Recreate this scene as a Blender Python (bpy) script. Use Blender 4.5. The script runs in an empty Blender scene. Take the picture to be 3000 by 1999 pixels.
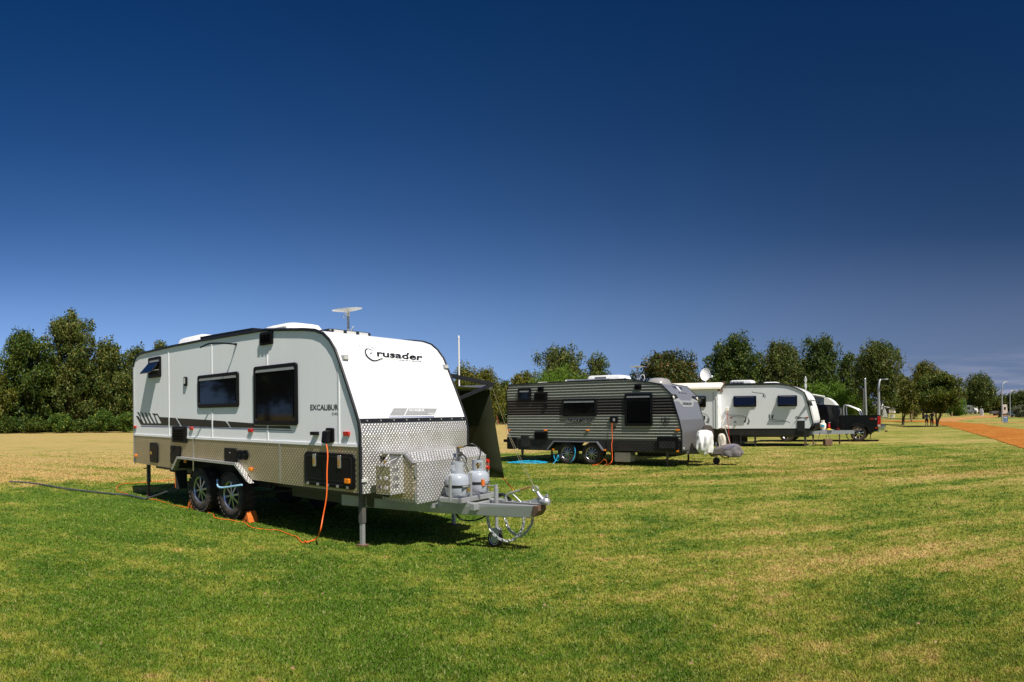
import bpy, bmesh, math, random
import numpy as np
from mathutils import Matrix, Vector

# ------------------------------------------------------------------ camera
SC = bpy.context.scene
COL = SC.collection
PI = math.pi
CAM_H = 1.72; FPX = 1889.0; HZ = 1207.7; ROLL = 0.01035     # stitched cylindrical panorama, 86 degrees wide
_c, _s = math.cos(ROLL), math.sin(ROLL)
CR = Vector((_c, 0, -_s)); CU = Vector((_s, 0, _c)); CF = Vector((0, 1, 0)); EYE = Vector((0, 0, CAM_H))
cd = bpy.data.cameras.new('camera'); cam = bpy.data.objects.new('camera', cd); COL.objects.link(cam); SC.camera = cam
_m = Matrix((CR, CU, -CF)).transposed().to_4x4(); _m.translation = EYE; cam.matrix_world = _m
cd.type = 'PANO'; cd.panorama_type = 'CENTRAL_CYLINDRICAL'
cd.central_cylindrical_range_u_min = -1500 / FPX; cd.central_cylindrical_range_u_max = 1500 / FPX
cd.central_cylindrical_range_v_min = -(1999 - HZ) / FPX; cd.central_cylindrical_range_v_max = HZ / FPX
cd.central_cylindrical_radius = 1.0
cd.clip_start = 0.05; cd.clip_end = 5000

# ------------------------------------------------------------------ light
SUN_TO = Vector((0.385, -0.551, 1.0)).normalized()            # towards the sun
sd = bpy.data.lights.new('sun', 'SUN'); sd.energy = 5.0; sd.angle = math.radians(0.5); sd.color = (1.0, 0.945, 0.85)
sun = bpy.data.objects.new('sun', sd); COL.objects.link(sun)
sun.rotation_euler = SUN_TO.to_track_quat('Z', 'Y').to_euler(); sun.location = (0, -20, 30)
wd = bpy.data.worlds.new('World'); SC.world = wd; wd.use_nodes = True
wn = wd.node_tree; wn.nodes.clear()
def wnode(t, **k):
    n = wn.nodes.new(t)
    for a, b in k.items(): setattr(n, a, b)
    return n
def wl(a, b): wn.links.new(a, b)
def wmath(op, a, b=None, clamp=False):
    n = wnode('ShaderNodeMath', operation=op, use_clamp=clamp)
    for i, v in enumerate((a, b)):
        if v is None: continue
        if isinstance(v, (int, float)): n.inputs[i].default_value = v
        else: wl(v, n.inputs[i])
    return n.outputs[0]
sky = wnode('ShaderNodeTexSky', sky_type='NISHITA'); sky.sun_disc = False
sky.sun_elevation = math.asin(SUN_TO.z); sky.sun_rotation = math.atan2(SUN_TO.x, SUN_TO.y)
sky.air_density = 1.0; sky.dust_density = 0.3; sky.ozone_density = 2.0
# the photograph was taken through a polarising filter: deep blue overhead, darkest at right angles to the sun
tc = wnode('ShaderNodeTexCoord'); sp = wnode('ShaderNodeSeparateXYZ'); wl(tc.outputs['Generated'], sp.inputs[0])
rp = wnode('ShaderNodeValToRGB'); rp.color_ramp.interpolation = 'B_SPLINE'; wl(sp.outputs[2], rp.inputs[0])
els = rp.color_ramp.elements
STOPS = [(0, (.240, .390, .660)), (.08, (.178, .308, .575)), (.165, (.098, .203, .435)), (.23, (.054, .132, .325)), (.30, (.029, .090, .250)), (.40, (.011, .055, .182)), (.54, (.0022, .031, .122)), (1, (.001, .020, .090))]
els[0].position = 0; els[0].color = (*STOPS[0][1], 1); els[1].position = 1; els[1].color = (*STOPS[-1][1], 1)
for p_, c_ in STOPS[1:-1]:
    e_ = els.new(p_); e_.color = (*c_, 1)
dotn = wnode('ShaderNodeVectorMath', operation='DOT_PRODUCT'); wl(tc.outputs['Generated'], dotn.inputs[0]); dotn.inputs[1].default_value = SUN_TO
d2 = wmath('MULTIPLY', dotn.outputs['Value'], dotn.outputs['Value'])
wst = wmath('MULTIPLY', sp.outputs[0], -.38)
pol = wmath('ADD', wmath('ADD', wmath('MINIMUM', wmath('MULTIPLY', d2, 1.3), .8), wst), 0.66)
pol = wmath('MAXIMUM', pol, .3)
sc1 = wnode('ShaderNodeVectorMath', operation='SCALE'); wl(rp.outputs[0], sc1.inputs[0]); wl(pol, sc1.inputs['Scale'])
nsk = wnode('ShaderNodeVectorMath', operation='SCALE'); wl(sky.outputs[0], nsk.inputs[0]); nsk.inputs['Scale'].default_value = .001
tint = wnode('ShaderNodeVectorMath', operation='ADD'); wl(sc1.outputs[0], tint.inputs[0]); wl(nsk.outputs[0], tint.inputs[1])
# paler sky towards the sun, behind the camera
glo = wmath('POWER', wmath('MAXIMUM', wmath('SUBTRACT', dotn.outputs['Value'], 0.45), 0.0), 1.5)
gls = wnode('ShaderNodeVectorMath', operation='SCALE'); gls.inputs[0].default_value = (.50, .47, .42); wl(glo, gls.inputs['Scale'])
tint2 = wnode('ShaderNodeVectorMath', operation='ADD'); wl(tint.outputs[0], tint2.inputs[0]); wl(gls.outputs[0], tint2.inputs[1]); tint = tint2
# greyer air low on the right, where the view runs at right angles to the sun
hzr = wnode('ShaderNodeMapRange'); hzr.inputs[1].default_value = .0; hzr.inputs[2].default_value = .9; wl(sp.outputs[0], hzr.inputs[0])
hzl = wnode('ShaderNodeMapRange'); hzl.inputs[1].default_value = .26; hzl.inputs[2].default_value = .0; wl(sp.outputs[2], hzl.inputs[0])
hzm = wmath('MULTIPLY', wmath('MULTIPLY', hzr.outputs[0], hzl.outputs[0]), .62)
warm = wnode('ShaderNodeMix', data_type='RGBA'); wl(hzm, warm.inputs[0]); wl(tint.outputs[0], warm.inputs[6]); warm.inputs[7].default_value = (.160, .190, .300, 1)
# thin streaks of cloud low in the sky
mp = wnode('ShaderNodeMapping'); mp.inputs['Scale'].default_value = (2.2, 2.2, 26)
wl(tc.outputs['Generated'], mp.inputs[0])
nz = wnode('ShaderNodeTexNoise'); nz.inputs['Scale'].default_value = 2.6; nz.inputs['Detail'].default_value = 6; nz.inputs['Roughness'].default_value = .62
wl(mp.outputs[0], nz.inputs['Vector'])
lowr = wnode('ShaderNodeMapRange'); lowr.inputs[1].default_value = .10; lowr.inputs[2].default_value = .0; lowr.inputs[3].default_value = 0; lowr.inputs[4].default_value = 1; wl(sp.outputs[2], lowr.inputs[0])
rgt = wnode('ShaderNodeMapRange'); rgt.inputs[1].default_value = .42; rgt.inputs[2].default_value = .72; wl(sp.outputs[0], rgt.inputs[0])
cov = wnode('ShaderNodeMapRange'); cov.inputs[1].default_value = .44; cov.inputs[2].default_value = .70; wl(nz.outputs[0], cov.inputs[0])
cl = wmath('MULTIPLY', wmath('MULTIPLY', cov.outputs[0], lowr.outputs[0]), rgt.outputs[0])
cl = wmath('MULTIPLY', cl, 1.1, True)
mixc = wnode('ShaderNodeMix', data_type='RGBA'); wl(cl, mixc.inputs[0]); wl(warm.outputs[2], mixc.inputs[6]); mixc.inputs[7].default_value = (.34, .34, .42, 1)
bg = wnode('ShaderNodeBackground'); bg.inputs[1].default_value = 1.0; wl(mixc.outputs[2], bg.inputs[0])
wo = wnode('ShaderNodeOutputWorld'); wl(bg.outputs[0], wo.inputs[0])
SC.view_settings.view_transform = 'Standard'; SC.view_settings.look = 'None'; SC.view_settings.gamma = 1
SC.view_settings.exposure = 0.36; SC.view_settings.use_curve_mapping = False
SC.render.engine = 'CYCLES'; SC.cycles.max_bounces = 6; SC.cycles.transparent_max_bounces = 12; SC.cycles.use_denoising = True

# ------------------------------------------------------------------ surveying helpers: sight lines of the photograph meet real surfaces
def ray(px, py):
    t = (px - 1500) / FPX
    return CR * math.sin(t) + CF * math.cos(t) + CU * ((HZ - py) / FPX)
def horizon(px): return HZ - ROLL * FPX * math.sin((px - 1500) / FPX)
def gz(x, y):                                  # height of the lawn: it dips a little towards the road far right
    r = math.hypot(x, y)
    if r < 36: return 0.0
    th = math.atan2(x, y)
    k = min(1, max(0, (th - .50) / .12)); k = k * k * (3 - 2 * k)
    v = np.interp(r, [36, 72, 110, 140, 230, 700], [0, -.42, -.36, -.2, -.2, -.2])
    return float(v) * k
def gnd(px, py):
    d = ray(px, py); z = 0.0; p = None
    for _ in range(12):
        p = EYE + d * ((z - CAM_H) / d.z); z = .5 * z + .5 * gz(p.x, p.y)
    return Vector((p.x, p.y, gz(p.x, p.y)))
def at(px, r, z=None, py=None):                # point on the bearing px at ground distance r
    d = ray(px, HZ); h = math.hypot(d.x, d.y); x, y = d.x / h * r, d.y / h * r
    if py is not None:
        e = ray(px, py); z = CAM_H + e.z * r / math.hypot(e.x, e.y)
    if z is None: z = gz(x, y)
    return Vector((x, y, z))
class Frame:                                   # vehicle frame: x forward along the side, y across from the near side, z up
    def __init__(s, o, deg):
        a = math.radians(deg); s.a = a; s.o = Vector((o[0], o[1], 0)); s.x = Vector((math.cos(a), math.sin(a), 0)); s.y = Vector((-s.x.y, s.x.x, 0))
    def _i(s, px, py, n, off):
        d = ray(px, py); t = (s.o + n * off - EYE).dot(n) / d.dot(n); p = EYE + d * t - s.o
        return Vector((p.dot(s.x), p.dot(s.y), p.z))
    def side(s, px, py, y=0.0): return s._i(px, py, s.y, y)
    def front(s, px, py, x=0.0): return s._i(px, py, s.x, x)
    def surf(s, px, py, prof, off=.004):       # on the curved nose: prof = [(x, z)...] from bottom to top
        best = None
        d = ray(px, py)
        for (x0, z0), (x1, z1) in zip(prof[:-1], prof[1:]):
            nx, nzz = (z1 - z0), -(x1 - x0); L = math.hypot(nx, nzz); nx /= L; nzz /= L
            n = s.x * nx + Vector((0, 0, nzz)); q = s.o + s.x * (x0 + nx * off) + Vector((0, 0, z0 + nzz * off))
            t = (q - EYE).dot(n) / d.dot(n); p = EYE + d * t - s.o; l = Vector((p.dot(s.x), p.dot(s.y), p.z))
            if min(z0, z1) - .02 <= l.z <= max(z0, z1) + .02 and (best is None or t < best[0]): best = (t, l)
        return best[1] if best else s.front(px, py, 0)
    def w(s, x, y, z): return s.o + s.x * x + s.y * y + Vector((0, 0, z))
    def loc(s, p): q = Vector(p) - s.o; return Vector((q.dot(s.x), q.dot(s.y), q.z))
    def loc0(s, px, py): return s.loc(gnd(px, py))

# ------------------------------------------------------------------ object helpers
def tag(o, label=None, cat=None, group=None, kind=None):
    if label: o['label'] = label
    if cat: o['category'] = cat
    if group: o['group'] = group
    if kind: o['kind'] = kind
    return o
def empty(name, loc=(0, 0, 0), rz=0.0):
    o = bpy.data.objects.new(name, None); COL.objects.link(o); o.location = loc; o.rotation_euler = (0, 0, rz); o.empty_display_size = .2
    return o
class MB:
    def __init__(s): s.v = []; s.f = []; s.m = []
    def add(s, vs, fs, mi=0):
        b = len(s.v); s.v += [tuple(v) for v in vs]; s.f += [tuple(b + i for i in f) for f in fs]; s.m += [mi] * len(fs); return s
    def box(s, x0, x1, y0, y1, z0, z1, mi=0):
        vs = [(x, y, z) for x in (x0, x1) for y in (y0, y1) for z in (z0, z1)]
        return s.add(vs, [(0, 1, 3, 2), (4, 6, 7, 5), (0, 4, 5, 1), (2, 3, 7, 6), (0, 2, 6, 4), (1, 5, 7, 3)], mi)
    def prism(s, poly, ax, a0, a1, mi=0):       # poly in the two other axes
        def P(u, v, a): return (a, u, v) if ax == 'x' else ((u, a, v) if ax == 'y' else (u, v, a))
        n = len(poly)
        if n < 3: return s
        ar = sum(poly[i][0] * poly[(i + 1) % n][1] - poly[(i + 1) % n][0] * poly[i][1] for i in range(n))
        if ar < 0: poly = poly[::-1]
        vs = [P(u, v, a0) for u, v in poly] + [P(u, v, a1) for u, v in poly]
        fs = [tuple(range(n - 1, -1, -1)), tuple(range(n, 2 * n))] + [(i, (i + 1) % n, n + (i + 1) % n, n + i) for i in range(n)]
        return s.add(vs, fs, mi)
    def rrect(s, ax, u0, u1, v0, v1, a0, a1, r=.03, mi=0, n=4):
        return s.prism(rrpoly(u0, u1, v0, v1, r, n), ax, a0, a1, mi)
    def ring(s, outer, inner, ax, a0, a1, mi=0):   # two polygons with equal counts
        def P(u, v, a): return (a, u, v) if ax == 'x' else ((u, a, v) if ax == 'y' else (u, v, a))
        n = len(outer); vs = [P(*p, a) for a in (a0, a1) for q in (outer, inner) for p in q]; fs = []
        for i in range(n):
            j = (i + 1) % n
            fs += [(i, j, n + j, n + i), (2 * n + i, 3 * n + i, 3 * n + j, 2 * n + j), (i, 2 * n + i, 2 * n + j, j), (n + i, n + j, 3 * n + j, 3 * n + i)]
        return s.add(vs, fs, mi)
    def tube(s, pts, r, n=8, mi=0, cap=True, flat=None):
        pts = [Vector(p) for p in pts]; rs = r if isinstance(r, (list, tuple)) else [r] * len(pts)
        up = None; rings = []
        for i, p in enumerate(pts):
            d = (pts[min(i + 1, len(pts) - 1)] - pts[max(i - 1, 0)]).normalized()
            if up is None: up = d.orthogonal().normalized()
            up = (up - d * up.dot(d))
            up = up.normalized() if up.length > 1e-6 else d.orthogonal().normalized()
            b = d.cross(up)
            rings.append([p + (up * math.cos(2 * PI * k / n) + b * math.sin(2 * PI * k / n)) * rs[i] for k in range(n)])
        vs = [v for q in rings for v in q]; fs = []
        for i in range(len(pts) - 1):
            for k in range(n): fs.append((i * n + k, i * n + (k + 1) % n, (i + 1) * n + (k + 1) % n, (i + 1) * n + k))
        if cap: fs += [tuple(range(n - 1, -1, -1)), tuple(range((len(pts) - 1) * n, len(pts) * n))]
        return s.add(vs, fs, mi)
    def lathe(s, prof, c=(0, 0, 0), ax='z', n=24, mi=0, cap=True):   # prof [(r, h)]
        vs = []; fs = []
        for r, h in prof:
            for k in range(n):
                a = 2 * PI * k / n; u, v = r * math.cos(a), r * math.sin(a)
                p = (u, v, h) if ax == 'z' else ((u, h, v) if ax == 'y' else (h, u, v))
                vs.append((p[0] + c[0], p[1] + c[1], p[2] + c[2]))
        for i in range(len(prof) - 1):
            for k in range(n): fs.append((i * n + k, i * n + (k + 1) % n, (i + 1) * n + (k + 1) % n, (i + 1) * n + k))
        if cap: fs += [tuple(range(n - 1, -1, -1)), tuple(range((len(prof) - 1) * n, len(prof) * n))]
        return s.add(vs, fs, mi)
    def build(s, name, mats, parent=None, smooth=False, bevel=0, loc=None):
        me = bpy.data.meshes.new(name); me.from_pydata(s.v, [], s.f)
        for m in (mats if isinstance(mats, (list, tuple)) else [mats]): me.materials.append(m)
        me.polygons.foreach_set('material_index', s.m)
        bm = bmesh.new(); bm.from_mesh(me); bmesh.ops.recalc_face_normals(bm, faces=bm.faces); bm.to_mesh(me); bm.free()
        if smooth:
            me.polygons.foreach_set('use_smooth', [True] * len(me.polygons))
            me.set_sharp_from_angle(angle=math.radians(38))
        me.update()
        o = bpy.data.objects.new(name, me); COL.objects.link(o); o.parent = parent
        if loc is not None: o.location = loc
        if bevel:
            b = o.modifiers.new('bevel', 'BEVEL'); b.width = bevel; b.segments = 2; b.limit_method = 'ANGLE'; b.angle_limit = math.radians(40)
        return o
def rrpoly(u0, u1, v0, v1, r=.03, n=4):
    u0, u1 = min(u0, u1), max(u0, u1); v0, v1 = min(v0, v1), max(v0, v1); r = min(r, (u1 - u0) / 2.01, (v1 - v0) / 2.01); out = []
    for cx, cy, a in ((u1 - r, v1 - r, 0), (u0 + r, v1 - r, 90), (u0 + r, v0 + r, 180), (u1 - r, v0 + r, 270)):
        for k in range(n + 1):
            t = math.radians(a + 90 * k / n); out.append((cx + r * math.cos(t), cy + r * math.sin(t)))
    return out
def clip(poly, ax, lo, hi):
    for val, keep in ((lo, 1), (hi, -1)):
        out = []; n = len(poly)
        for i in range(n):
            a, b = poly[i], poly[(i + 1) % n]; da, db = (a[ax] - val) * keep, (b[ax] - val) * keep
            if da >= 0: out.append(a)
            if da * db < 0:
                t = da / (da - db); out.append((a[0] + (b[0] - a[0]) * t, a[1] + (b[1] - a[1]) * t))
        poly = out
        if len(poly) < 3: return []
    return poly
def spline(pts, n=8):                          # Catmull-Rom
    P = [Vector(p) for p in pts]; P = [P[0] * 2 - P[1]] + P + [P[-1] * 2 - P[-2]]; out = []
    for i in range(1, len(P) - 2):
        for k in range(n):
            t = k / n; a, b, c, d = P[i - 1], P[i], P[i + 1], P[i + 2]
            out.append(.5 * ((2 * b) + (c - a) * t + (2 * a - 5 * b + 4 * c - d) * t * t + (3 * b - a - 3 * c + d) * t ** 3))
    out.append(P[-2]); return out
def fast_mesh(name, verts, faces, k, mat, parent=None, kind=None):
    me = bpy.data.meshes.new(name); nv = len(verts); nf = len(faces)
    me.vertices.add(nv); me.vertices.foreach_set('co', np.asarray(verts, dtype=np.float32).ravel())
    me.loops.add(nf * k); me.loops.foreach_set('vertex_index', np.asarray(faces, dtype=np.int32).ravel())
    me.polygons.add(nf); me.polygons.foreach_set('loop_start', np.arange(0, nf * k, k, dtype=np.int32)); me.polygons.foreach_set('loop_total', np.full(nf, k, dtype=np.int32))
    me.update(calc_edges=True); me.materials.append(mat)
    o = bpy.data.objects.new(name, me); COL.objects.link(o); o.parent = parent
    return o

# ------------------------------------------------------------------ materials
def newmat(name):
    m = bpy.data.materials.new(name); m.use_nodes = True; nt = m.node_tree; nt.nodes.clear()
    return m, nt
class NT:
    def __init__(s, nt): s.nt = nt
    def n(s, t, **k):
        q = s.nt.nodes.new(t)
        for a, b in k.items(): setattr(q, a, b)
        return q
    def l(s, a, b): s.nt.links.new(a, b)
    def math(s, op, a, b=None, c=None, clamp=False):
        q = s.n('ShaderNodeMath', operation=op, use_clamp=clamp)
        for i, v in enumerate((a, b, c)):
            if v is None: continue
            if isinstance(v, (int, float)): q.inputs[i].default_value = v
            else: s.l(v, q.inputs[i])
        return q.outputs[0]
    def mix(s, f, a, b):
        q = s.n('ShaderNodeMix', data_type='RGBA')
        for i, v in ((0, f), (6, a), (7, b)):
            if isinstance(v, (int, float)): q.inputs[i].default_value = v
            elif isinstance(v, tuple): q.inputs[i].default_value = (*v[:3], 1)
            else: s.l(v, q.inputs[i])
        return q.outputs[2]
    def rng(s, v, a, b, c=0., d=1., smooth=False):
        q = s.n('ShaderNodeMapRange'); s.l(v, q.inputs[0])
        if smooth: q.interpolation_type = 'SMOOTHSTEP'
        for i, x in ((1, a), (2, b), (3, c), (4, d)): q.inputs[i].default_value = x
        return q.outputs[0]
    def noise(s, vec, scale, detail=3, rough=.55):
        q = s.n('ShaderNodeTexNoise'); q.inputs['Scale'].default_value = scale; q.inputs['Detail'].default_value = detail; q.inputs['Roughness'].default_value = rough
        s.l(vec, q.inputs['Vector']); return q.outputs[0]
    def out(s, b): o = s.n('ShaderNodeOutputMaterial'); s.l(b, o.inputs[0])
def mat(name, col, rough=.5, metal=0.0, dirt=0.0, dcol=(.16, .11, .07), coat=0.0, nscale=6.0, bump=0.0, bscale=60, spec=.5, stretch=None):
    m, nt = newmat(name); k = NT(nt); b = k.n('ShaderNodeBsdfPrincipled'); t = k.n('ShaderNodeTexCoord')
    b.inputs['Base Color'].default_value = (*col, 1); b.inputs['Roughness'].default_value = rough; b.inputs['Metallic'].default_value = metal
    b.inputs['Coat Weight'].default_value = coat; b.inputs['Coat Roughness'].default_value = .06; b.inputs['Specular IOR Level'].default_value = spec
    if dirt:
        vec = t.outputs['Object']
        if stretch: mpp = k.n('ShaderNodeMapping'); mpp.inputs['Scale'].default_value = stretch; k.l(vec, mpp.inputs[0]); vec = mpp.outputs[0]
        f = k.rng(k.noise(vec, nscale, 6, .7), .42, .78, 0, dirt)
        k.l(k.mix(f, col, dcol), b.inputs['Base Color'])
        k.l(k.math('ADD', k.math('MULTIPLY', f, .4), rough), b.inputs['Roughness'])
    if bump:
        bn = k.n('ShaderNodeBump'); bn.inputs['Strength'].default_value = bump; bn.inputs['Distance'].default_value = .01
        k.l(k.noise(t.outputs['Object'], bscale, 3), bn.inputs['Height']); k.l(bn.outputs[0], b.inputs['Normal'])
    k.out(b.outputs[0]); return m
def checker_mat(name, c0, c1, rough, metal, pitch=.065, bumpd=.006, dirt=.35):
    m, nt = newmat(name); k = NT(nt); b = k.n('ShaderNodeBsdfPrincipled'); t = k.n('ShaderNodeTexCoord')
    sx = k.n('ShaderNodeSeparateXYZ'); k.l(t.outputs['Object'], sx.inputs[0]); sn = k.n('ShaderNodeSeparateXYZ'); k.l(t.outputs['Normal'], sn.inputs[0])
    ax = k.math('ABSOLUTE', sn.outputs[0]); ay = k.math('ABSOLUTE', sn.outputs[1]); az = k.math('ABSOLUTE', sn.outputs[2])
    isy = k.math('GREATER_THAN', ay, .6); noy = k.math('SUBTRACT', 1.0, isy)
    u = k.math('ADD', k.math('MULTIPLY', sx.outputs[0], isy), k.math('MULTIPLY', sx.outputs[1], noy))
    flat = k.math('GREATER_THAN', az, .6); up = k.math('SUBTRACT', 1.0, flat)
    v = k.math('ADD', k.math('MULTIPLY', sx.outputs[2], up), k.math('MULTIPLY', sx.outputs[0], flat))
    un = k.math('MULTIPLY', u, 1 / pitch); vn = k.math('MULTIPLY', v, 1 / (pitch * 1.1))
    fa = k.math('ABSOLUTE', k.math('SUBTRACT', k.math('FRACT', k.math('ADD', k.math('ADD', un, vn), 100.0)), .5))
    fb = k.math('ABSOLUTE', k.math('SUBTRACT', k.math('FRACT', k.math('ADD', k.math('SUBTRACT', un, vn), 100.0)), .5))
    dmax = k.math('MAXIMUM', fa, fb); loz = k.rng(dmax, .26, .34, 1, 0)
    d = k.rng(k.noise(t.outputs['Object'], 3.0, 5, .7), .40, .75, 0, dirt)
    base = k.mix(loz, c0, c1); k.l(k.mix(d, base, (.30, .22, .15)), b.inputs['Base Color'])
    b.inputs['Metallic'].default_value = metal; k.l(k.math('ADD', k.math('MULTIPLY', loz, .12), rough), b.inputs['Roughness'])
    bn = k.n('ShaderNodeBump'); bn.inputs['Strength'].default_value = .8; bn.inputs['Distance'].default_value = bumpd
    k.l(k.math('ADD', loz, k.math('MULTIPLY', k.noise(t.outputs['Object'], 7, 2), .5)), bn.inputs['Height']); k.l(bn.outputs[0], b.inputs['Normal'])
    k.out(b.outputs[0]); return m
M = {}
M['white'] = mat('white_paint', (.83, .84, .86), .28, dirt=.11, dcol=(.42, .40, .36), coat=.2, nscale=1.3, bump=.08, bscale=1.7, stretch=(1.6, 1.6, .22))
M['white2'] = mat('white_plastic', (.78, .78, .76), .4, dirt=.08)
M['white3'] = mat('far_white_paint', (.78, .79, .78), .35, dirt=.06)
M['cream'] = mat('cream_vinyl', (.80, .74, .62), .5, dirt=.1)
M['stripw'] = mat('white_joint_strip', (.80, .81, .82), .3)
M['trim'] = mat('dark_trim', (.012, .013, .016), .4, dirt=.15, dcol=(.05, .05, .05), spec=.3)
M['black'] = mat('black_plastic', (.005, .005, .006), .4, dirt=.1, dcol=(.03, .025, .02), spec=.22)
M['blackm'] = mat('black_matt', (.012, .012, .012), .75)
M['rubber'] = mat('tyre_rubber', (.020, .018, .017), .8, dirt=.75, dcol=(.16, .10, .07), nscale=9, bump=.4, bscale=40)
M['glass'] = mat('tinted_window', (.004, .004, .005), .05, spec=.32)
M['glassb'] = mat('blue_window', (.003, .005, .014), .04, spec=.7)
M['chrome'] = mat('chrome', (.75, .75, .75), .12, 1.0)
M['rim'] = mat('alloy_rim', (.48, .49, .52), .30, .9)
M['galv'] = mat('galvanised_steel', (.46, .47, .48), .42, .55, dirt=.35, dcol=(.28, .25, .21), nscale=7)
M['alu'] = mat('bright_aluminium', (.62, .62, .62), .35, .9, dirt=.2)
M['chassis'] = mat('chassis_paint', (.09, .09, .085), .5, dirt=.5, nscale=4)
M['rust'] = mat('rusty_steel', (.12, .07, .045), .7, dirt=.5, dcol=(.22, .10, .05))
M['check'] = checker_mat('aluminium_checker_plate', (.44, .435, .43), (.76, .755, .74), .34, .66, .056, .004)
M['checks'] = checker_mat('side_checker_plate', (.36, .31, .20), (.66, .58, .42), .30, .72, .062, .004)  # golden tint paints the lawn's reflection into the base colour
M['checkb'] = checker_mat('black_checker_plate', (.005, .005, .006), (.022, .022, .024), .45, .0, .11, .003, .06)
M['checkg'] = checker_mat('grey_checker_plate', (.16, .16, .17), (.26, .26, .27), .35, .5, .06, .004, .15)
M['gasb'] = mat('grey_gas_bottle_paint', (.36, .39, .44), .22, coat=.5, dirt=.12, nscale=4)
M['strap'] = mat('black_strap', (.015, .015, .016), .45)
M['brass'] = mat('brass', (.55, .36, .10), .35, .8)
M['orange'] = mat('orange_cable', (.85, .13, .01), .5)
M['chock'] = mat('orange_plastic', (.70, .16, .02), .5)
M['amber'] = mat('amber_lens', (.80, .22, .01), .25)
M['redl'] = mat('red_lens', (.45, .015, .01), .2)
M['clearl'] = mat('clear_lens', (.55, .55, .52), .15)
M['bluehose'] = mat('blue_hose', (.02, .45, .75), .4)
M['palehose'] = mat('pale_blue_hose', (.35, .62, .85), .35)
M['greyhose'] = mat('grey_hose', (.06, .065, .07), .55)
M['gfx'] = mat('dark_decal', (.016, .014, .012), .4)
M['gfxg'] = mat('grey_decal', (.17, .18, .19), .4)
M['gfxb'] = mat('blue_decal', (.02, .03, .25), .4)
M['gfxl'] = mat('lettering_black', (.012, .012, .014), .35)
M['plate'] = mat('brushed_silver_decal', (.42, .43, .44), .35, .3, dirt=.3, nscale=12)
M['olivef'] = mat('awning_underside', (.10, .105, .06), .8)
M['rope'] = mat('pale_rope', (.55, .48, .36), .8)
M['wood'] = mat('timber', (.45, .30, .17), .7, dirt=.2)
M['red'] = mat('red_cord', (.45, .02, .015), .6)
M['yellow'] = mat('yellow_cloth', (.65, .50, .03), .6)
M['utepaint'] = mat('black_car_paint', (.003, .003, .006), .2, coat=.25, spec=.3)
M['bluerib'] = mat('ribbed_blue_grey_metal', (.16, .19, .25), .35, .2)
M['graynose'] = mat('slate_grey_paint', (.16, .165, .19), .35, coat=.2)
M['skin'] = mat('skin', (.30, .16, .10), .6)
M['coverw'] = mat('white_canvas', (.70, .70, .68), .8, dirt=.25, dcol=(.35, .32, .27), nscale=3)
M['coverg'] = mat('grey_canvas', (.15, .135, .14), .85, dirt=.2, nscale=3)
M['coverc'] = mat('cream_canvas', (.60, .55, .46), .85, dirt=.2, nscale=3)
M['bark'] = mat('bark', (.10, .065, .045), .85, dirt=.5, dcol=(.18, .11, .07), nscale=5, bump=.6, bscale=14)
M['reds'] = mat('swing_red_paint', (.22, .05, .03), .5)
M['signb'] = mat('sign_blue', (.005, .20, .52), .4)
M['brick'] = mat('brown_block', (.16, .085, .05), .8, dirt=.3)

def window_pane(fr_parent, MBo=None): pass

# ------------------------------------------------------------------ ground
def grass_colour(k, blades=False):
    g = k.n('ShaderNodeNewGeometry'); P = g.outputs['Position']
    sx = k.n('ShaderNodeSeparateXYZ'); k.l(P, sx.inputs[0])
    big = k.noise(P, .16, 4, .6); mid = k.noise(P, .75, 5, .68); fine = k.noise(P, 5.5, 4, .7)
    # mower passes: long streaks running with the row of vans
    mp = k.n('ShaderNodeMapping'); mp.inputs['Rotation'].default_value = (0, 0, math.radians(20)); mp.inputs['Scale'].default_value = (.10, 1.1, 1); k.l(P, mp.inputs[0])
    streak = k.noise(mp.outputs[0], 1.0, 3, .6)
    dryfar = k.rng(k.math('ADD', k.math('ADD', k.math('MULTIPLY', sx.outputs[0], -.806), k.math('MULTIPLY', sx.outputs[1], .591)), k.math('MULTIPLY', k.math('SUBTRACT', mid, .5), 7.0)), 13.8, 18.2, 0, .33, True)
    right = k.rng(sx.outputs[0], -1.5, 3.5, -.065, .085, True)
    far = k.rng(sx.outputs[1], 12, 60, 0, .05)
    d = k.math('ADD', k.math('ADD', k.math('MULTIPLY', big, .55), k.math('MULTIPLY', mid, .75)), k.math('MULTIPLY', fine, .62))
    d = k.math('ADD', k.math('ADD', k.math('ADD', d, right), dryfar), k.math('ADD', far, k.math('MULTIPLY', streak, .55)))
    f = k.rng(d, 1.09, 1.52, 0, 1)
    lush = k.mix(k.rng(mid, .35, .7), (.066, .132, .009), (.135, .208, .018))
    mid_c = (.250, .262, .036); dry = (.50, .355, .135)
    c = k.mix(k.rng(f, .12, .55), lush, mid_c); c = k.mix(k.rng(f, .50, .98), c, dry)
    soil = k.mix(k.math('MULTIPLY', k.rng(fine, .62, .74), k.rng(f, .45, .7)), c, (.33, .20, .10))
    return soil, fine, g
def lawn_material():
    m, nt = newmat('lawn_grass'); k = NT(nt); b = k.n('ShaderNodeBsdfPrincipled'); b.inputs['Roughness'].default_value = .85; b.inputs['Specular IOR Level'].default_value = .15
    c, fine, g = grass_colour(k)
    vf = k.noise(g.outputs['Position'], 26, 4, .75)
    c2 = k.mix(k.rng(vf, .35, .65, .55, 0), c, (.03, .055, .010))
    k.l(c2, b.inputs['Base Color'])
    bn = k.n('ShaderNodeBump'); bn.inputs['Strength'].default_value = .7; bn.inputs['Distance'].default_value = .03; k.l(vf, bn.inputs['Height']); k.l(bn.outputs[0], b.inputs['Normal'])
    k.out(b.outputs[0]); return m
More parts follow.
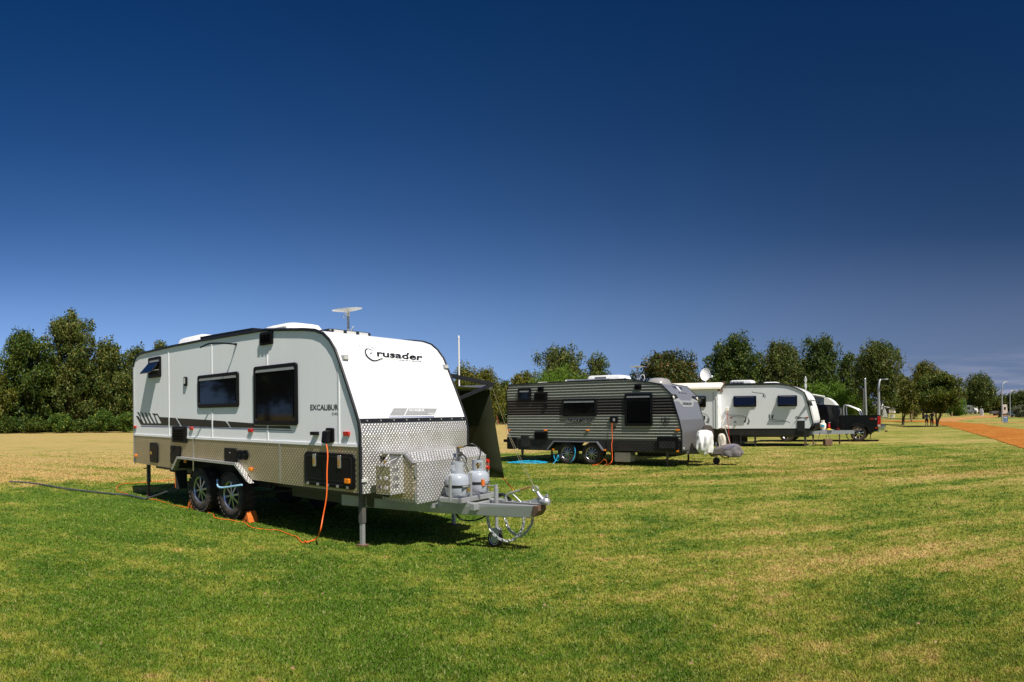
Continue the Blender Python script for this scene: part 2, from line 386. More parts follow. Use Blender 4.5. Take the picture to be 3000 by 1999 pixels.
def blade_material():
    m, nt = newmat('grass_blade'); k = NT(nt); b = k.n('ShaderNodeBsdfPrincipled'); b.inputs['Roughness'].default_value = .6; b.inputs['Specular IOR Level'].default_value = .25
    c, fine, g = grass_colour(k)
    r = g.outputs['Random Per Island']
    hv = k.n('ShaderNodeHueSaturation'); k.l(c, hv.inputs['Color']); k.l(k.rng(r, 0, 1, 1.08, 1.66), hv.inputs['Value']); k.l(k.rng(r, 0, 1, .49, .51), hv.inputs['Hue'])
    tip = k.mix(k.math('MULTIPLY', k.math('GREATER_THAN', r, .88), .6), hv.outputs[0], (.46, .40, .17))
    k.l(tip, b.inputs['Base Color'])
    tr = k.n('ShaderNodeBsdfTranslucent'); k.l(tip, tr.inputs[0]); mx = k.n('ShaderNodeMixShader'); mx.inputs[0].default_value = .42
    k.l(b.outputs[0], mx.inputs[1]); k.l(tr.outputs[0], mx.inputs[2]); k.out(mx.outputs[0]); return m
M['lawn'] = lawn_material(); M['blade'] = blade_material()
def build_ground():
    th = list(np.radians(np.arange(-180, 24, 6))) + list(np.radians(np.arange(24, 60, .5))) + list(np.radians(np.arange(60, 180, 6)))
    rr = [1.0]
    while rr[-1] < 2500: rr.append(rr[-1] * (1.30 if rr[-1] < 30 else (1.05 if rr[-1] < 260 else 1.4)))
    vs = [(0, 0, 0)]; fs = []; n = len(th)
    for r in rr:
        for t in th:
            x, y = r * math.sin(t), r * math.cos(t); vs.append((x, y, gz(x, y)))
    for i in range(n): fs.append((0, 1 + (i + 1) % n, 1 + i))
    for j in range(len(rr) - 1):
        for i in range(n): a = 1 + j * n; fs.append((a + i, a + (i + 1) % n, a + n + (i + 1) % n, a + n + i))
    o = MB().add(vs, fs).build('lawn', M['lawn']); tag(o, kind='structure')
    for p in o.data.polygons: p.use_smooth = True
    return o
build_ground()
ROAD_BOT = list(zip(*[(2730, 1240), (2760, 1247), (2800, 1256), (2847, 1269.5), (2917, 1289), (2942, 1298), (3000, 1316), (3100, 1345), (3300, 1400)]))
def build_blades():
    rng = np.random.default_rng(7); N = 620000
    th = rng.uniform(-.90, .90, N); y = rng.uniform(34, 830, N)
    y = np.where(rng.random(N) < .25, rng.uniform(34, 200, N), y)
    r = CAM_H * FPX / y; X = r * np.sin(th); Y = r * np.cos(th)
    py = HZ - ROLL * FPX * np.sin(th) + y; px = 1500 + FPX * th
    ok = (rng.random(N) > np.clip((r - 17) / 16, 0, 1)) & ~((px > 2700) & (py < np.interp(px, ROAD_BOT[0], ROAD_BOT[1]) + 1.5 + 2 * np.sin(px * .5)))
    r, X, Y = r[ok], X[ok], Y[ok]; N = len(r)
    k = np.maximum(r, 3.2); h = rng.uniform(.016, .034, N) * np.clip(1.0 + (k - 6) * .012, 1, 1.5); w = .0011 * k + .0012
    a = rng.uniform(0, 2 * PI, N); lean = rng.uniform(.2, 1.15, N); la = rng.uniform(0, 2 * PI, N)
    dx, dy = np.cos(a) * w, np.sin(a) * w; tx, ty = X + np.cos(la) * np.sin(lean) * h, Y + np.sin(la) * np.sin(lean) * h; tz = np.cos(lean) * h
    V = np.empty((N, 3, 3), dtype=np.float32)
    V[:, 0] = np.stack([X - dx, Y - dy, np.zeros(N)], 1); V[:, 1] = np.stack([X + dx, Y + dy, np.zeros(N)], 1); V[:, 2] = np.stack([tx, ty, tz], 1)
    o = fast_mesh('grass', V.reshape(-1, 3), np.arange(N * 3).reshape(N, 3), 3, M['blade'])
    tag(o, 'short mown grass blades of green and straw colour covering the lawn', 'grass', kind='stuff')
build_blades()

# fallen leaves on the lawn
rnd = random.Random(3)
lf = MB()
for _ in range(150):
    t = rnd.uniform(-.8, .8); r = rnd.uniform(3.6, 14); x, y = r * math.sin(t), r * math.cos(t); a = rnd.uniform(0, PI); s = rnd.uniform(.010, .022)
    c, q = math.cos(a), math.sin(a)
    lf.add([(x + c * s, y + q * s, .045), (x - q * s * .35, y + c * s * .35, .04), (x - c * s, y - q * s, .043), (x + q * s * .35, y - c * s * .35, .055)], [(0, 1, 2, 3)])
M['dleaf'] = mat('dead_leaf', (.30, .18, .09), .7)
tag(lf.build('fallen_leaf_litter', M['dleaf']), 'small brown dead leaves scattered over the mown grass', 'leaf litter', kind='stuff')

# red gravel road
def road_material(name, c0, c1):
    m, nt = newmat(name); k = NT(nt); b = k.n('ShaderNodeBsdfPrincipled'); b.inputs['Roughness'].default_value = .95; b.inputs['Specular IOR Level'].default_value = .1
    g = k.n('ShaderNodeNewGeometry'); P = g.outputs['Position']
    n1 = k.noise(P, .45, 5, .7); n2 = k.noise(P, 3.5, 5, .75)
    c = k.mix(k.rng(n1, .35, .65), c0, c1); c = k.mix(k.rng(n2, .50, .66, 0, .85), c, (.09, .03, .008)); k.l(c, b.inputs['Base Color'])
    bn = k.n('ShaderNodeBump'); bn.inputs['Strength'].default_value = .5; bn.inputs['Distance'].default_value = .02; k.l(n2, bn.inputs['Height']); k.l(bn.outputs[0], b.inputs['Normal'])
    k.out(b.outputs[0]); return m
M['road'] = road_material('red_gravel', (.32, .105, .014), (.43, .175, .030)); M['sand'] = road_material('pale_sand_track', (.40, .20, .065), (.46, .25, .09))
def road(name, top, bot, m, lift):
    xs = np.unique(np.concatenate([np.arange(max(top[0][0], bot[0][0]), min(top[-1][0], bot[-1][0]), 1.5), [min(top[-1][0], bot[-1][0])]]))
    vs = []; fs = []; R_ = 6
    for x in xs:
        a = np.interp(x, *zip(*top)); b = np.interp(x, *zip(*bot))
        a += .35 * math.sin(x * .9) * min(1, (b - a) / 6); b += (.5 * math.sin(x * .7 + 1) + .35 * math.sin(x * 1.9) + .8 * (math.sin(x * 12.9898) * 43758.5453 % 1 - .5) + .6 * math.sin(x * .23)) * min(1, (b - a) / 8)
        for j in range(R_ + 1):
            p = gnd(float(x), float(a + (b - a) * j / R_)); vs.append((p.x, p.y, p.z + lift))
    for i in range(len(xs) - 1):
        for j in range(R_): q = i * (R_ + 1) + j; fs.append((q, q + 1, q + R_ + 2, q + R_ + 1))
    o = MB().add(vs, fs).build(name, m); tag(o, kind='structure')
road('red_gravel_road', [(2730, 1236), (2800, 1236.5), (2878, 1243), (2917, 1249), (3000, 1259), (3100, 1270)],
     [(2730, 1240), (2760, 1247), (2800, 1256), (2847, 1269.5), (2917, 1289), (2942, 1298), (3000, 1316), (3100, 1345)], M['road'], .022)
road('sand_track', [(2735, 1229), (2751, 1226.5), (2790, 1224), (2828, 1222), (2891, 1217.4), (2955, 1216.6), (3100, 1215.8)],
     [(2735, 1236.2), (2800, 1236.2), (2825, 1230.5), (2878, 1225.2), (2923, 1223.2), (2961, 1219.6), (3100, 1218.6)], M['sand'], .027)
road('side_track', [(2480, 1233.6), (2600, 1233.2), (2738, 1232.6)], [(2480, 1236.4), (2600, 1236.4), (2738, 1238.2)], M['road'], .032)
road('footpath', [(2870, 1238.5), (2950, 1237.2), (3100, 1236.4)], [(2870, 1241.2), (2950, 1239.8), (3100, 1239)], M['sand'], .018)

# ------------------------------------------------------------------ trees
def leaf_material(name, c0, c1, c2, transl=.22):
    m, nt = newmat(name); k = NT(nt); b = k.n('ShaderNodeBsdfPrincipled'); b.inputs['Roughness'].default_value = .55; b.inputs['Specular IOR Level'].default_value = .3
    g = k.n('ShaderNodeNewGeometry'); t = k.n('ShaderNodeTexCoord'); r = g.outputs['Random Per Island']
    n1 = k.noise(t.outputs['Object'], .55, 4, .65)
    c = k.mix(k.rng(n1, .38, .64), c0, c1); c = k.mix(k.rng(r, .80, .9), c, c2)
    hv = k.n('ShaderNodeHueSaturation'); k.l(c, hv.inputs['Color']); k.l(k.rng(r, 0, .8, .55, 1.35), hv.inputs['Value']); k.l(hv.outputs[0], b.inputs['Base Color'])
    tr = k.n('ShaderNodeBsdfTranslucent'); k.l(hv.outputs[0], tr.inputs[0]); mx = k.n('ShaderNodeMixShader'); mx.inputs[0].default_value = transl
    k.l(b.outputs[0], mx.inputs[1]); k.l(tr.outputs[0], mx.inputs[2]); k.out(mx.outputs[0]); return m
LM = {'gum': leaf_material('gum_leaves', (.046, .086, .012), (.098, .118, .020), (.15, .14, .03)),
      'dark': leaf_material('dark_leaves', (.026, .062, .006), (.060, .098, .011), (.11, .12, .016)),
      'olive': leaf_material('olive_leaves', (.066, .095, .010), (.13, .135, .014), (.18, .14, .02)),
      'rust': leaf_material('red_tinged_leaves', (.034, .066, .008), (.075, .085, .014), (.13, .07, .018)),
      'fresh': leaf_material('fresh_green_leaves', (.075, .165, .010), (.125, .215, .016), (.18, .24, .03), .38),
      'lime': leaf_material('lime_green_leaves', (.036, .070, .006), (.100, .135, .010), (.16, .15, .02)),
      'bush': leaf_material('bush_leaves', (.045, .105, .012), (.075, .135, .02), (.17, .19, .02), .3),
      'grey': leaf_material('grey_green_leaves', (.12, .135, .075), (.17, .18, .10), (.22, .20, .12))}
def crown(parent, lobes, n, leaf, droop, mkey, rng, name='crown', clump=None):
    L = np.array(lobes); vol = (L[:, 3] * L[:, 4] * L[:, 5]) ** .75; p = vol / vol.sum()
    n = int(n * 2.5); leaf *= 1.30; clump = clump or max(.30, leaf * 1.9); per = 60; nc = max(12, n // per)
    li = rng.choice(len(L), nc, p=p); d = rng.normal(size=(nc, 3)); d /= np.linalg.norm(d, axis=1)[:, None]
    rad = rng.random(nc) ** .42 * rng.uniform(.92, 1.12, nc)
    C = L[li, :3] + d * L[li, 3:6] * rad[:, None]
    ci = rng.integers(0, nc, n); off = rng.normal(size=(n, 3)); off /= np.linalg.norm(off, axis=1)[:, None]; off *= (rng.random(n) ** .45)[:, None] * clump * np.array([1.05, 1.05, .95 + .5 * droop]) * rng.uniform(.7, 1.3, nc)[ci][:, None]
    P = C[ci] + off; P[:, 2] -= np.abs(rng.normal(size=n)) * clump * droop * .6
    P = P[P[:, 2] > .12]; n = len(P)
    u = rng.normal(size=(n, 3)); u[:, 2] -= droop * 1.6; u /= np.linalg.norm(u, axis=1)[:, None]
    v = rng.normal(size=(n, 3)); v -= u * (u * v).sum(1)[:, None]; v /= np.linalg.norm(v, axis=1)[:, None]
    s = leaf * rng.uniform(.6, 1.3, n)[:, None]; asp = .55 - .2 * droop
    V = np.stack([P - u * s * .5, P + v * s * asp * .5 - u * s * .05, P + u * s * .5, P - v * s * asp * .5 - u * s * .05], 1)
    return fast_mesh(name, V.reshape(-1, 3), np.arange(n * 4).reshape(n, 4), 4, LM[mkey], parent)
def tree(px, top, width, r, kind, label, seed, cat='tree', group=None, name='tree', low=.12, n=9000, leaf=.20, droop=.6, lean=0.0, trunks=1, shape='oval', base_py=None):
    rng = np.random.default_rng(seed); rnd = random.Random(seed)
    if base_py is not None:
        b = gnd(px, base_py); r = math.hypot(b.x, b.y)
    b = at(px, r); h = CAM_H + (horizon(px) - top) * r / FPX - b.z; w = 1.18 * width * r / FPX
    t = empty(name, b, 0 if lean else rnd.uniform(0, 6.28)); tag(t, label, cat, group)
    f = {'oval': lambda q: math.sin(PI * min(1, .10 + .90 * q)) ** .55, 'round': lambda q: math.sqrt(max(.02, 1 - (2 * q - 1) ** 2)), 'tall': lambda q: .55 + .45 * math.sin(PI * (.25 + .6 * q)) if q < .8 else 1.0 - (q - .8) * 3.2,
         'flat': lambda q: .9 if q < .75 else .6, 'cone': lambda q: 1.05 - .8 * q}[shape]
    lobes = []; nl = max(9, int(7 + h * 1.2))
    for i in range(nl):
        q = (i + .5) / nl; q = min(1, max(0, q + rnd.uniform(-.05, .05))); z = h * (low + (1 - low) * q)
        e = max(.12, f(q)) * w / 2; a = i * 2.4 + rnd.uniform(-.4, .4); lr = max(.20 * w, e * rnd.uniform(.55, .72)); off = max(0, e - lr * .80) * rnd.uniform(.85, 1.2)
        lz = min(lr * rnd.uniform(.75, 1.05), (1 - low) * h * .20)
        z = min(z, h - lz * .75)
        lobes.append((math.cos(a) * off + lean * h * q, math.sin(a) * off, z, lr, lr, lz))
    tk = MB()
    for j in range(trunks):
        ox = (j - (trunks - 1) / 2) * .35; wob = rnd.uniform(-.25, .25)
        hh = h * (low + .62 * (1 - low)); R0 = max(.06, .022 * h) * (1.0 if trunks == 1 else .75)
        pts = [Vector((ox * .3 + lean * h * q + wob * math.sin(q * 3) + ox * q * 2.2, .2 * math.sin(q * 4 + j), hh * q)) for q in [0, .12, .3, .5, .75, 1]]
        pts[0].z = -.15
        tk.tube(spline(pts, 4), [R0 * (1.25 - .95 * i / 20) for i in range(21)], 8)
        for l in lobes[::2]:
            q = min(.85, max(.2, (l[2] / hh) * .62)); s0 = pts[min(4, int(q * 5))]
            e = Vector(l[:3]); mid = (s0 + e) / 2 + Vector((rnd.uniform(-.2, .2), rnd.uniform(-.2, .2), -.1 * h * .2))
            tk.tube(spline([s0, mid, e], 4), [R0 * .45 * (1 - .85 * i / 8) for i in range(9)], 5, cap=False)
    tk.build('trunk', M['bark'], t, smooth=True)
    crown(t, lobes, n, leaf, droop, kind, rng)
    return t
TR = []
G1 = 'gum trees along the left edge of the lawn'; G2 = 'trees in the row behind the parked vans'; G3 = 'trees beside the gravel road'; G4 = 'trees on the far side of the park'
def T(*a, **k): TR.append(tree(*a, **k))
T(-25, 1085, 120, 68, 'olive', 'low olive tree cut by the left edge of the picture', 11, group=G1, n=7000, low=.05, leaf=.22)
T(78, 968, 165, 70, 'dark', 'broad dark gum tree at far left, second tallest of its row', 12, group=G1, n=15000, low=.05, leaf=.24, shape='oval')
T(208, 917, 150, 71, 'gum', 'tallest gum tree of the left row, with sky showing through its crown', 13, group=G1, n=13500, low=.14, leaf=.24, shape='tall', trunks=2)
T(318, 995, 130, 72, 'gum', 'gum tree with a lower crown between the tallest gum and the white van', 14, group=G1, n=12000, low=.06, leaf=.24)
T(400, 1018, 105, 74, 'gum', 'thin topped gum tree standing just behind the rear corner of the white van', 15, group=G1, n=7000, low=.05, leaf=.24)
T(472, 1003, 70, 78, 'gum', 'gum tree whose tip only shows above the roof of the white van', 16, group=G1, n=4500, low=.2, leaf=.24)
T(140, 1100, 130, 74, 'dark', 'dark bushy tree filling in below the tallest gum at left', 17, group=G1, n=9000, low=.02, leaf=.26)
T(270, 1105, 110, 75, 'dark', 'dark bushy tree behind the green bushes at left', 18, group=G1, n=8000, low=.02, leaf=.26)
T(20, 1110, 120, 75, 'dark', 'dark bushy tree at the left end behind the broad gum', 19, group=G1, n=8000, low=.02, leaf=.26)
T(385, 1110, 100, 75, 'dark', 'dark bushy tree next to the rear wall of the white van', 20, group=G1, n=7000, low=.02, leaf=.26)
GB = 'green bushes at the foot of the gum trees'
for i, (px, top, w, lb) in enumerate([(15, 1225, 70, 'low dark bush at the left edge under the gum trees'), (95, 1228, 80, 'dark green bush below the broad dark gum tree'), (178, 1218, 75, 'yellow green bush below the tallest gum tree'), (235, 1234, 60, 'small low bush beside the yellow green one'), (300, 1207, 78, 'bright green round bush with bare stems near the white van'), (368, 1212, 62, 'bright green bush right behind the white van rear corner')]):
    T(px, top, w, 66.5, 'bush' if i in (2, 4, 5) else 'dark', lb, 30 + i, cat='bush', name='bush', group=GB, n=3200, low=.04, leaf=.16, droop=.1, shape='round', trunks=2)
# row behind the vans
T(1368, 1076, 110, 80, 'olive', 'olive tree seen between the white van nose and the awning arm', 40, group=G2, n=7000, low=.08, leaf=.24, droop=.8)
T(1428, 1082, 82, 84, 'olive', 'tree with hanging yellow green leaves above the swing frame', 41, group=G2, n=7500, low=.10, leaf=.24, droop=1.0)
T(1478, 1120, 60, 98, 'dark', 'dark tree right of the swing frame beside the ribbed van', 42, group=G2, n=5000, low=.03, leaf=.28)
T(1528, 1090, 92, 90, 'olive', 'round topped olive tree above the rear of the ribbed van', 43, group=G2, n=7000, low=.1, leaf=.24, shape='round')
T(1642, 1018, 135, 92, 'gum', 'tall tree with two peaks above the ribbed van roof', 44, group=G2, n=10000, low=.15, leaf=.26, shape='tall')
T(1640, 1078, 150, 78, 'fresh', 'light green weeping tree right above the ribbed van', 45, group=G2, n=10000, low=.1, leaf=.2, droop=1.2, shape='round')
T(1752, 1046, 98, 94, 'gum', 'tree with flat topped crown above the white roof air conditioner', 46, group=G2, n=7000, low=.2, leaf=.26)
T(1965, 1036, 180, 60, 'rust', 'broad tree with red tinged leaves between the two dishes', 47, group=G2, n=14000, low=.12, leaf=.19, droop=.3, shape='round')
T(2155, 985, 155, 78, 'dark', 'dark rounded tree right of the white satellite dish', 48, group=G2, n=15000, low=.06, leaf=.22, droop=.4, shape='oval')
T(2282, 994, 150, 80, 'gum', 'dark gum tree above the two windows of the white van', 49, group=G2, n=14000, low=.06, leaf=.22)
T(2408, 983, 158, 82, 'dark', 'tallest dark tree above the black utility', 50, group=G2, n=15000, low=.06, leaf=.22)
T(2492, 1040, 60, 84, 'gum', 'narrow gum tree between the tallest dark tree and the drooping gum', 51, group=G2, n=6000, low=.06, leaf=.22)
T(2574, 1008, 120, 62, 'gum', 'drooping gum tree with reddish trunk behind the silver pole', 52, group=G3, n=12000, low=.40, leaf=.18, droop=.8, shape='tall')
T(2422, 1124, 180, 66, 'fresh', 'spreading bright green tree behind the black utility', 53, group=G2, n=15000, low=.18, leaf=.15, droop=.5, shape='flat', trunks=2)
T(2645, 1106, 85, 80, 'olive', 'brownish tree with a leaning branch left of the staked sapling', 54, group=G3, n=7500, low=.42, leaf=.2, trunks=2)
T(2706, 1066, 100, 120, 'olive', 'taller open crowned tree behind the round topped one', 55, group=G3, n=8000, low=.3, leaf=.28)
T(2746, 1100, 125, 74, 'lime', 'round topped tree with leaning red trunk where two people stand', 56, group=G3, n=13000, low=.36, leaf=.17, droop=.3, shape='round', lean=0.17, trunks=2, base_py=1250)
T(2671, 1160, 46, 68, 'olive', 'young sapling tied between timber stakes by the side track', 57, group=G3, n=3500, low=.28, leaf=.15, droop=.5, base_py=1237.5)
T(2868, 1100, 88, 200, 'gum', 'tall open tree behind the white motorhome', 58, group=G4, n=7500, low=.25, leaf=.42)
T(2804, 1168, 45, 150, 'fresh', 'small green tree beside the motorhome rear', 59, group=G4, n=3500, low=.1, leaf=.3)
FL = ['dark', 'gum', 'olive']
for i, (px, top, w, lb) in enumerate([(2835, 1155, 60, 'dark low tree above the motorhome roof'), (2900, 1150, 55, 'low dark tree left of the street lamps'), (2932, 1162, 50, 'low tree directly behind the green bin'), (2962, 1158, 50, 'low tree behind the far street lamp'), (2992, 1148, 60, 'dark tree at the right edge of the picture'), (3040, 1150, 70, 'dark tree just past the right edge'),
                                    (2735, 1170, 60, 'low far tree behind the two people'), (2620, 1165, 60, 'low far tree behind the pop top van'), (2685, 1172, 50, 'low far tree behind the sapling'), (2530, 1165, 80, 'low far tree behind the silver pole'), (2330, 1130, 110, 'dark tree low behind the white van roof'), (2210, 1120, 110, 'dark tree low behind the rear half of the white van'),
                                    (2060, 1140, 90, 'low dark tree hidden behind the white slide out roof'), (1870, 1150, 90, 'low tree behind the round roof hatch of the ribbed van'), (1320, 1125, 110, 'low far tree behind the shade screen'), (2780, 1172, 50, 'low far tree right of the leaning trunk')]):
    rr = 235 if px > 2600 else 105
    T(px, top, w, rr, FL[i % 3], lb, 70 + i, group=G4, n=3600, low=.02, leaf=.5 if rr > 200 else .3, droop=.4, shape='oval')
T(2985, 1190, 46, 100, 'grey', 'grey green olive bush beside the far street lamp', 90, cat='bush', name='bush', n=3000, low=.05, leaf=.16, base_py=1223, shape='round', droop=.0)
T(3010, 1203, 36, 95, 'grey', 'smaller grey green olive bush at the right edge', 91, cat='bush', name='bush', n=2200, low=.05, leaf=.16, base_py=1224, shape='round', droop=.0)
# trees on the camera's side of the lawn, seen only as reflections in the van windows
for i, (x, y, w, h) in enumerate([(-40, -14, 12, 12), (-46, -4, 12, 11), (-50, 6, 13, 13), (-54, 17, 12, 11), (-60, 28, 13, 12), (-34, -26, 12, 12), (-26, -36, 12, 11), (-14, -42, 12, 12)]):
    rng = np.random.default_rng(200 + i); t = empty('tree', (x, y, 0)); tag(t, ['first', 'second', 'third', 'fourth', 'fifth', 'sixth', 'seventh', 'eighth'][i] + ' large dark gum tree outside the picture, mirrored in the van windows', 'tree', 'reflected trees behind the camera')
    MB().tube([(0, 0, -.1), (.1, 0, h * .4), (0, .1, h * .8)], [.3, .2, .06], 7).build('trunk', M['bark'], t)
    crown(t, [(rng.uniform(-2, 2), rng.uniform(-2, 2), h * q, w * .3, w * .3, h * .18) for q in (.35, .5, .65, .8, .45, .6)], 3500, .5, .5, 'dark', rng)

# ------------------------------------------------------------------ shared vehicle parts
def rect_on(fr, p0, p1, y=0.0):                # photograph corners -> x0, x1, z0, z1 on the near side
    a = fr.side(*p0, y); b = fr.side(*p1, y)
    return min(a.x, b.x), max(a.x, b.x), min(a.z, b.z), max(a.z, b.z)
def side_window(root, x0, x1, z0, z1, d=.03, fw=.055, blind=True, glass='glass', y=0.0, r=.05):
    f = MB(); f.ring(rrpoly(x0, x1, z0, z1, r), rrpoly(x0 + fw, x1 - fw, z0 + fw * 1.2, z1 - fw, r * .7), 'y', y - d, y + .002)
    w = f.build('window', M['black'], root, bevel=.006)
    MB().rrect('y', x0 + fw * .8, x1 - fw * .8, z0 + fw, z1 - fw * .8, y - d * .5, y - .004, r * .7).build('pane', M[glass], w)
    if blind:
        MB().box(x0 + fw * .9, x1 - fw * .9, y - d * .9, y - d * .45, z1 - fw * 1.75, z1 - fw * 1.0).build('blind_rail', M['galv'], w)
        MB().rrect('y', x0 + fw * 1.7, x1 - fw * 1.7, z0 + fw * 1.9, z1 - fw * 2.1, y - d * .95, y - d * .52, r * .8).build('sash', M[glass], w)
    return w
def louvre(root, x0, x1, z0, z1, y=0.0, d=.03, n=7, name='vent', m='black', cols=1):
    v = MB().rrect('y', x0, x1, z0, z1, y - d * .6, y + .002, .02).build(name, M[m], root, bevel=.004)
    sl = MB()
    cw = (x1 - x0 - .03) / cols
    for c in range(cols):
        for i in range(n):
            z = z0 + .03 + (z1 - z0 - .06) * (i + .5) / n; sl.add([(x0 + .02 + c * cw, y - d * .6, z + .012), (x0 + c * cw + cw * .92, y - d * .6, z + .012), (x0 + c * cw + cw * .92, y - d * 1.3, z - .006), (x0 + .02 + c * cw, y - d * 1.3, z - .006), (x0 + .02 + c * cw, y - d * .6, z - .006), (x0 + c * cw + cw * .92, y - d * .6, z - .006)], [(0, 1, 2, 3), (3, 2, 5, 4), (0, 3, 4), (1, 5, 2)])
    sl.build('slat', M[m], v)
    return v
def wheel(root, x, y, z, R, w, rimR, out=-1, rim='rim', spokes=8, tread=True, name='wheel'):
    e = empty(name, (x, y, z)); e.parent = root
    t = MB(); h = w / 2
    t.lathe([(rimR, -h * .86), (rimR + .02, -h * .98), (R * .86, -h * 1.02), (R * .965, -h * .86), (R, -h * .6), (R, h * .6), (R * .965, h * .86), (R * .86, h * 1.02), (rimR + .02, h * .98), (rimR, h * .86), (rimR, -h * .86)], ax='y', n=40, cap=False)
    if tread:
        nb = 30
        for i in range(nb):
            a = 2 * PI * i / nb
            for s0, s1, sh in ((-h * 1.04, -h * .30, 0), (-h * .22, h * .22, .5), (h * .30, h * 1.04, 0)):
                aa = a + sh * 2 * PI / nb; da = .065
                vs = []
                for rr in (R * .955, R * 1.018):
                    for q, yy in ((-da, s0), (da, s0), (da, s1), (-da, s1)): vs.append((math.cos(aa + q) * rr, yy, math.sin(aa + q) * rr))
                t.add(vs, [(0, 3, 2, 1), (4, 5, 6, 7), (0, 1, 5, 4), (1, 2, 6, 5), (2, 3, 7, 6), (3, 0, 4, 7)])
    t.build('tyre', M['rubber'], e, smooth=True)
    r = MB(); o = out
    r.lathe([(rimR, -h * .9), (rimR * 1.02, -h * .88), (rimR * .93, -h * .70), (rimR * .90, h * .7), (rimR, h * .9)], ax='y', n=36, cap=False)
    r.build('rim', M[rim], e, smooth=True)
    MB().lathe([(rimR * .92, 0.0), (rimR * .92, .01)], ax='y', n=24).build('brake_disc', M['blackm'], e)
    yo = o * h * .72
    for i in range(spokes):
        a = 2 * PI * i / spokes + .2; s = MB(); vs = []
        for rr, hw, yy in ((rimR * .18, .16, yo), (rimR * .94, .13, yo * .82)):
            for q in (-1, 1):
                for dy in (0, -o * .018): vs.append((math.cos(a + q * hw * (rimR * .3 / rr + .35)) * rr, yy + dy, math.sin(a + q * hw * (rimR * .3 / rr + .35)) * rr))
        s.add(vs, [(0, 2, 3, 1), (4, 5, 7, 6), (0, 1, 5, 4), (2, 6, 7, 3), (0, 4, 6, 2), (1, 3, 7, 5)])
        s.build('spoke', M[rim], e)
    MB().lathe([(.001, yo * 1.12), (rimR * .16, yo * 1.10), (rimR * .24, yo * .9), (rimR * .24, yo * .6)], ax='y', n=16).build('hub_cap', M[rim], e, smooth=True)
    return e
def flat_text(s, font_scale=(1, 1), shear=0.0, bold=0.0, space=1.0):
    cu = bpy.data.curves.new('lettering_curve', 'FONT'); cu.body = s; cu.size = 1; cu.shear = shear; cu.offset = bold; cu.space_character = space; cu.resolution_u = 2
    o = bpy.data.objects.new('lettering_curve', cu); COL.objects.link(o); bpy.context.view_layer.update()
    me = bpy.data.meshes.new_from_object(o.evaluated_get(bpy.context.evaluated_depsgraph_get()))
    vs = [tuple(v.co) for v in me.vertices]; fs = [tuple(p.vertices) for p in me.polygons]
    bpy.data.objects.remove(o); bpy.data.meshes.remove(me)
    xs = [v[0] for v in vs]; ys = [v[1] for v in vs]; x0, x1, y0, y1 = min(xs), max(xs), min(ys), max(ys)
    return [((v[0] - x0) / (x1 - x0), (v[1] - y0) / (y1 - y0)) for v in vs], fs
def put(root, name, m, uv, fs, quad, fn, smooth=False):   # quad: photograph corners TL, TR, BR, BL; fn maps a sight line to the surface
    tl, tr, br, bl = quad; out = []
    for u, v in uv:
        px = (1 - u) * (1 - v) * bl[0] + u * (1 - v) * br[0] + u * v * tr[0] + (1 - u) * v * tl[0]
        py = (1 - u) * (1 - v) * bl[1] + u * (1 - v) * br[1] + u * v * tr[1] + (1 - u) * v * tl[1]
        out.append(fn(px, py))
    return MB().add(out, fs).build(name, M[m], root)
def put_text(root, s, quad, fn, m='gfxl', name='lettering', **k):
    uv, fs = flat_text(s, **k); return put(root, name, m, uv, fs, quad, fn)
def put_poly(root, name, m, polys, fn):
    for p in polys: o = MB().add([fn(*q) for q in p], [tuple(range(len(p)))]).build(name, M[m], root)
    return o
def put_line(root, name, m, lines, fn, wpx=1.2):
    for ln in lines:
        b = MB()
        pts = [Vector((*q, 0)) for q in ln]; pts = [Vector((p.x, p.y, 0)) for p in spline(pts, 4)] if len(pts) > 2 else pts
        L = []
        for i, p in enumerate(pts):
            d = (pts[min(i + 1, len(pts) - 1)] - pts[max(0, i - 1)]).normalized(); nrm = Vector((-d.y, d.x, 0)) * wpx / 2; L.append((p + nrm, p - nrm))
        vs = [fn(q.x, q.y) for a in L for q in a]
        b.add(vs, [(2 * i, 2 * i + 1, 2 * i + 3, 2 * i + 2) for i in range(len(L) - 1)])
        o = b.build(name, M[m], root)
    return o
def lamp_on(root, x0, x1, z0, z1, y, m, name='marker_lamp', d=.03):
    return MB().rrect('y', x0, x1, z0, z1, y - d, y + .002, .012).build(name, M[m], root, bevel=.006)
def chain(parent, pts, name='chain', link=.058, r=.0085, m='galv', cat=None):
    P = spline(pts, 16); L = [0]
    for a, b in zip(P[:-1], P[1:]): L.append(L[-1] + (b - a).length)
    n = max(2, int(L[-1] / (link * .72))); last = None
    for i in range(n):
        s = L[-1] * (i + .5) / n; j = max(k for k in range(len(L)) if L[k] <= s); j = min(j, len(P) - 2)
        c = P[j].lerp(P[j + 1], (s - L[j]) / max(1e-6, L[j + 1] - L[j])); d = (P[j + 1] - P[j]).normalized()
        s1 = d.cross(Vector((0.3, .9, .1))).normalized(); s2 = d.cross(s1).normalized(); wv = s1 if i % 2 else s2
        hl, hw = link * .5, link * .26; ring_ = [c + d * (hl * math.cos(t)) + wv * (hw * math.sin(t)) for t in [2 * PI * q / 10 for q in range(11)]]
        MB().tube(ring_, r, 5, cap=False).build('link', M[m], parent, smooth=True)

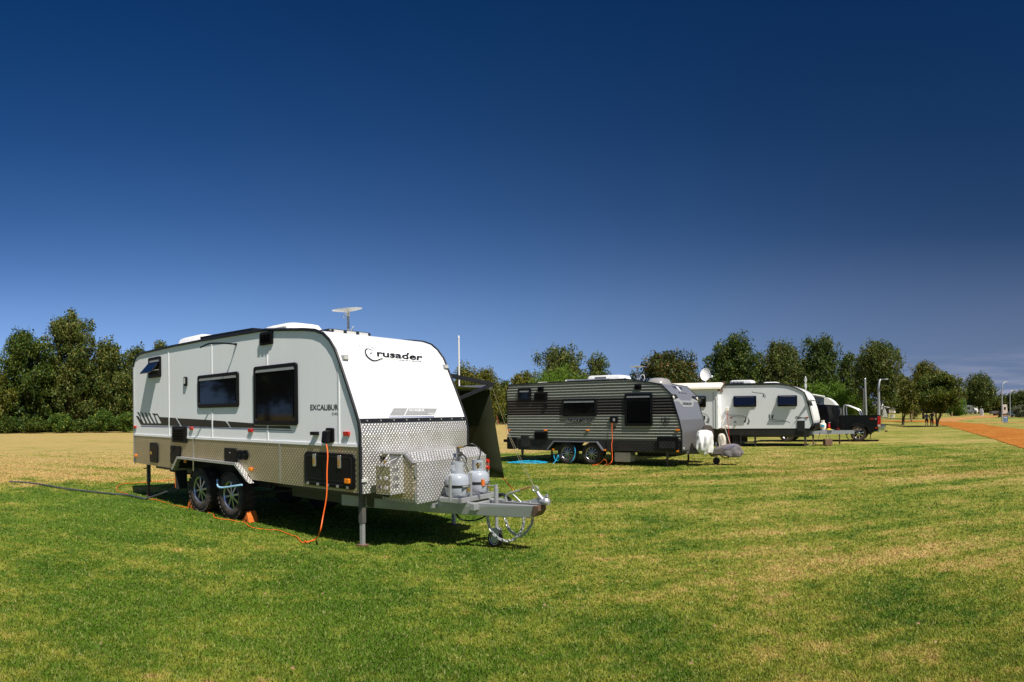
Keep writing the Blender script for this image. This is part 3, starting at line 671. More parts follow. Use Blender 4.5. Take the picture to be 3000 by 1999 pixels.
# ------------------------------------------------------------------ the near white caravan
A = Frame((-1.8974, 7.9289), -32.309); AW = 2.26
ra = empty('caravan', A.o, A.a); tag(ra, 'large white caravan with aluminium checker plate skirt and silver toolbox, nearest on the lawn', 'caravan', 'caravans parked in a row on the lawn')
APROF = [(-6.85, .70), (-6.85, 2.78), (-6.80, 2.90), (-6.71, 2.98), (-6.50, 3.03), (-5.1, 3.04), (-3.95, 3.03), (-2.7, 3.01), (-2.0, 2.995), (-1.5, 2.942), (-1.1, 2.90), (-.866, 2.864), (-.697, 2.804), (-.573, 2.71), (-.453, 2.569), (-.359, 2.374), (-.227, 2.088), (-.098, 1.796), (-.025, 1.613), (.0, 1.47), (0, .70)]
ANOSE = [(0, .70), (0, 1.20), (.0, 1.47), (-.025, 1.613), (-.098, 1.796), (-.227, 2.088), (-.359, 2.374), (-.453, 2.569), (-.573, 2.71), (-.697, 2.804), (-.866, 2.864)]
ARCH = [(-4.95, .70), (-4.72, .90), (-2.72, .90), (-2.38, .66), (-2.38, .60), (-4.95, .60)]
MB().prism(clip(APROF, 1, 1.30, 9), 'y', .010, AW - .01).build('shell', M['white'], ra, smooth=True)
low = [(-6.84, .72), (-6.84, 1.30), (-.01, 1.30), (-.01, .72), (-2.45, .72), (-2.8, .98), (-4.7, .98), (-4.93, .72)]
MB().prism(low, 'y', .012, .35).prism(low, 'y', AW - .35, AW - .012).prism([(-6.84, .98), (-6.84, 1.30), (-.01, 1.30), (-.01, .98)], 'y', .35, AW - .35).box(-6.84, -.02, .35, AW - .35, .68, .74).build('floor', M['blackm'], ra)
JX = [A.side(495.5, 1150).x, A.side(622.5, 1200).x, A.side(785.5, 1255).x, A.side(994, 1200).x]
xs = [-6.86] + JX + [.05]
for i in range(5):
    for y0, y1 in ((-.004, .010), (AW - .010, AW + .004)):
        MB().prism(clip(clip(APROF, 1, 1.33, 9), 0, xs[i] + .003, xs[i + 1] - .003), 'y', y0, y1).build('side_panel', M['white'], ra)
def prof_z(prof, x):
    z = [p[1] for p in prof if 1]; best = 0
    for (xa, za), (xb, zb) in zip(prof[:-1], prof[1:]):
        if min(xa, xb) <= x <= max(xa, xb) and abs(xb - xa) > 1e-6: best = max(best, za + (zb - za) * (x - xa) / (xb - xa))
    return best
for x in JX: MB().box(x - .014, x + .014, -.012, -.0045, 1.335, prof_z(APROF, x) - .02).build('joint_strip', M['stripw'], ra)
MB().box(-6.85, -.03, -.018, .0, 1.295, 1.332).build('joint_strip', M['stripw'], ra)
CX = [-6.85, A.side(440, 1330).x, A.side(567.8, 1340).x, A.side(821.7, 1360).x, .0]
lowp = [(-6.85, .71), (-6.85, 1.294), (-.0, 1.294), (-.0, .71), (-2.40, .71), (-2.76, .93), (-4.70, .93), (-4.95, .71)]
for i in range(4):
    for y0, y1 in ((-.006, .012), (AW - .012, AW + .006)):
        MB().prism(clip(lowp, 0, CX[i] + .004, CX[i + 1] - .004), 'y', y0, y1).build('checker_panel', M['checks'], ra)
for x in CX[2:4]: MB().box(x - .018, x + .018, -.014, -.006, .715, 1.29).build('cover_strip', M['alu'], ra)
# nose: lower checker sheet following the curve, dark band above it
def nose_sheet(prof, z0, z1, y0, y1, off, m, name):
    pts = []
    N = 26
    zz = [z0 + (z1 - z0) * i / N for i in range(N + 1)]
    for z in zz:
        for (xa, za), (xb, zb) in zip(prof[:-1], prof[1:]):
            if za <= z <= zb + 1e-6: x = xa + (xb - xa) * (z - za) / max(1e-6, zb - za); break
        pts.append((x + off, z))
    poly = pts + [(x - .03, z) for x, z in pts[::-1]]
    return MB().prism(poly, 'y', y0, y1).build(name, m, ra if prof is ANOSE else None, smooth=True)
nose_sheet(ANOSE, .70, 1.60, .02, AW - .02, .008, M['check'], 'nose_panel')
nose_sheet(ANOSE, 1.601, 1.655, .02, AW - .02, .014, M['trim'], 'nose_band')
for i in range(9):
    y = .12 + (AW - .24) * i / 8; MB().lathe([(.012, 0), (.012, .006)], c=(-.005, y, 1.628), ax='x', n=8).build('screw', M['galv'], ra)
# edge mouldings following the profile
for y in (-.012, AW + .012):
    MB().tube([(x, y, z) for x, z in APROF[1:]], .023, 6).build('edge_moulding', M['trim'], ra, smooth=True)
    MB().box(-6.87, -6.84, y - .01, y + .03, .70, 2.8).build('corner_moulding', M['alu'], ra)
AS = lambda px, py: A.side(px, py, -.0075)
AN = lambda px, py: A.surf(px, py, ANOSE, .004)
# windows
x0, x1, z0, z1 = rect_on(A, (746.7, 1075.5), (875.5, 1247)); z1 = A.side(811, 1068.5).z; side_window(ra, x0, x1, z0, z1, y=-.005)
x0, x1, z0, z1 = rect_on(A, (582.3, 1100), (702.5, 1194)); side_window(ra, x0, x1, A.side(642, 1194.5).z, A.side(642, 1095).z, y=-.005)
x0, x1, z0, z1 = rect_on(A, (437.6, 1049.5), (473.6, 1105)); wz0, wz1 = A.side(455.5, 1107).z, A.side(455.5, 1046.6).z
f = MB().ring(rrpoly(x0, x1, wz0, wz1, .04), rrpoly(x0 + .05, x1 - .05, wz0 + .07, wz1 - .05, .03), 'y', -.035, 0).build('window', M['black'], ra, bevel=.005)
MB().box(x0 + .05, x1 - .05, -.006, .0, wz0 + .07, wz1 - .05).build('opening', M['blackm'], f)
MB().box(x0 + .05, x1 - .05, -.030, -.018, wz1 - .10, wz1 - .06).build('blind_rail', M['galv'], f)
hz_ = wz1 - .10; ol = (wz1 - wz0) * .72; an = math.radians(43)
sash = MB(); ex = Vector((0, -math.sin(an), -math.cos(an))); nn = Vector((0, -math.cos(an), math.sin(an)))
p0 = Vector((x0 + .02, -.03, hz_)); p1 = Vector((x1 - .06, -.03, hz_))
sash.add([p0, p1, p1 + ex * ol, p0 + ex * ol, p0 - nn * .02, p1 - nn * .02, p1 + ex * ol - nn * .02, p0 + ex * ol - nn * .02], [(0, 1, 2, 3), (7, 6, 5, 4), (0, 4, 5, 1), (1, 5, 6, 2), (2, 6, 7, 3), (3, 7, 4, 0)])
sash.build('open_sash', M['glassb'], f)
for xx in (x0 + .05, x1 - .09):
    MB().tube([(xx, -.01, wz0 + .15), p0 + ex * ol * .8 + Vector((xx - x0 - .02, 0, 0)) - nn * .02], .006, 5).build('stay', M['galv'], f)
# vents and hatches on the near side
def sb(p0, p1, c=None): return rect_on(A, p0, p1)
x0, x1, z0, z1 = sb((765, 976), (802, 1008)); louvre(ra, x0, x1, z0, z1, -.005, .04, 8, cols=3)
x0, x1, z0, z1 = sb((508.5, 1250), (550, 1295.5)); louvre(ra, x0, x1, A.side(529, 1297).z, A.side(529, 1249.5).z, -.01, .045, 8)
x0, x1, z0, z1 = sb((441.5, 1296.5), (465.5, 1357)); h = MB().rrect('y', x0, x1, z0, z1, -.03, 0, .05).build('toilet_hatch', M['black'], ra, bevel=.008)
MB().box(x0 + .04, x0 + .12, -.04, -.028, (z0 + z1) / 2 - .04, (z0 + z1) / 2 + .02).build('latch', M['brass'], h)
x0, x1, z0, z1 = sb((502, 1306), (531.5, 1362)); h = MB().rrect('y', x0, x1, z0, z1, -.025, 0, .02).build('service_hatch', M['black'], ra, bevel=.006)
MB().rrect('y', x0 + .02, x0 + .16, z0 + .26, z1 - .02, -.04, -.026, .02).build('flap', M['black'], h, bevel=.004)
MB().rrect('y', x0 + .03, x1 - .04, z0 + .02, z0 + .22, -.045, -.026, .03).build('flap', M['black'], h, bevel=.004)
x0, x1, z0, z1 = sb((661, 1313), (697, 1351)); h = MB().rrect('y', x0, x1, A.side(679, 1353).z, A.side(679, 1313.5).z, -.035, 0, .025).build('access_hatch', M['black'], ra, bevel=.01)
MB().lathe([(.001, -.042), (.012, -.040), (.012, -.03)], c=((x0 + x1) / 2, 0, z1 - .07), ax='y', n=10).build('lock', M['galv'], h, smooth=True)
for cx_ in (707.5, 721.5):
    q = A.side(cx_, 1333.5); f_ = MB().lathe([(.055, -.005), (.078, -.010), (.082, -.028), (.066, -.034), (.045, -.020), (.03, -.034), (.012, -.036), (.001, -.036)], c=(q.x, 0, q.z), ax='y', n=24).build('water_filler', M['black'], ra, smooth=True)
# tunnel boot door
bx0, bx1 = A.side(895.5, 1380).x, A.side(1043, 1390).x; bz0, bz1 = A.side(970, 1428).z, A.side(970, 1327).z
bt = MB().rrect('y', bx0, bx1, bz0, bz1, -.03, 0, .07, n=6).build('boot_door', M['black'], ra, bevel=.01)
MB().ring(rrpoly(bx0 + .04, bx1 - .04, bz0 + .04, bz1 - .04, .05, 5), rrpoly(bx0 + .055, bx1 - .055, bz0 + .055, bz1 - .055, .045, 5), 'y', -.036, -.028).build('boot_seal', M['trim'], bt)
MB().box(bx0 + .10, bx1 - .10, -.036, -.026, bz0 + .09, bz0 + .10).build('hinge_line', M['trim'], bt)
for px_, py_ in ((927, 1348), (1000, 1353)):
    q = A.side(px_, py_); lt = MB().rrect('y', q.x - .032, q.x + .032, q.z - .085, q.z + .085, -.045, -.03, .01).build('latch', M['alu'], bt, bevel=.004)
    MB().box(q.x - .012, q.x + .012, -.056, -.044, q.z - .06, q.z + .03).build('lever', M['brass'], lt)
for i in range(5):
    q = A.side(908 + i * 29, 1415 + i * 3.3); MB().box(q.x - .022, q.x + .022, -.046, -.03, q.z - .018, q.z + .018).build('hinge', M['alu'], bt, bevel=.004)
q = A.side(1025.5, 1409.5); lamp_on(ra, q.x - .045, q.x + .045, q.z - .032, q.z + .032, -.035, 'amber')
# marker lamps
for px_, py_, wd_ in ((398, 1251.5, 5), (563, 1255.5, 8), (737, 1261.5, 11)):
    q = A.side(px_, py_); lamp_on(ra, q.x - .055, q.x + .055, q.z - .027, q.z + .027, -.008, 'redl')
q = A.side(1018.5, 1271); lamp_on(ra, q.x - .055, q.x + .055, q.z - .028, q.z + .028, -.008, 'redl')
for px_, py_ in ((400, 1335), (546, 1352), (737, 1375)):
    q = A.side(px_, py_); lamp_on(ra, q.x - .04, q.x + .04, q.z - .028, q.z + .028, -.008, 'amber')
q = A.side(546.5, 1118); pl = MB().rrect('y', q.x - .05, q.x + .05, q.z - .085, q.z + .085, -.045, 0, .03).build('porch_light', M['black'], ra, bevel=.01)
MB().rrect('y', q.x - .022, q.x + .022, q.z - .045, q.z + .06, -.05, -.043, .01).build('lens', M['clearl'], pl)
q = A.side(929, 1270); MB().box(q.x - .05, q.x + .05, -.09, 0, q.z - .024, q.z + .024).build('bracket', M['black'], ra, bevel=.006)
q = A.side(970, 1275); so = MB().rrect('y', q.x - .075, q.x + .075, q.z - .095, q.z + .095, -.035, 0, .02).build('power_inlet', M['black'], ra, bevel=.008)
MB().prism([(-.035, q.z + .07), (-.11, q.z + .05), (-.13, q.z - .10), (-.05, q.z - .11)], 'x', q.x - .06, q.x + .045).build('plug', M['black'], so, bevel=.01)
q = A.side(693, 1009.5); q2 = A.side(646, 1013)
MB().tube(spline([(q.x, -.0, q.z), (q.x, -.10, q.z + .005), (q.x - .12, -.24, q.z + .02), (q2.x + .2, -.35, q.z + .02), (q2.x + .05, -.42, q.z - .03)], 5), [.022, .022, .02] + [.013] * 18, 7).build('grab_arm', M['black'], ra, smooth=True)
# decal stripe along the side: outline in photograph pixels
Z = lambda x, y: (360 + x * .2998, 880 + y * .2998)
put_poly(ra, 'stripe_decal', 'gfx', [[Z(128, 1130), Z(150, 1133), Z(197, 1203), Z(448, 1203), Z(448, 1225), Z(176, 1218)], [Z(137, 1092), Z(155, 1095), Z(168, 1128), Z(203, 1203), Z(185, 1203), Z(165, 1133), Z(148, 1110)],
    [Z(172, 1095), Z(192, 1098), Z(205, 1130), Z(240, 1203), Z(222, 1203), Z(190, 1133), Z(183, 1112)], [Z(207, 1098), Z(228, 1101), Z(240, 1133), Z(278, 1203), Z(260, 1203), Z(226, 1136), Z(220, 1115)], [Z(244, 1101), Z(266, 1104), Z(277, 1136), Z(315, 1203), Z(300, 1203), Z(264, 1138), Z(257, 1118)],
    [Z(285, 1105), Z(338, 1110), Z(358, 1141), Z(446, 1146), Z(446, 1203), Z(378, 1203), Z(336, 1122), Z(298, 1119)], [Z(300, 1119), Z(310, 1119), Z(345, 1203), Z(330, 1203)],
    [Z(456, 1147), Z(515, 1151), Z(562, 1227), Z(456, 1226)], [Z(530, 1153), Z(868, 1172), Z(868, 1241), Z(575, 1229)], [Z(880, 1173), Z(1003, 1183), Z(1048, 1243), Z(880, 1241)], [Z(1022, 1184), Z(1287, 1204), Z(1287, 1248), Z(1056, 1243)], [Z(1285, 1226), Z(1414, 1228), Z(1414, 1250), Z(1285, 1248)], [Z(1423, 1228), Z(1628, 1228), Z(1640, 1258), Z(1423, 1251)]], AS)
put_poly(ra, 'pinstripe_decal', 'gfxb', [[Z(176, 1227), Z(446, 1234), Z(446, 1240), Z(176, 1233)], [Z(456, 1235), Z(868, 1245), Z(868, 1251), Z(456, 1240)], [Z(880, 1245), Z(1414, 1262), Z(1414, 1268), Z(880, 1251)], [Z(1423, 1263), Z(1646, 1272), Z(1650, 1278), Z(1423, 1269)]], AS)
put_text(ra, 'EXCALIBUR', (Z(1832, 1020), Z(2103, 1018), Z(2105, 1074), Z(1832, 1073)), AS, bold=.012, space=.95)
put_text(ra, 'DUKE', (Z(2043, 1097), Z(2104, 1097), Z(2105, 1122), Z(2043, 1121)), AS, bold=.006)
# nose decals
Y_ = lambda x, y: (1050 + x * .08925, 990 + y * .08929)
put_text(ra, 'rusader', (Y_(600, 392), Y_(2130, 540), Y_(2100, 752), Y_(618, 612)), AN, bold=.028, shear=.0, space=.98, m='trim')
put_text(ra, 'CARAVANS', (Y_(1212, 703), Y_(2068, 765), Y_(2060, 805), Y_(1206, 735)), AN, m='trim', bold=.01)
put_poly(ra, 'emblem_decal', 'trim', [[Y_(*q) for q in ((235, 365), (205, 420), (212, 500), (245, 575), (300, 650), (375, 710), (460, 760), (545, 775), (640, 755), (720, 715), (830, 690), (760, 672), (690, 690), (610, 725), (540, 735), (465, 715), (395, 675), (335, 625), (285, 560), (255, 490), (250, 425), (280, 385), (330, 370), (400, 390), (460, 430), (500, 490), (485, 440), (440, 395), (380, 362), (300, 350))],
    [Y_(*q) for q in ((425, 455), (445, 490), (430, 530), (395, 545), (380, 520), (405, 510), (415, 485))]], AN)
put_line(ra, 'emblem_outline', 'trim', [[Y_(*q) for q in l] for l in (((210, 350), (180, 420), (195, 520), (260, 620), (350, 710), (440, 770), (530, 800), (620, 790), (720, 745), (830, 720), (890, 740)), ((210, 350), (120, 320), (50, 280), (15, 240), (70, 250), (75, 205), (110, 200), (160, 230), (260, 215), (380, 255), (470, 310), (530, 370), (545, 420), (520, 520), (490, 540)), ((255, 345), (300, 300), (340, 265), (390, 262)), ((330, 345), (310, 290)), ((370, 330), (460, 320), (530, 380)), ((300, 440), (350, 460), (400, 500)), ((340, 600), (380, 575), (400, 590), (395, 650)), ((520, 570), (530, 690)), ((530, 590), (600, 640), (800, 655), (1000, 670), (1180, 690)), ((890, 712), (1180, 722)), ((1180, 690), (1190, 722)))], AN, .55)
Xz = lambda x, y: (900 + x * .2998, 880 + y * .2998)
put_poly(ra, 'badge_decal', 'plate', [[Xz(845, 1055), Xz(980, 1055), Xz(970, 1077), Xz(833, 1077)], [Xz(830, 1082), Xz(968, 1082), Xz(946, 1124), Xz(805, 1125)], [Xz(990, 1055), Xz(1272, 1058), Xz(1238, 1122), Xz(955, 1124)]], AN)
put_poly(ra, 'badge_line', 'gfxb', [[Xz(798, 1138), Xz(1241, 1134), Xz(1240, 1140), Xz(797, 1144)]], AN)
AN2 = lambda px, py: A.surf(px, py, ANOSE, .007)
put_text(ra, 'EXCALIBUR', (Xz(998, 1060), Xz(1146, 1063), Xz(1145, 1088), Xz(998, 1085)), AN2, m='stripw', bold=.015)
put_text(ra, 'DUKE', (Xz(1186, 1101), Xz(1238, 1102), Xz(1237, 1119), Xz(1186, 1118)), AN2, m='stripw', bold=.01)
for px_, py_ in ((1008, 1048.5), (1302.5, 1075)):
    q = A.surf(px_, py_, ANOSE, .0); k_ = math.atan2(.2, .46)
    lm = MB().rrect('x', q.y - .055, q.y + .055, q.z - .035, q.z + .035, q.x - .03, q.x + .035, .015).build('nose_lamp', M['galv'], ra, bevel=.008)
    MB().rrect('x', q.y - .035, q.y + .045, q.z - .022, q.z + .022, q.x + .034, q.x + .042, .01).build('lens', M['clearl'], lm)
# roof equipment
rf = lambda x: prof_z(APROF, x)
ac = MB()
for zz, a_, b_ in ((0, .56, .34), (.05, .60, .38), (.16, .55, .34), (.225, .34, .22)): pass
def roofbox(root, name, x0, x1, y0, y1, zb, h, m, taper=.12, r=.12):
    b = MB(); n = 5; c = rrpoly(x0, x1, y0, y1, r, n); cx, cy = (x0 + x1) / 2, (y0 + y1) / 2; vs = []; lv = [(0, 1), (.25, 1.0), (.7, 1 - taper * .7), (.92, 1 - taper * 1.5), (1, 1 - taper * 3)]
    for q, s in lv: vs += [(cx + (u - cx) * s, cy + (v - cy) * s, zb + h * q) for u, v in c]
    k = len(c); fs = [(i * k + j, i * k + (j + 1) % k, (i + 1) * k + (j + 1) % k, (i + 1) * k + j) for i in range(len(lv) - 1) for j in range(k)] + [tuple(range((len(lv) - 1) * k, len(lv) * k))]
    return b.add(vs, fs).build(name, M[m], root, smooth=True)
xa = A.side(757, 965, .45).x; xb = A.side(950, 965, 1.1).x
acu = roofbox(ra, 'air_conditioner', xa, xb, .42, 1.20, 2.93, A.side(865, 951, .75).z - 2.93, 'white2', .10, .2)
gr = MB()
for i in range(14): gr.box(xa + .35 + i * .03, xa + .362 + i * .03, .41, .46, 3.05, 3.09)
gr.build('grille', M['gfxg'], acu)
xa = A.side(520, 1005, .75).x; xb = A.side(592, 990, .75).x
hh = roofbox(ra, 'roof_hatch', xa, xb + .1, .7, 1.3, 3.02, A.side(560, 988, .8).z - 3.01, 'white2', .10, .08)
gr = MB()
for i in range(11): gr.box(xa + .10 + i * .03, xa + .12 + i * .03, .695, .72, 3.12, 3.14)
gr.build('grille', M['gfxg'], hh)
xa = A.side(588, 996, .06).x; xb = A.side(741, 966, .06).x; zt = 3.090
sp_ = MB().prism([(xa, 3.050), (xb, 3.018), (xb, 3.080), (xa, 3.115)], 'y', .05, .60).build('solar_panel', M['black'], ra, bevel=.006)
MB().prism([(xa + .04, 3.116), (xb - .04, 3.081), (xb - .04, 3.086), (xa + .04, 3.121)], 'y', .10, .56).build('cells', M['glassb'], sp_)
for xx in (xa + .15, xb - .15): MB().box(xx - .03, xx + .03, .10, .16, 2.98, 3.05).build('bracket', M['galv'], sp_)
SKZ = 2.935; sk = MB().rrect('z', -1.40, -.98, .36, 1.22, 2.84, SKZ, .06).build('skylight', M['trim'], ra, bevel=.03)
for i in range(3): MB().box(-.985, -.972, .44 + i * .25, .62 + i * .25, SKZ - .055, SKZ - .015).build('skylight_pane', M['clearl'], sk)
MB().box(-6.93, -6.85, .25, 2.0, .78, .86).build('rear_bumper', M['black'], ra, bevel=.01)
q = A.side(391, 1337); MB().box(-7.0, -6.85, .1, .18, .82, .92).build('bumper_bracket', M['galv'], ra, bevel=.01)
# running gear
for x in (-4.16, -3.14):
    for y, o_ in ((.17, -1), (AW - .17, 1)):
        wheel(ra, x, y, .385, .385, .245, .235, o_, 'rim', 8)
ex_ = MB(); 
for x in (-4.16, -3.14): ex_.tube([(x, .2, .38), (x, AW - .2, .38)], .03, 8)
ex_.build('axle', M['chassis'], ra)
gp = [(-4.98, .70), (-4.74, .955), (-2.76, .955), (-2.36, .66)]
wa = MB(); pl_ = []
inner = [(-4.90, .70), (-4.70, .915), (-2.79, .915), (-2.43, .68)]
wa.prism(gp + inner[::-1], 'y', -.10, .0); wa.build('wheel_arch', M['check'], ra, bevel=.004)
fl_ = MB(); fl_.add([(gp[0][0], -.1, gp[0][1]), (gp[0][0], 0, gp[0][1] + .005), (gp[1][0], 0, gp[1][1] + .004), (gp[1][0], -.1, gp[1][1])], [(0, 1, 2, 3)])
mf = MB().prism([(-.02, .33), (-.03, .68), (.22, .68), (.22, .33)], 'x', -4.93, -4.915).build('mud_flap', M['blackm'], ra)
MB().prism([(-.028, .36), (-.032, .66), (.0, .66), (.0, .34)], 'x', -4.94, -4.931).build('reflector', M['chock'], mf)
inb = MB().box(-4.95, -2.4, .34, .37, .55, .95).box(-4.95, -2.4, AW - .37, AW - .34, .55, .95).build('wheel_tub', M['blackm'], ra)
# chassis rails, tanks, legs
MB().box(-6.8, -.02, .48, .53, .58, .70).box(-6.8, -.02, AW - .53, AW - .48, .58, .70).build('chassis_rail', M['chassis'], ra)
for x in (-6.2, -5.2, -2.0, -1.2, -.3): MB().box(x - .03, x + .03, .53, AW - .53, .60, .68).build('cross_member', M['chassis'], ra)
MB().box(-2.15, -.35, .56, 1.7, .43, .66).build('water_tank', M['olivef'], ra, bevel=.03)
MB().box(-6.6, -5.3, .7, 1.5, .50, .62).build('grey_water_tank', M['blackm'], ra, bevel=.03)
def leg(root, x, y, top, m='galv', low_m='rust', w=.035):
    l = MB().box(x - w, x + w, y - w, y + w, .30, top).build('stabiliser_leg', M['chassis'], root, bevel=.004)
    MB().box(x - w * .75, x + w * .75, y - w * .75, y + w * .75, .02, .34).build('inner_leg', M[m], l, bevel=.003)
    MB().box(x - .06, x + .06, y - .06, y + .06, .0, .025).build('foot', M[low_m], l, bevel=.004)
    return l
leg(ra, -.15, .16, .70); leg(ra, -.15, AW - .16, .70); leg(ra, -6.62, .22, .70, 'rust'); leg(ra, -6.62, AW - .22, .70, 'rust')
MB().tube([(-6.62, .10, .60), (-6.62, .2, .60)], .012, 6).build('winding_stub', M['rust'], ra)
# drawbar
MID = AW / 2
def beam(p, q, w, z0, z1):
    p, q = Vector((*p, 0)), Vector((*q, 0)); d = (q - p).normalized(); n = Vector((-d.y, d.x, 0)) * w / 2
    return [(p + n), (p - n), (q - n), (q + n)], z0, z1
db = MB()
for s in (-1, 1):
    yA = MID + s * (MID - .50); yB = MID + s * .06
    c, z0, z1 = beam((-.9, yA), (1.90, yB), .05, .425, .585)
    a_, b_, c_, d_ = c; db.add([(a_.x, a_.y, z0), (b_.x, b_.y, z0), (c_.x - .09, c_.y - s * .0, z0), (d_.x - .09, d_.y, z0), (a_.x, a_.y, z1), (b_.x, b_.y, z1), (c_.x + .02, c_.y, z1), (d_.x + .02, d_.y, z1)], [(0, 1, 2, 3), (4, 7, 6, 5), (0, 4, 5, 1), (1, 5, 6, 2), (2, 6, 7, 3), (3, 7, 4, 0)])
db.build('drawbar', M['galv'], ra, bevel=.008)
MB().box(1.10, 1.17, MID - .33, MID + .33, .50, .583).build('cross_member', M['galv'], ra, bevel=.005)
MB().prism([(1.88, .584), (1.955, .584), (1.955, .52), (1.90, .45), (1.86, .44)], 'y', MID - .10, MID + .10).build('nose_plate', M['rust'], ra, bevel=.006)
MB().box(.55, .60, MID - .45, MID + .45, .50, .583).build('cross_member', M['galv'], ra)
cp = MB().prism([(1.40, MID - .06), (2.08, MID - .05), (2.16, MID - .03), (2.16, MID + .03), (2.08, MID + .05), (1.40, MID + .06)], 'z', .587, .607).build('coupling', M['galv'], ra, bevel=.004)
MB().prism([(1.55, .607), (1.78, .63), (1.94, .70), (2.02, .76), (2.08, .76), (2.10, .607)], 'y', MID - .02, MID + .02).build('coupling_web', M['galv'], cp, bevel=.008)
MB().tube(spline([(2.04, MID, .64), (2.05, MID, .69), (2.00, MID, .76), (1.96, MID, .84)], 4), [.05, .05, .048, .046, .044, .04, .038, .036, .034, .032, .03, .028, .028], 12).build('coupling_neck', M['galv'], cp, smooth=True)
MB().lathe([(.001, .735), (.04, .72), (.066, .67), (.068, .63), (.06, .607)], c=(2.10, MID, 0), n=20).build('coupling_socket', M['galv'], cp, smooth=True)
c0 = Vector((1.93, MID, .895)); MB().tube([c0 + Vector((.045 * math.cos(t), 0, .052 * math.sin(t))) for t in [2 * PI * i / 16 for i in range(17)]], .013, 8, cap=False).build('lifting_eye', M['galv'], cp, smooth=True)
sp2 = MB()
for i in range(4): sp2.lathe([(.028 - i * .003, .74 + i * .016), (.031 - i * .003, .748 + i * .016), (.026 - i * .003, .754 + i * .016)], c=(2.12, MID, 0), n=12)
sp2.build('locking_spring', M['alu'], cp, smooth=True)
for x in (1.46, 1.56, 1.76, 1.86): MB().lathe([(.016, .607), (.016, .632), (.008, .634), (.008, .645)], c=(x, MID - .035, 0), n=8).build('bolt', M['galv'], cp)
hb = MB().tube(spline([(1.44, MID - .02, .60), (1.44, MID - .02, .70), (1.50, MID - .02, .78), (1.62, MID - .02, .84), (1.70, MID - .02, .885)], 5), .017, 8).build('hand_brake_lever', M['galv'], ra, smooth=True)
MB().tube([(1.66, MID - .02, .862), (1.80, MID - .02, .935)], .024, 10).build('grip', M['brass'], hb)
MB().tube([(1.52, MID - .02, .79), (1.66, MID - .02, .61)], .009, 6).build('strut', M['stripw'], hb)
jx, jy = 1.28, MID
for o_ in [cp, hb] + list(cp.children) + list(hb.children):
    for v_ in o_.data.vertices: v_.co.x = 1.40 + (v_.co.x - 1.40) * (.86 if o_ is not hb and o_.parent is not hb else 1.0); v_.co.z = .60 + (v_.co.z - .60) * .60; v_.co.y = MID + (v_.co.y - MID) * .85
jk = MB().tube([(jx, jy, .40), (jx, jy, .765)], .030, 14).build('jockey_stand', M['galv'], ra, smooth=True)
MB().tube([(jx, jy, .765), (jx, jy, .80)], .022, 10).build('cap', M['galv'], jk)
MB().tube([(jx, jy, .785), (jx - .17, jy - .05, .785)], .007, 6).build('crank_arm', M['galv'], jk)
MB().tube([(jx - .17, jy - .05, .78), (jx - .17, jy - .05, .86)], .024, 10).build('crank_handle', M['chock'], jk, smooth=True)
MB().tube([(jx, jy, .22), (jx, jy, .45)], .024, 12).build('inner_tube', M['galv'], jk, smooth=True)
MB().prism([(jx - .045, .08), (jx + .055, .10), (jx + .06, .22), (jx + .03, .26), (jx - .05, .25)], 'y', jy + .035, jy + .042).prism([(jx - .045, .08), (jx + .055, .10), (jx + .06, .22), (jx + .03, .26), (jx - .05, .25)], 'y', jy - .042, jy - .035).box(jx - .05, jx + .05, jy - .04, jy + .04, .22, .245).build('fork', M['galv'], jk, bevel=.004)
jw = MB().lathe([(.05, -.03), (.085, -.034), (.105, -.022), (.11, 0), (.105, .022), (.085, .034), (.05, .03), (.05, -.03)], cap=False, c=(jx - .02, jy, .11), ax='y', n=28).build('jockey_wheel', M['rubber'], jk, smooth=True)
wr = MB().lathe([(.001, -.020), (.05, -.024), (.07, -.036), (.076, -.030)], c=(jx - .02, jy, .11), ax='y', n=24).build('jockey_wheel_rim', M['alu'], jk, smooth=True)
ch = empty('safety_chain', (0, 0, 0)); ch.parent = ra
chain(ch, [(1.75, MID - .10, .42), (1.72, MID - .10, .28), (1.62, MID - .11, .16), (1.50, MID - .11, .12), (1.36, MID - .12, .16), (1.26, MID - .12, .26), (1.22, MID - .12, .42)])
ch = empty('safety_chain', (0, 0, 0)); ch.parent = ra
chain(ch, [(1.79, MID + .04, .42), (1.77, MID + .04, .32), (1.66, MID + .02, .19), (1.56, MID + .02, .18), (1.46, MID + .0, .26), (1.40, MID + .0, .42)])
MB().tube(spline([(.75, MID - .2, .46), (.9, MID - .25, .36), (1.1, MID - .2, .36), (1.25, MID - .1, .44)], 6), .012, 6).build('trailer_cable', M['strap'], ra, smooth=True)
MB().tube(spline([(1.2, MID + .1, .60), (1.3, MID + .08, .67), (1.42, MID + .02, .65), (1.5, MID, .61)], 6), .02, 8).build('trailer_plug', M['strap'], ra, smooth=True)
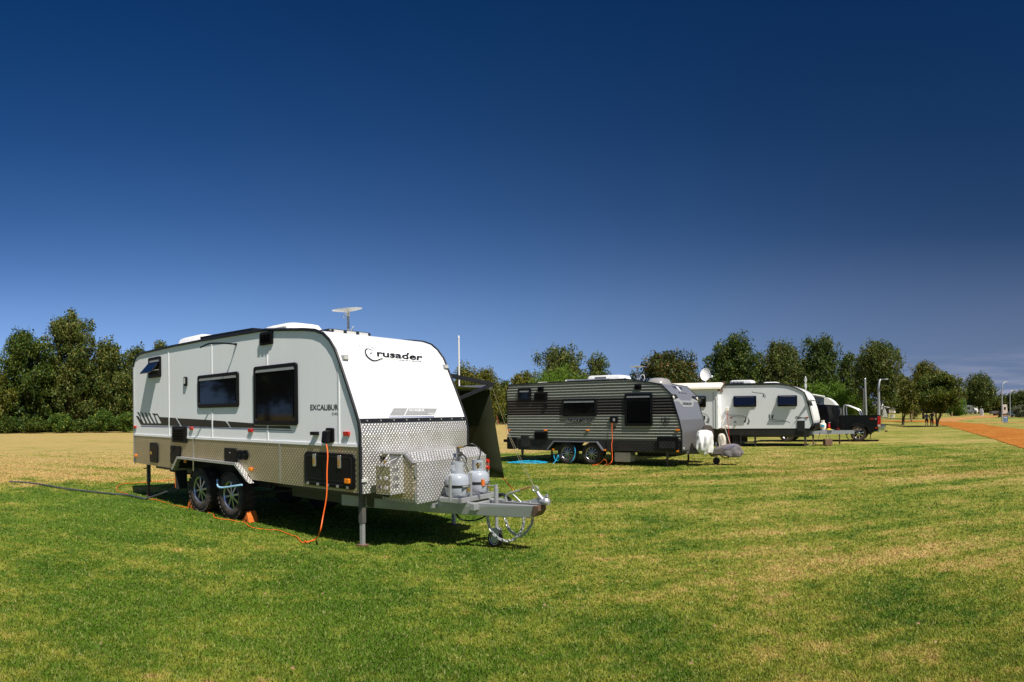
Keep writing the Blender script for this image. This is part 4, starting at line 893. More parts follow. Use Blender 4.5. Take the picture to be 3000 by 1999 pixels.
# toolbox
TX, TY0, TY1, TZ0, TZ1 = .62, .37, 1.87, .590, 1.225
tb = MB().prism([(.01, TZ0), (.01, TZ1), (TX - .16, TZ1), (TX, TZ1 - .11), (TX, TZ0)], 'y', TY0, TY1).build('toolbox', M['check'], ra, bevel=.006)
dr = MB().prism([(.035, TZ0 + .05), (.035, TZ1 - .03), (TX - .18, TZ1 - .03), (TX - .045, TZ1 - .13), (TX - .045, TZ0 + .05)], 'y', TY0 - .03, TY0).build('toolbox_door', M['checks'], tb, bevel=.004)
MB().prism([(.03, TZ1 - .028), (.03, TZ1 - .016), (TX - .175, TZ1 - .016), (TX - .03, TZ1 - .125), (TX - .045, TZ1 - .13), (TX - .18, TZ1 - .028)], 'y', TY0 - .05, TY0 - .0).build('door_lip', M['alu'], tb)
for z in (TZ1 - .22, TZ0 + .10): MB().tube([(TX - .022, TY0 - .02, z - .06), (TX - .022, TY0 - .02, z + .06)], .014, 8).build('hinge', M['alu'], tb, smooth=True)
for z in (TZ1 - .10, TZ0 + .09): 
    l_ = MB().rrect('y', .06, .17, z - .035, z + .035, TY0 - .045, TY0 - .03, .012).build('latch', M['black'], tb, bevel=.006)
    MB().lathe([(.001, TY0 - .05), (.010, TY0 - .048), (.010, TY0 - .04)], c=(.14, 0, z), ax='y', n=8).build('lock', M['galv'], l_)
fb = MB().prism([(.15, TZ0 + .10), (.15, TZ1 - .28), (.30, TZ1 - .16), (TX - .03, TZ1 - .2), (TX - .03, TZ0 + .1)], 'y', TY1, TY1 + .12).build('side_bin', M['check'], tb, bevel=.004)
for z in (1.02, .93): MB().lathe([(.001, .03), (.030, .03), (.033, 0)], c=(TX - .03, TY1 + .06, z), ax='x', n=14).build('tail_lamp', M['redl'], tb, smooth=True)
# jerry can holder hung on the toolbox door
jh = empty('can_holder', (0, 0, 0)); jh.parent = ra
hx0, hx1, hy0, hy1, hz0, hz1 = A.side(1104, 1440, .09).x, .42, TY0 - .29, TY0 - .03, .80, 1.08
# side plates with slots: face as a set of bars round real openings
def slotted(b, ax, a0, a1, u0, u1, v0, v1, slots, top=None):
    us = sorted({u0, u1} | {s[0] for s in slots} | {s[1] for s in slots}); vs_ = sorted({v0, v1} | {s[2] for s in slots} | {s[3] for s in slots})
    for i in range(len(us) - 1):
        for j in range(len(vs_) - 1):
            cu, cv = (us[i] + us[i + 1]) / 2, (vs_[j] + vs_[j + 1]) / 2
            if any(s[0] < cu < s[1] and s[2] < cv < s[3] for s in slots): continue
            if ax == 'y': b.box(us[i], us[i + 1], a0, a1, vs_[j], vs_[j + 1])
            else: b.box(a0, a1, us[i], us[i + 1], vs_[j], vs_[j + 1])
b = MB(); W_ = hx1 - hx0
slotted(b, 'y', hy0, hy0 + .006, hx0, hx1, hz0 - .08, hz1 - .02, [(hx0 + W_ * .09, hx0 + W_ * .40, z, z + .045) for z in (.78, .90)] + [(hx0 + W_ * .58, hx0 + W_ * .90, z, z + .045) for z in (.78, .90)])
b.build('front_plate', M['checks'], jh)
b = MB(); slotted(b, 'x', hx1 - .006, hx1, hy0 + .006, hy1, hz0 - .08, hz1 - .0, [(hy0 + .05, hy0 + .16, z, z + .05) for z in (.79, .89, .99)])
b.prism([(hy0 + .09, hz1), (hy1 - .02, hz1 + .12), (hy1, hz1 + .12), (hy1, hz1)], 'x', hx1 - .006, hx1); b.build('side_plate', M['check'], jh)
b = MB(); b.box(hx0, hx0 + .006, hy0 + .006, hy1, hz0 - .08, hz1 - .0); b.prism([(hy0 + .09, hz1), (hy1 - .02, hz1 + .12), (hy1, hz1 + .12), (hy1, hz1)], 'x', hx0, hx0 + .006); b.build('side_plate', M['check'], jh)
MB().box(hx0, hx1, hy0, hy1, hz0 - .086, hz0 - .08).build('base_plate', M['alu'], jh)
MB().box(hx0, hx1, hy1 - .006, hy1, hz0 - .08, hz1 + .10).build('back_plate', M['alu'], jh)
pdl = MB().box(hx0 + .0, hx0 + .035, hy0 + .12, hy0 + .15, hz1 + .0, hz1 + .045).build('padlock', M['brass'], jh, bevel=.005)
cc = empty('lock_chain', (0, 0, 0)); cc.parent = jh
for i, p in enumerate(spline([(hx0 + .03, hy0 + .13, hz1 + .03), (hx0 + .12, hy0 + .05, hz1 - .01), ((hx0 + hx1) / 2, hy0 + .03, hz1 - .03), (hx1 - .08, hy0 + .06, hz1 + .0), (hx1 - .01, hy0 + .14, hz1 + .06)], 5)):
    pass
MB().tube(spline([(hx0 + .03, hy0 + .10, hz1 + .03), (hx0 + .12, hy0 - .01, hz1 + .0), ((hx0 + hx1) / 2, hy0 - .015, hz1 - .03), (hx1 - .08, hy0 + .0, hz1 + .01), (hx1 - .01, hy0 + .14, hz1 + .08)], 5), .006, 5).build('chain', M['galv'], cc)
q = A.front(1066, 1408.5, .01); MB().box(.008, .03, q.y - .05, q.y + .05, q.z - .02, q.z + .02).build('nose_reflector', M['clearl'], ra, bevel=.004)
# gas bottle rack on the drawbar
rk = MB().box(.66, 1.02, MID - .42, MID - .38, .585, .645).box(.66, 1.02, MID + .38, MID + .42, .585, .645).box(.98, 1.02, MID - .42, MID + .42, .585, .645).box(.66, .70, MID - .42, MID + .42, .585, .645).box(.70, .98, MID - .38, MID + .38, .585, .597)
rk.build('bottle_rack', M['galv'], ra, bevel=.004)
for y in (A.front(1319, 1430, 1.01).y, A.front(1379, 1430, 1.01).y): MB().box(1.0, 1.02, y - .018, y + .018, .645, .95).build('rack_post', M['galv'], ra)
rg = MB().box(.625, .65, MID + .02, MID + .08, 1.02, 1.30).build('regulator_bracket', M['galv'], ra)
MB().lathe([(.001, .665), (.03, .67), (.035, .69), (.028, .72), (.001, .725)], c=(0, MID + .03, 1.17), ax='x', n=14).build('regulator', M['chassis'], rg, smooth=True)
MB().box(.66, .70, MID - .01, MID + .09, 1.245, 1.27).build('changeover_valve', M['brass'], rg, bevel=.004)
def hang(pts, m, r, name, label, cat, n=8, group=None):
    o = MB().tube(spline(pts, 8), r, n).build(name, M[m], None, smooth=True); tag(o, label, cat, group); return o
BTL = []
for i, (px_, lb) in enumerate(((1340.6, 'left grey gas bottle strapped on the drawbar rack, its slotted collar facing the camera'), (1400.5, 'right grey gas bottle strapped on the rack beside the orange crank handle'))):
    q = A.front(px_, 1420, .85); c = A.w(.85, q.y, .600)
    g_ = empty('gas_bottle', c, A.a); tag(g_, lb, 'gas bottle', 'grey gas bottles on the drawbar')
    MB().lathe([(.10, .035), (.13, .052), (.148, .085), (.155, .13), (.156, .19), (.155, .25), (.146, .295), (.125, .325), (.09, .345), (.05, .353), (.001, .355)], n=40).build('body', M['gasb'], g_, smooth=True)
    MB().lathe([(.112, .0), (.115, .0), (.117, .045), (.11, .048)], n=32).build('foot_ring', M['gasb'], g_, smooth=True)
    col = MB(); n_ = 36; rc = .080; rot = math.radians(-150 if i == 0 else -95)
    for k in range(n_):
        a0 = 2 * PI * k / n_; a1 = 2 * PI * (k + 1) / n_; fr = k / n_
        segs = [(.35, .49)]
        if .02 < fr < .22: segs = [(.35, .375), (.455, .49)]
        if .5 < fr < .70: segs = [(.35, .375), (.455, .49)]
        if i and .25 < fr < .42: segs = []
        for z0, z1 in segs:
            vs = [(math.cos(a + rot) * r_, math.sin(a + rot) * r_, z) for z in (z0, z1) for a in (a0, a1) for r_ in (rc, rc - .005)]
            col.add(vs, [(0, 2, 6, 4), (1, 5, 7, 3), (4, 6, 7, 5), (0, 1, 3, 2), (0, 4, 5, 1), (2, 3, 7, 6)])
    col.build('collar', M['gasb'], g_)
    v_ = MB().tube([(0, 0, .35), (0, 0, .43)], .016, 10).build('valve', M['brass'], g_, smooth=True)
    MB().lathe([(.001, .44), (.028, .435), (.03, .42), (.02, .415)], n=12).build('hand_wheel', M['redl'] if i == 0 else M['brass'], v_, smooth=True)
    st = MB().lathe([(.1565, .170), (.160, .172), (.160, .202), (.1565, .204)], n=40).build('strap', M['strap'], g_, smooth=True)
    MB().box(.150, .172, -.10, .0, .178, .198).build('buckle', M['galv'], st, bevel=.003)
    pk = MB().box(.166, .188, -.03, .015, .118, .165).build('padlock', M['brass'], st, bevel=.005)
    MB().tube([(.177, -.02, .165), (.177, -.02, .188), (.177, -.007, .197), (.177, .005, .188), (.177, .005, .165)], .004, 6, cap=False).build('shackle', M['chrome'], pk)
    BTL.append(c)
T_ = lambda x, y, z: A.w(x, y, z)
b1 = A.loc(BTL[0]); b2 = A.loc(BTL[1])
hang([T_(b1.x, b1.y + .03, 1.01), T_(b1.x + .03, b1.y + .13, 1.05), T_(b1.x + .02, b1.y + .15, 1.14), T_(b1.x - .05, b1.y + .09, 1.22), T_(.70, MID - .05, 1.255), T_(.69, MID + .0, 1.255)], 'strap', .009, 'gas_hose', 'black gas hose looping to the left gas bottle', 'hose')
hang([T_(b2.x, b2.y - .02, 1.02), T_(b2.x + .04, b2.y - .03, 1.10), T_(b2.x + .02, b2.y + .03, 1.22), T_(b2.x - .06, b2.y - .05, 1.30), T_(.72, MID + .12, 1.275), T_(.70, MID + .09, 1.26)], 'strap', .009, 'gas_hose', 'black gas hose arching over the right gas bottle', 'hose')
# awning on the far side
yw, yt, ax_ = AW, AW + 2.24, -1.05
tip = A.side(1441, 1126, yt); wall = A.side(1313, 1073, yw); st0 = A.side(1368, 1221, yw); tz = tip.z; fx = tip.x
aw = empty('awning', (0, 0, 0)); aw.parent = ra
def arm(p, q, w, t, name, m='trim'):
    p, q = Vector(p), Vector(q); d = (q - p).normalized(); n = Vector((1, 0, 0)); u = d.cross(n).normalized(); n = u.cross(d)
    vs = [c + n * (a * w / 2) + u * (b * t / 2) for c in (p, q) for a in (-1, 1) for b in (-1, 1)]
    return MB().add(vs, [(0, 1, 3, 2), (4, 6, 7, 5), (0, 4, 5, 1), (2, 3, 7, 6), (0, 2, 6, 4), (1, 5, 7, 3)]).build(name, M[m], aw, bevel=.004)
arm((fx, yw, wall.z), (fx, yt, tz), .04, .075, 'rafter_arm'); arm((-6.3, yw, wall.z), (-6.3, yt, tz), .04, .075, 'rafter_arm')
arm((fx, yw, st0.z), (fx, yt + .05, tz - .0), .045, .06, 'support_strut'); arm((-6.3, yw, st0.z), (-6.3, yt + .05, tz), .045, .06, 'support_strut')
fv = []; NX = 14; NY = 8
for i in range(NX + 1):
    for j in range(NY + 1):
        u, v = i / NX, j / NY; sag = .09 * math.sin(PI * u) * math.sin(PI * v) + .10 * math.sin(PI * v); fv.append((fx - .12 + (-6.2 - fx + .12) * u, yw + .01 + (yt - yw - .05) * v, wall.z - .10 + (tz - .02 - wall.z + .06) * v - sag * .6))
def translucent_mat(name, col, f, holes=0):
    m, nt = newmat(name); k = NT(nt); b = k.n('ShaderNodeBsdfPrincipled'); b.inputs['Base Color'].default_value = (*col, 1); b.inputs['Roughness'].default_value = .85
    tr = k.n('ShaderNodeBsdfTranslucent'); tr.inputs[0].default_value = (*col, 1); mx = k.n('ShaderNodeMixShader'); mx.inputs[0].default_value = f; k.l(b.outputs[0], mx.inputs[1]); k.l(tr.outputs[0], mx.inputs[2]); o = mx.outputs[0]
    if holes:
        tp = k.n('ShaderNodeBsdfTransparent'); m2 = k.n('ShaderNodeMixShader'); m2.inputs[0].default_value = holes; k.l(o, m2.inputs[1]); k.l(tp.outputs[0], m2.inputs[2]); o = m2.outputs[0]
    k.out(o); return m
M['fabric'] = translucent_mat('awning_fabric', (.22, .23, .10), .5)
fo = MB().add(fv, [(i * (NY + 1) + j, (i + 1) * (NY + 1) + j, (i + 1) * (NY + 1) + j + 1, i * (NY + 1) + j + 1) for i in range(NX) for j in range(NY)]).build('awning_fabric', M['fabric'], aw, smooth=True)
s_ = fo.modifiers.new('thickness', 'SOLIDIFY'); s_.thickness = .004
MB().tube([(fx - .04, yt, tz - .06), (-6.25, yt, tz - .06)], .05, 14).build('roller', M['alu'], aw, smooth=True)
MB().box(fx - 5.4, fx, yw + .0, yw + .05, wall.z - .12, wall.z - .05).build('awning_rail', M['trim'], aw)
for k_ in range(4):
    v = .35 + k_ * .16; pass
# shade screen hung from the roller along the outer edge
M['mesh'] = translucent_mat('shade_mesh', (.035, .042, .018), .4, .10)
sx1 = A.side(1430, 1140, yt).x; sbtm = A.side(1473, 1401, yt + .30); sv = []
NX, NY = 12, 8; xe = -5.9
for i in range(NX + 1):
    for j in range(NY + 1):
        u, v = i / NX, j / NY; xr = (sx1 + .02) + (sbtm.x - sx1) * v; x = xr + (xe - xr) * u; z = (tz - .10) + (sbtm.z - tz + .10) * v
        sv.append(tuple(A.w(x, yt + .02 + .30 * v + .02 * math.sin(u * 21) * v, z)))
ss = MB().add(sv, [(i * (NY + 1) + j, (i + 1) * (NY + 1) + j, (i + 1) * (NY + 1) + j + 1, i * (NY + 1) + j + 1) for i in range(NX) for j in range(NY)]).build('shade_screen', M['mesh'], None, smooth=True)
s_ = ss.modifiers.new('thickness', 'SOLIDIFY'); s_.thickness = .004
tag(ss, 'dark green mesh shade screen hanging from the awning of the white caravan', 'shade screen')
# end wall of the annexe: second screen closing the front end of the awning
e0 = A.side(1380, 1225, yw + .02); sv = []
for i in range(7):
    for j in range(9):
        u, v = i / 6, j / 8; y = yw + .04 + (yt - yw - .02 + .28 * v) * u; z = (tz - .10) * (1 - v) + .10 * v + (1 - v) * .02; sv.append(tuple(A.w(sx1 - .06 - .03 * math.sin(u * 9) * v - .9 * (1 - u) * .0, y, z)))
es = MB().add(sv, [(i * 9 + j, (i + 1) * 9 + j, (i + 1) * 9 + j + 1, i * 9 + j + 1) for i in range(6) for j in range(8)])
# guy ropes and pegs
tipw = A.w(fx, yt, tz - .05); peg = gnd(1562, 1440); q1 = at(1487, (tipw - EYE).xy.length * .95, py=1256)
def lerp(a, b, t): return Vector(a).lerp(Vector(b), t)
tw = None
gt = empty('guy_rope', peg); tag(gt, 'pale guy rope with wooden tensioner running from the awning tip to the lawn', 'guy rope')
def L0(p): return Vector(p) - peg
kn = lerp(tipw, peg, .50); kn = at(1484, math.hypot(kn.x, kn.y), py=1258); kb = at(1487.5, math.hypot(kn.x, kn.y) * .985, py=1274); pk_ = at(1563, math.hypot(peg.x, peg.y), py=1428)
MB().tube([L0(tipw), L0(kn)], .0045, 5).build('rope', M['rope'], gt)
MB().tube([L0(kn), L0(kb)], .015, 6).build('tensioner', M['wood'], gt)
MB().tube([L0(kb), L0(lerp(kb, pk_, .55) + Vector((-.04, 0, 0))), L0(pk_)], .0045, 5).build('rope', M['rope'], gt)
MB().tube([L0(kn), L0(lerp(kn, pk_, .5)), L0(pk_)], .0045, 5).build('rope', M['rope'], gt)
MB().tube([L0(pk_), L0(peg - Vector((-.04, 0, .1)))], .012, 6).build('peg', M['galv'], gt)
bp = gnd(1502, 1442); c1 = A.w(sbtm.x, yt + .31, sbtm.z); rd = empty('bungee_cord', bp); tag(rd, 'red bungee cord pulling the bottom corner of the shade screen to a yellow peg', 'bungee cord')
b0 = gnd(1508, 1441)
MB().tube([c1 - bp, (0, 0, .04)], .007, 5).build('cord', M['red'], rd); MB().tube([c1 - bp + Vector((.01, 0, -.02)), (b0 - bp) + Vector((0, 0, .03))], .007, 5).build('cord', M['red'], rd)
MB().tube([(0, 0, -.04), (.0, 0, .07)], .022, 6).build('peg', M['yellow'], rd)
# satellite internet dish on the roof
rj = 1.05; dq = A.side(1017, 910, rj); dpos = A.w(dq.x, rj, prof_z(APROF, dq.x) - .02)
ds = empty('satellite_dish', dpos, A.a); tag(ds, 'flat white satellite internet dish on a short pole above the white caravan roof', 'satellite dish', 'flat white satellite dishes on van roofs')
dh = dq.z - dpos.z
o = MB().lathe([(.001, -.024), (.05, -.022), (.16, -.004), (.232, .012), (.235, .020), (.19, .024), (.001, .025)], n=36).build('dish_panel', M['white2'], ds, smooth=True, loc=(0, 0, dh)); o.rotation_euler = (math.radians(5.5), 0, 0)
MB().tube([(.02, 0, -.05), (.02, 0, dh - .03)], .020, 10).build('pole', M['galv'], ds, smooth=True)
MB().tube([(.02, 0, dh - .09), (.02, 0, dh - .02)], .028, 10).build('joint', M['white2'], ds, smooth=True)
MB().tube(spline([(0, -.02, dh - .04), (-.04, -.03, dh - .08), (-.06, -.02, dh - .10), (.0, -.02, dh - .11)], 5), .006, 5).build('cable', M['white2'], ds)
MB().tube([(.07, .0, .03), (.22, -.08, .12), (.18, -.1, .05)], .007, 5).build('lead', M['white2'], ds)
# white mast beyond the awning
mp_ = at(1346, 15.5); mt = empty('antenna_mast', mp_); tag(mt, 'thin white telescopic mast rising behind the awning of the white caravan', 'mast')
mh = at(1345, 15.5, py=992).z
MB().tube([(0, 0, -.1), (0, 0, mh)], .021, 12).build('tube', M['white2'], mt, smooth=True)
MB().lathe([(.024, mh), (.028, mh + .02), (.018, mh + .04), (.016, mh + .07), (.001, mh + .075)], n=12).build('cap', M['white2'], mt, smooth=True)
# chocks, cables, hoses
for i, (x, s, lb) in enumerate(((-2.70, 1, 'orange wheel chock in front of the front wheel of the white caravan'), (-4.56, -1, 'orange wheel chock behind the rear wheel of the white caravan'))):
    c = empty('wheel_chock', A.w(x, .16, 0), A.a); tag(c, lb, 'wheel chock', 'orange wheel chocks')
    MB().prism([(-s * .14, 0), (s * .08, 0), (s * .06, .08), (s * .02, .17), (-s * .0, .18), (-s * .05, .09)], 'y', -.09, .09).build('wedge', M['chock'], c, bevel=.008)
    MB().box(-.02, .02, -.095, -.089, .02, .05).build('hole', M['blackm'], c)
S0 = lambda px, py, y: A.w(*A.side(px, py, y))
pl0 = A.w(A.side(970, 1275).x, -.10, A.side(968, 1288).z); g1 = gnd(905, 1595)
hang([pl0 + Vector((0, 0, .01)), S0(960, 1330, -.12), S0(958, 1380, -.16), S0(957, 1450, -.20), S0(947, 1510, -.25), S0(937, 1560, -.32), gnd(925, 1588) + Vector((0, 0, .04)), g1 + Vector((0, 0, .035)), gnd(892, 1594) + Vector((0, 0, .035))], 'orange', .0085, 'extension_cord', 'thick orange power cord hanging from the white caravan inlet to the grass', 'cord', group='orange power cords')
pts = [gnd(*p) + Vector((0, 0, z)) for p, z in (((903, 1594), .018), ((884, 1592), .012), ((870, 1577), .018), ((852, 1570), .012), ((815, 1557), .016), ((790, 1553), .0), ((757, 1550), .004), ((733, 1546), .012), ((716, 1533), .012), ((700, 1530), .0), ((680, 1527), .012), ((650, 1524), .016), ((628, 1519), .016), ((627, 1512), .016), ((620, 1506), .002), ((600, 1500), .016), ((575, 1492), .012), ((540, 1488), .012), ((500, 1478), .0), ((455, 1466), .012), ((400, 1456), .0), ((372, 1449), .012), ((345, 1440), .012), ((342, 1430), .012), ((360, 1420), .016), ((420, 1416), .016), ((480, 1410), .016), ((535, 1406), .018))]
hang(pts, 'orange', .0065, 'extension_cord', 'thin orange cord wandering through the grass beside the white caravan wheels', 'cord', group='orange power cords')
hp = [A.w(-5.05, .5, .50), A.w(-5.25, .4, .40), A.w(-5.6, .12, .20)] + [gnd(*p) + Vector((0, 0, .035)) for p in ((443, 1462), (425, 1466), (400, 1461), (372, 1455), (330, 1452), (250, 1443), (190, 1436), (130, 1425), (75, 1418), (28, 1415))]
hang(hp, 'greyhose', .020, 'waste_hose', 'dark grey ribbed waste hose running from the white caravan out to the left', 'hose')
hang([S0(637, 1405, .05), S0(637, 1418, .02), S0(640, 1427, -.10), S0(655, 1429, -.10), S0(690, 1424, -.10), S0(709, 1421, -.08)], 'palehose', .016, 'water_hose', 'short pale blue hose hooked over the front wheel of the white caravan', 'hose')

# ------------------------------------------------------------------ the ribbed charcoal caravan
B = Frame((5.0403, 18.7061), -34.72); BW = 2.36
rb = empty('caravan', B.o, B.a); tag(rb, 'charcoal ribbed metal caravan with a slate grey nose, parked in the middle of the row', 'caravan', 'caravans parked in a row on the lawn')
P1 = lambda x, y: (1470 + x * .12755, 1090 + y * .12755); P2 = lambda x, y: (1800 + x * .12755, 1090 + y * .12755)
P3 = lambda x, y: (1470 + x * .12755, 1240 + y * .12755); P4 = lambda x, y: (1770 + x * .12755, 1240 + y * .12755)
BPROF = [(-6.33, .47), (-6.33, 2.50), (-6.20, 2.655), (-4.67, 2.684), (-2.62, 2.70), (-1.90, 2.715), (-1.365, 2.644), (-.643, 2.515), (-.33, 2.214), (-.081, 1.429), (0, 1.07), (0, .47)]
BNOSE = [(0, .47), (0, 1.07), (-.081, 1.429), (-.33, 2.214), (-.643, 2.515)]
MB().prism(clip(BPROF, 1, .80, 9), 'y', .012, BW - .012).build('shell', M['graynose'], rb, smooth=True)
BSK = [(-6.33, .47), (-6.33, .80), (0, .80), (0, .47), (-2.62, .47), (-2.85, .74), (-4.45, .74), (-4.70, .47)]
for y0, y1 in ((.0, .3), (BW - .3, BW)): MB().prism(BSK, 'y', y0, y1).build('skirt_panel', M['checkb'], rb)
MB().box(-6.3, -.02, .3, BW - .3, .70, .80).build('floor', M['blackm'], rb)
MB().prism([(-4.72, .47), (-4.46, .76), (-2.84, .76), (-2.60, .47), (-2.66, .47), (-2.87, .725), (-4.43, .725), (-4.66, .47)], 'y', -.06, -.002).build('wheel_arch', M['graynose'], rb)
zr = [B.side(1488, 1090 + y * .12755).z for y in (1485, 650)]; sp = (zr[1] - zr[0]) / 14.0
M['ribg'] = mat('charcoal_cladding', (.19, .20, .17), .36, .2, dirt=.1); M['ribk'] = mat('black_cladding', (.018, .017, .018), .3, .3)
M['ribd'] = mat('painted_black_rib_highlight', (.17, .15, .15), .3, .4); M['ribl'] = mat('painted_rib_highlight', (.55, .55, .52), .35, .4)  # ridges coloured paler than their boards: sun highlights painted in
zb0, zb1 = B.side(1488, 1218.8).z, B.side(1488, 1172.9).z
k = 0; z = .80
while z < 2.72:
    z1 = z + sp if k else zr[0]
    poly = clip(clip(BPROF, 1, z, z1), 0, -9, 9)
    if len(poly) > 2:
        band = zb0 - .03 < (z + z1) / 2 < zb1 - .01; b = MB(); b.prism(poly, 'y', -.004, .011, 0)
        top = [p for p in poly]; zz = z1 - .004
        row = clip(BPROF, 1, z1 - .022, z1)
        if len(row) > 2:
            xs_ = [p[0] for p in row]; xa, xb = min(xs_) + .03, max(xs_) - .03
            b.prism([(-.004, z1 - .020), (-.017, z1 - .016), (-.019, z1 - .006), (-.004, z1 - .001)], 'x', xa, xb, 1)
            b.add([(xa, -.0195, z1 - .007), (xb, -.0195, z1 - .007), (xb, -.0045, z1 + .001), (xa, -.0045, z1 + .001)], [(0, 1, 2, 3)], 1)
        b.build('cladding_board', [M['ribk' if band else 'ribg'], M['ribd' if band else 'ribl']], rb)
    z = z1; k += 1
MB().prism(clip(BPROF, 1, .80, 9), 'y', BW - .012, BW + .004).build('side_panel', M['ribg'], rb)
_ra = ra
def nose2(prof, z0, z1, y0, y1, off, m, name, root):
    pts = []
    for i in range(21):
        zq = z0 + (z1 - z0) * i / 20
        for (xa, za), (xb, zb) in zip(prof[:-1], prof[1:]):
            if za <= zq <= zb + 1e-6: x = xa + (xb - xa) * (zq - za) / max(1e-6, zb - za); break
        pts.append((x + off, zq))
    return MB().prism(pts + [(x - .03, zq) for x, zq in pts[::-1]], 'y', y0, y1).build(name, M[m], root, smooth=True)
nose2(BNOSE, .50, 1.43, .01, BW - .01, .008, 'checkg', 'nose_panel', rb)
for y in (-.008, BW + .008): MB().tube([(x, y, z) for x, z in BPROF[1:]], .02, 6).build('edge_moulding', M['trim'], rb)
BS = lambda px, py: B.side(px, py, -.021); BN = lambda px, py: B.surf(px, py, BNOSE, .006); BN2 = lambda px, py: B.surf(px, py, BNOSE, .010)
def rb_(a, b): return rect_on(B, a, b)
x0, x1, z0, z1 = rb_(P2(245, 505), P2(885, 1238)); side_window(rb, x0, x1, z0, z1, .06, .07, y=-.0)
x0, x1, z0, z1 = rb_(P1(1400, 625), P1(2190, 1015)); side_window(rb, x0, x1, z0, z1, .06, .07, y=-.0)
x0, x1, z0, z1 = rb_(P1(385, 388), P1(685, 672)); side_window(rb, x0, x1, z0, z1, .06, .07, y=-.0)
for a, b, nm in ((P1(838, 342), P1(972, 455), 'vent'), (P1(758, 475), P1(1058, 665), 'vent'), (P2(472, 290), P2(625, 410), 'vent'), (P3(765, 190), P3(1065, 380), 'vent')):
    x0, x1, z0, z1 = rb_(a, b); louvre(rb, x0, x1, z0, z1, -.018, .04, 6)
for a, b, nm, mm in ((P3(135, 318), P3(345, 600), 'corner_hatch', 'black'), (P3(450, 292), P3(640, 545), 'toilet_hatch', 'checkb')):
    x0, x1, z0, z1 = rb_(a, b); MB().rrect('y', x0, x1, z0, z1, -.05, 0, .04).build(nm, M[mm], rb, bevel=.006)
x0, x1, z0, z1 = rb_(P4(1222, 318), P4(1715, 600)); bd = MB().rrect('y', x0, x1, z0, z1, -.05, 0, .05).build('boot_door', M['black'], rb, bevel=.008)
MB().box(x0 + .08, x1 - .10, -.056, -.05, z0 + .02, z1 - .13).build('boot_panel', M['checkb'], bd)
for q, w_ in ((P3(178, 165), .03), (P3(1015, 167), .05), (P3(1982, 165), .055), (P4(1692, 160), .06)):
    c = B.side(*q); lamp_on(rb, c.x - w_, c.x + w_, c.z - .025, c.z + .025, -.018, 'amber', d=.04)
for q in (P3(1188, 607), P4(22, 620), P4(1692, 648)):
    c = B.side(*q); lamp_on(rb, c.x - .04, c.x + .04, c.z - .025, c.z + .025, -.01, 'amber', d=.03)
x0, x1, z0, z1 = rb_((1788.5, 1221), (1811.5, 1239)); pi_ = MB().rrect('y', x0, x1, z0, z1, -.06, 0, .02).build('power_inlet', M['black'], rb, bevel=.006)
MB().box((x0 + x1) / 2 - .02, (x0 + x1) / 2 + .05, -.075, -.055, z0 + .05, z1 - .05).build('flap', M['galv'], pi_)
c = B.side(1801.5, 1252.5); MB().lathe([(.001, -.05), (.03, -.045), (.035, -.018)], c=(c.x, 0, c.z), ax='y', n=12).build('tap_cap', M['black'], rb)
x0, x1, z0, z1 = rb_(P1(975, 745), P1(1045, 825)); MB().rrect('y', x0, x1, z0, z1, -.06, 0, .01).build('porch_light', M['black'], rb)
q_ = (P1(1480, 1070), P1(2120, 1056), P1(2090, 1158), P1(1470, 1166))
put_text(rb, 'DREAMLINE', tuple((a + .8 * s1, b + .7 * s2) for (a, b), s1, s2 in zip(q_, (-1, 1, 1, -1), (-1, -1, 1, 1))), lambda px, py: B.side(px, py, -.030), m='stripw', bold=.085, shear=.3, name='lettering_outline')
put_text(rb, 'DREAMLINE', q_, lambda px, py: B.side(px, py, -.036), bold=.045, shear=.3)
BSd = lambda px, py: B.side(px, py, -.023)
put_line(rb, 'shield_emblem', 'gfxl', [[P2(1165, 1050), P2(1120, 1065), P2(1072, 1060), P2(1075, 1140), P2(1105, 1200), P2(1165, 1245), P2(1225, 1200), P2(1255, 1140), P2(1260, 1060), P2(1210, 1065), P2(1165, 1050)], [P2(1165, 1072), P2(1092, 1082), P2(1095, 1140), P2(1120, 1190), P2(1165, 1222), P2(1210, 1190), P2(1236, 1140), P2(1238, 1082), P2(1165, 1072)]], BSd, 1.0)
put_text(rb, 'J', (P2(1115, 1095), P2(1160, 1095), P2(1160, 1185), P2(1115, 1185)), BSd, bold=.02); put_text(rb, 'B', (P2(1168, 1095), P2(1220, 1095), P2(1220, 1185), P2(1168, 1185)), BSd, bold=.02)
put_text(rb, 'JB Caravans', (P2(1038, 1262), P2(1305, 1262), P2(1305, 1290), P2(1038, 1290)), BSd, bold=.02)
# nose decals
put_poly(rb, 'nose_decal', 'trim', [[P2(1312, 515), P2(1415, 518), P2(1470, 600), P2(1360, 640)], [P2(1790, 550), P2(1895, 560), P2(1918, 662), P2(1775, 600)]], BN)
put_poly(rb, 'nose_flash', 'plate', [[P2(1360, 640), P2(1470, 600), P2(1535, 655), P2(1755, 662), P2(1775, 600), P2(1918, 668), P2(1925, 700), P2(1825, 690), P2(1805, 805), P2(1575, 803), P2(1480, 685), P2(1372, 680)]], BN)
put_text(rb, 'DREAMLINE', (P2(1570, 695), P2(1775, 705), P2(1770, 765), P2(1565, 757)), BN2, bold=.03)
put_poly(rb, 'wing_emblem', 'white', [[P2(1410, 338), P2(1460, 340), P2(1545, 460), P2(1500, 430)]], BN)
put_line(rb, 'wing_bars', 'trim', [[P2(1325, 335), P2(1415, 345)], [P2(1350, 352), P2(1425, 362)], [P2(1380, 372), P2(1435, 380)], [P2(1470, 350), P2(1545, 357)], [P2(1485, 370), P2(1555, 378)], [P2(1500, 390), P2(1555, 398)]], BN, 1.3)
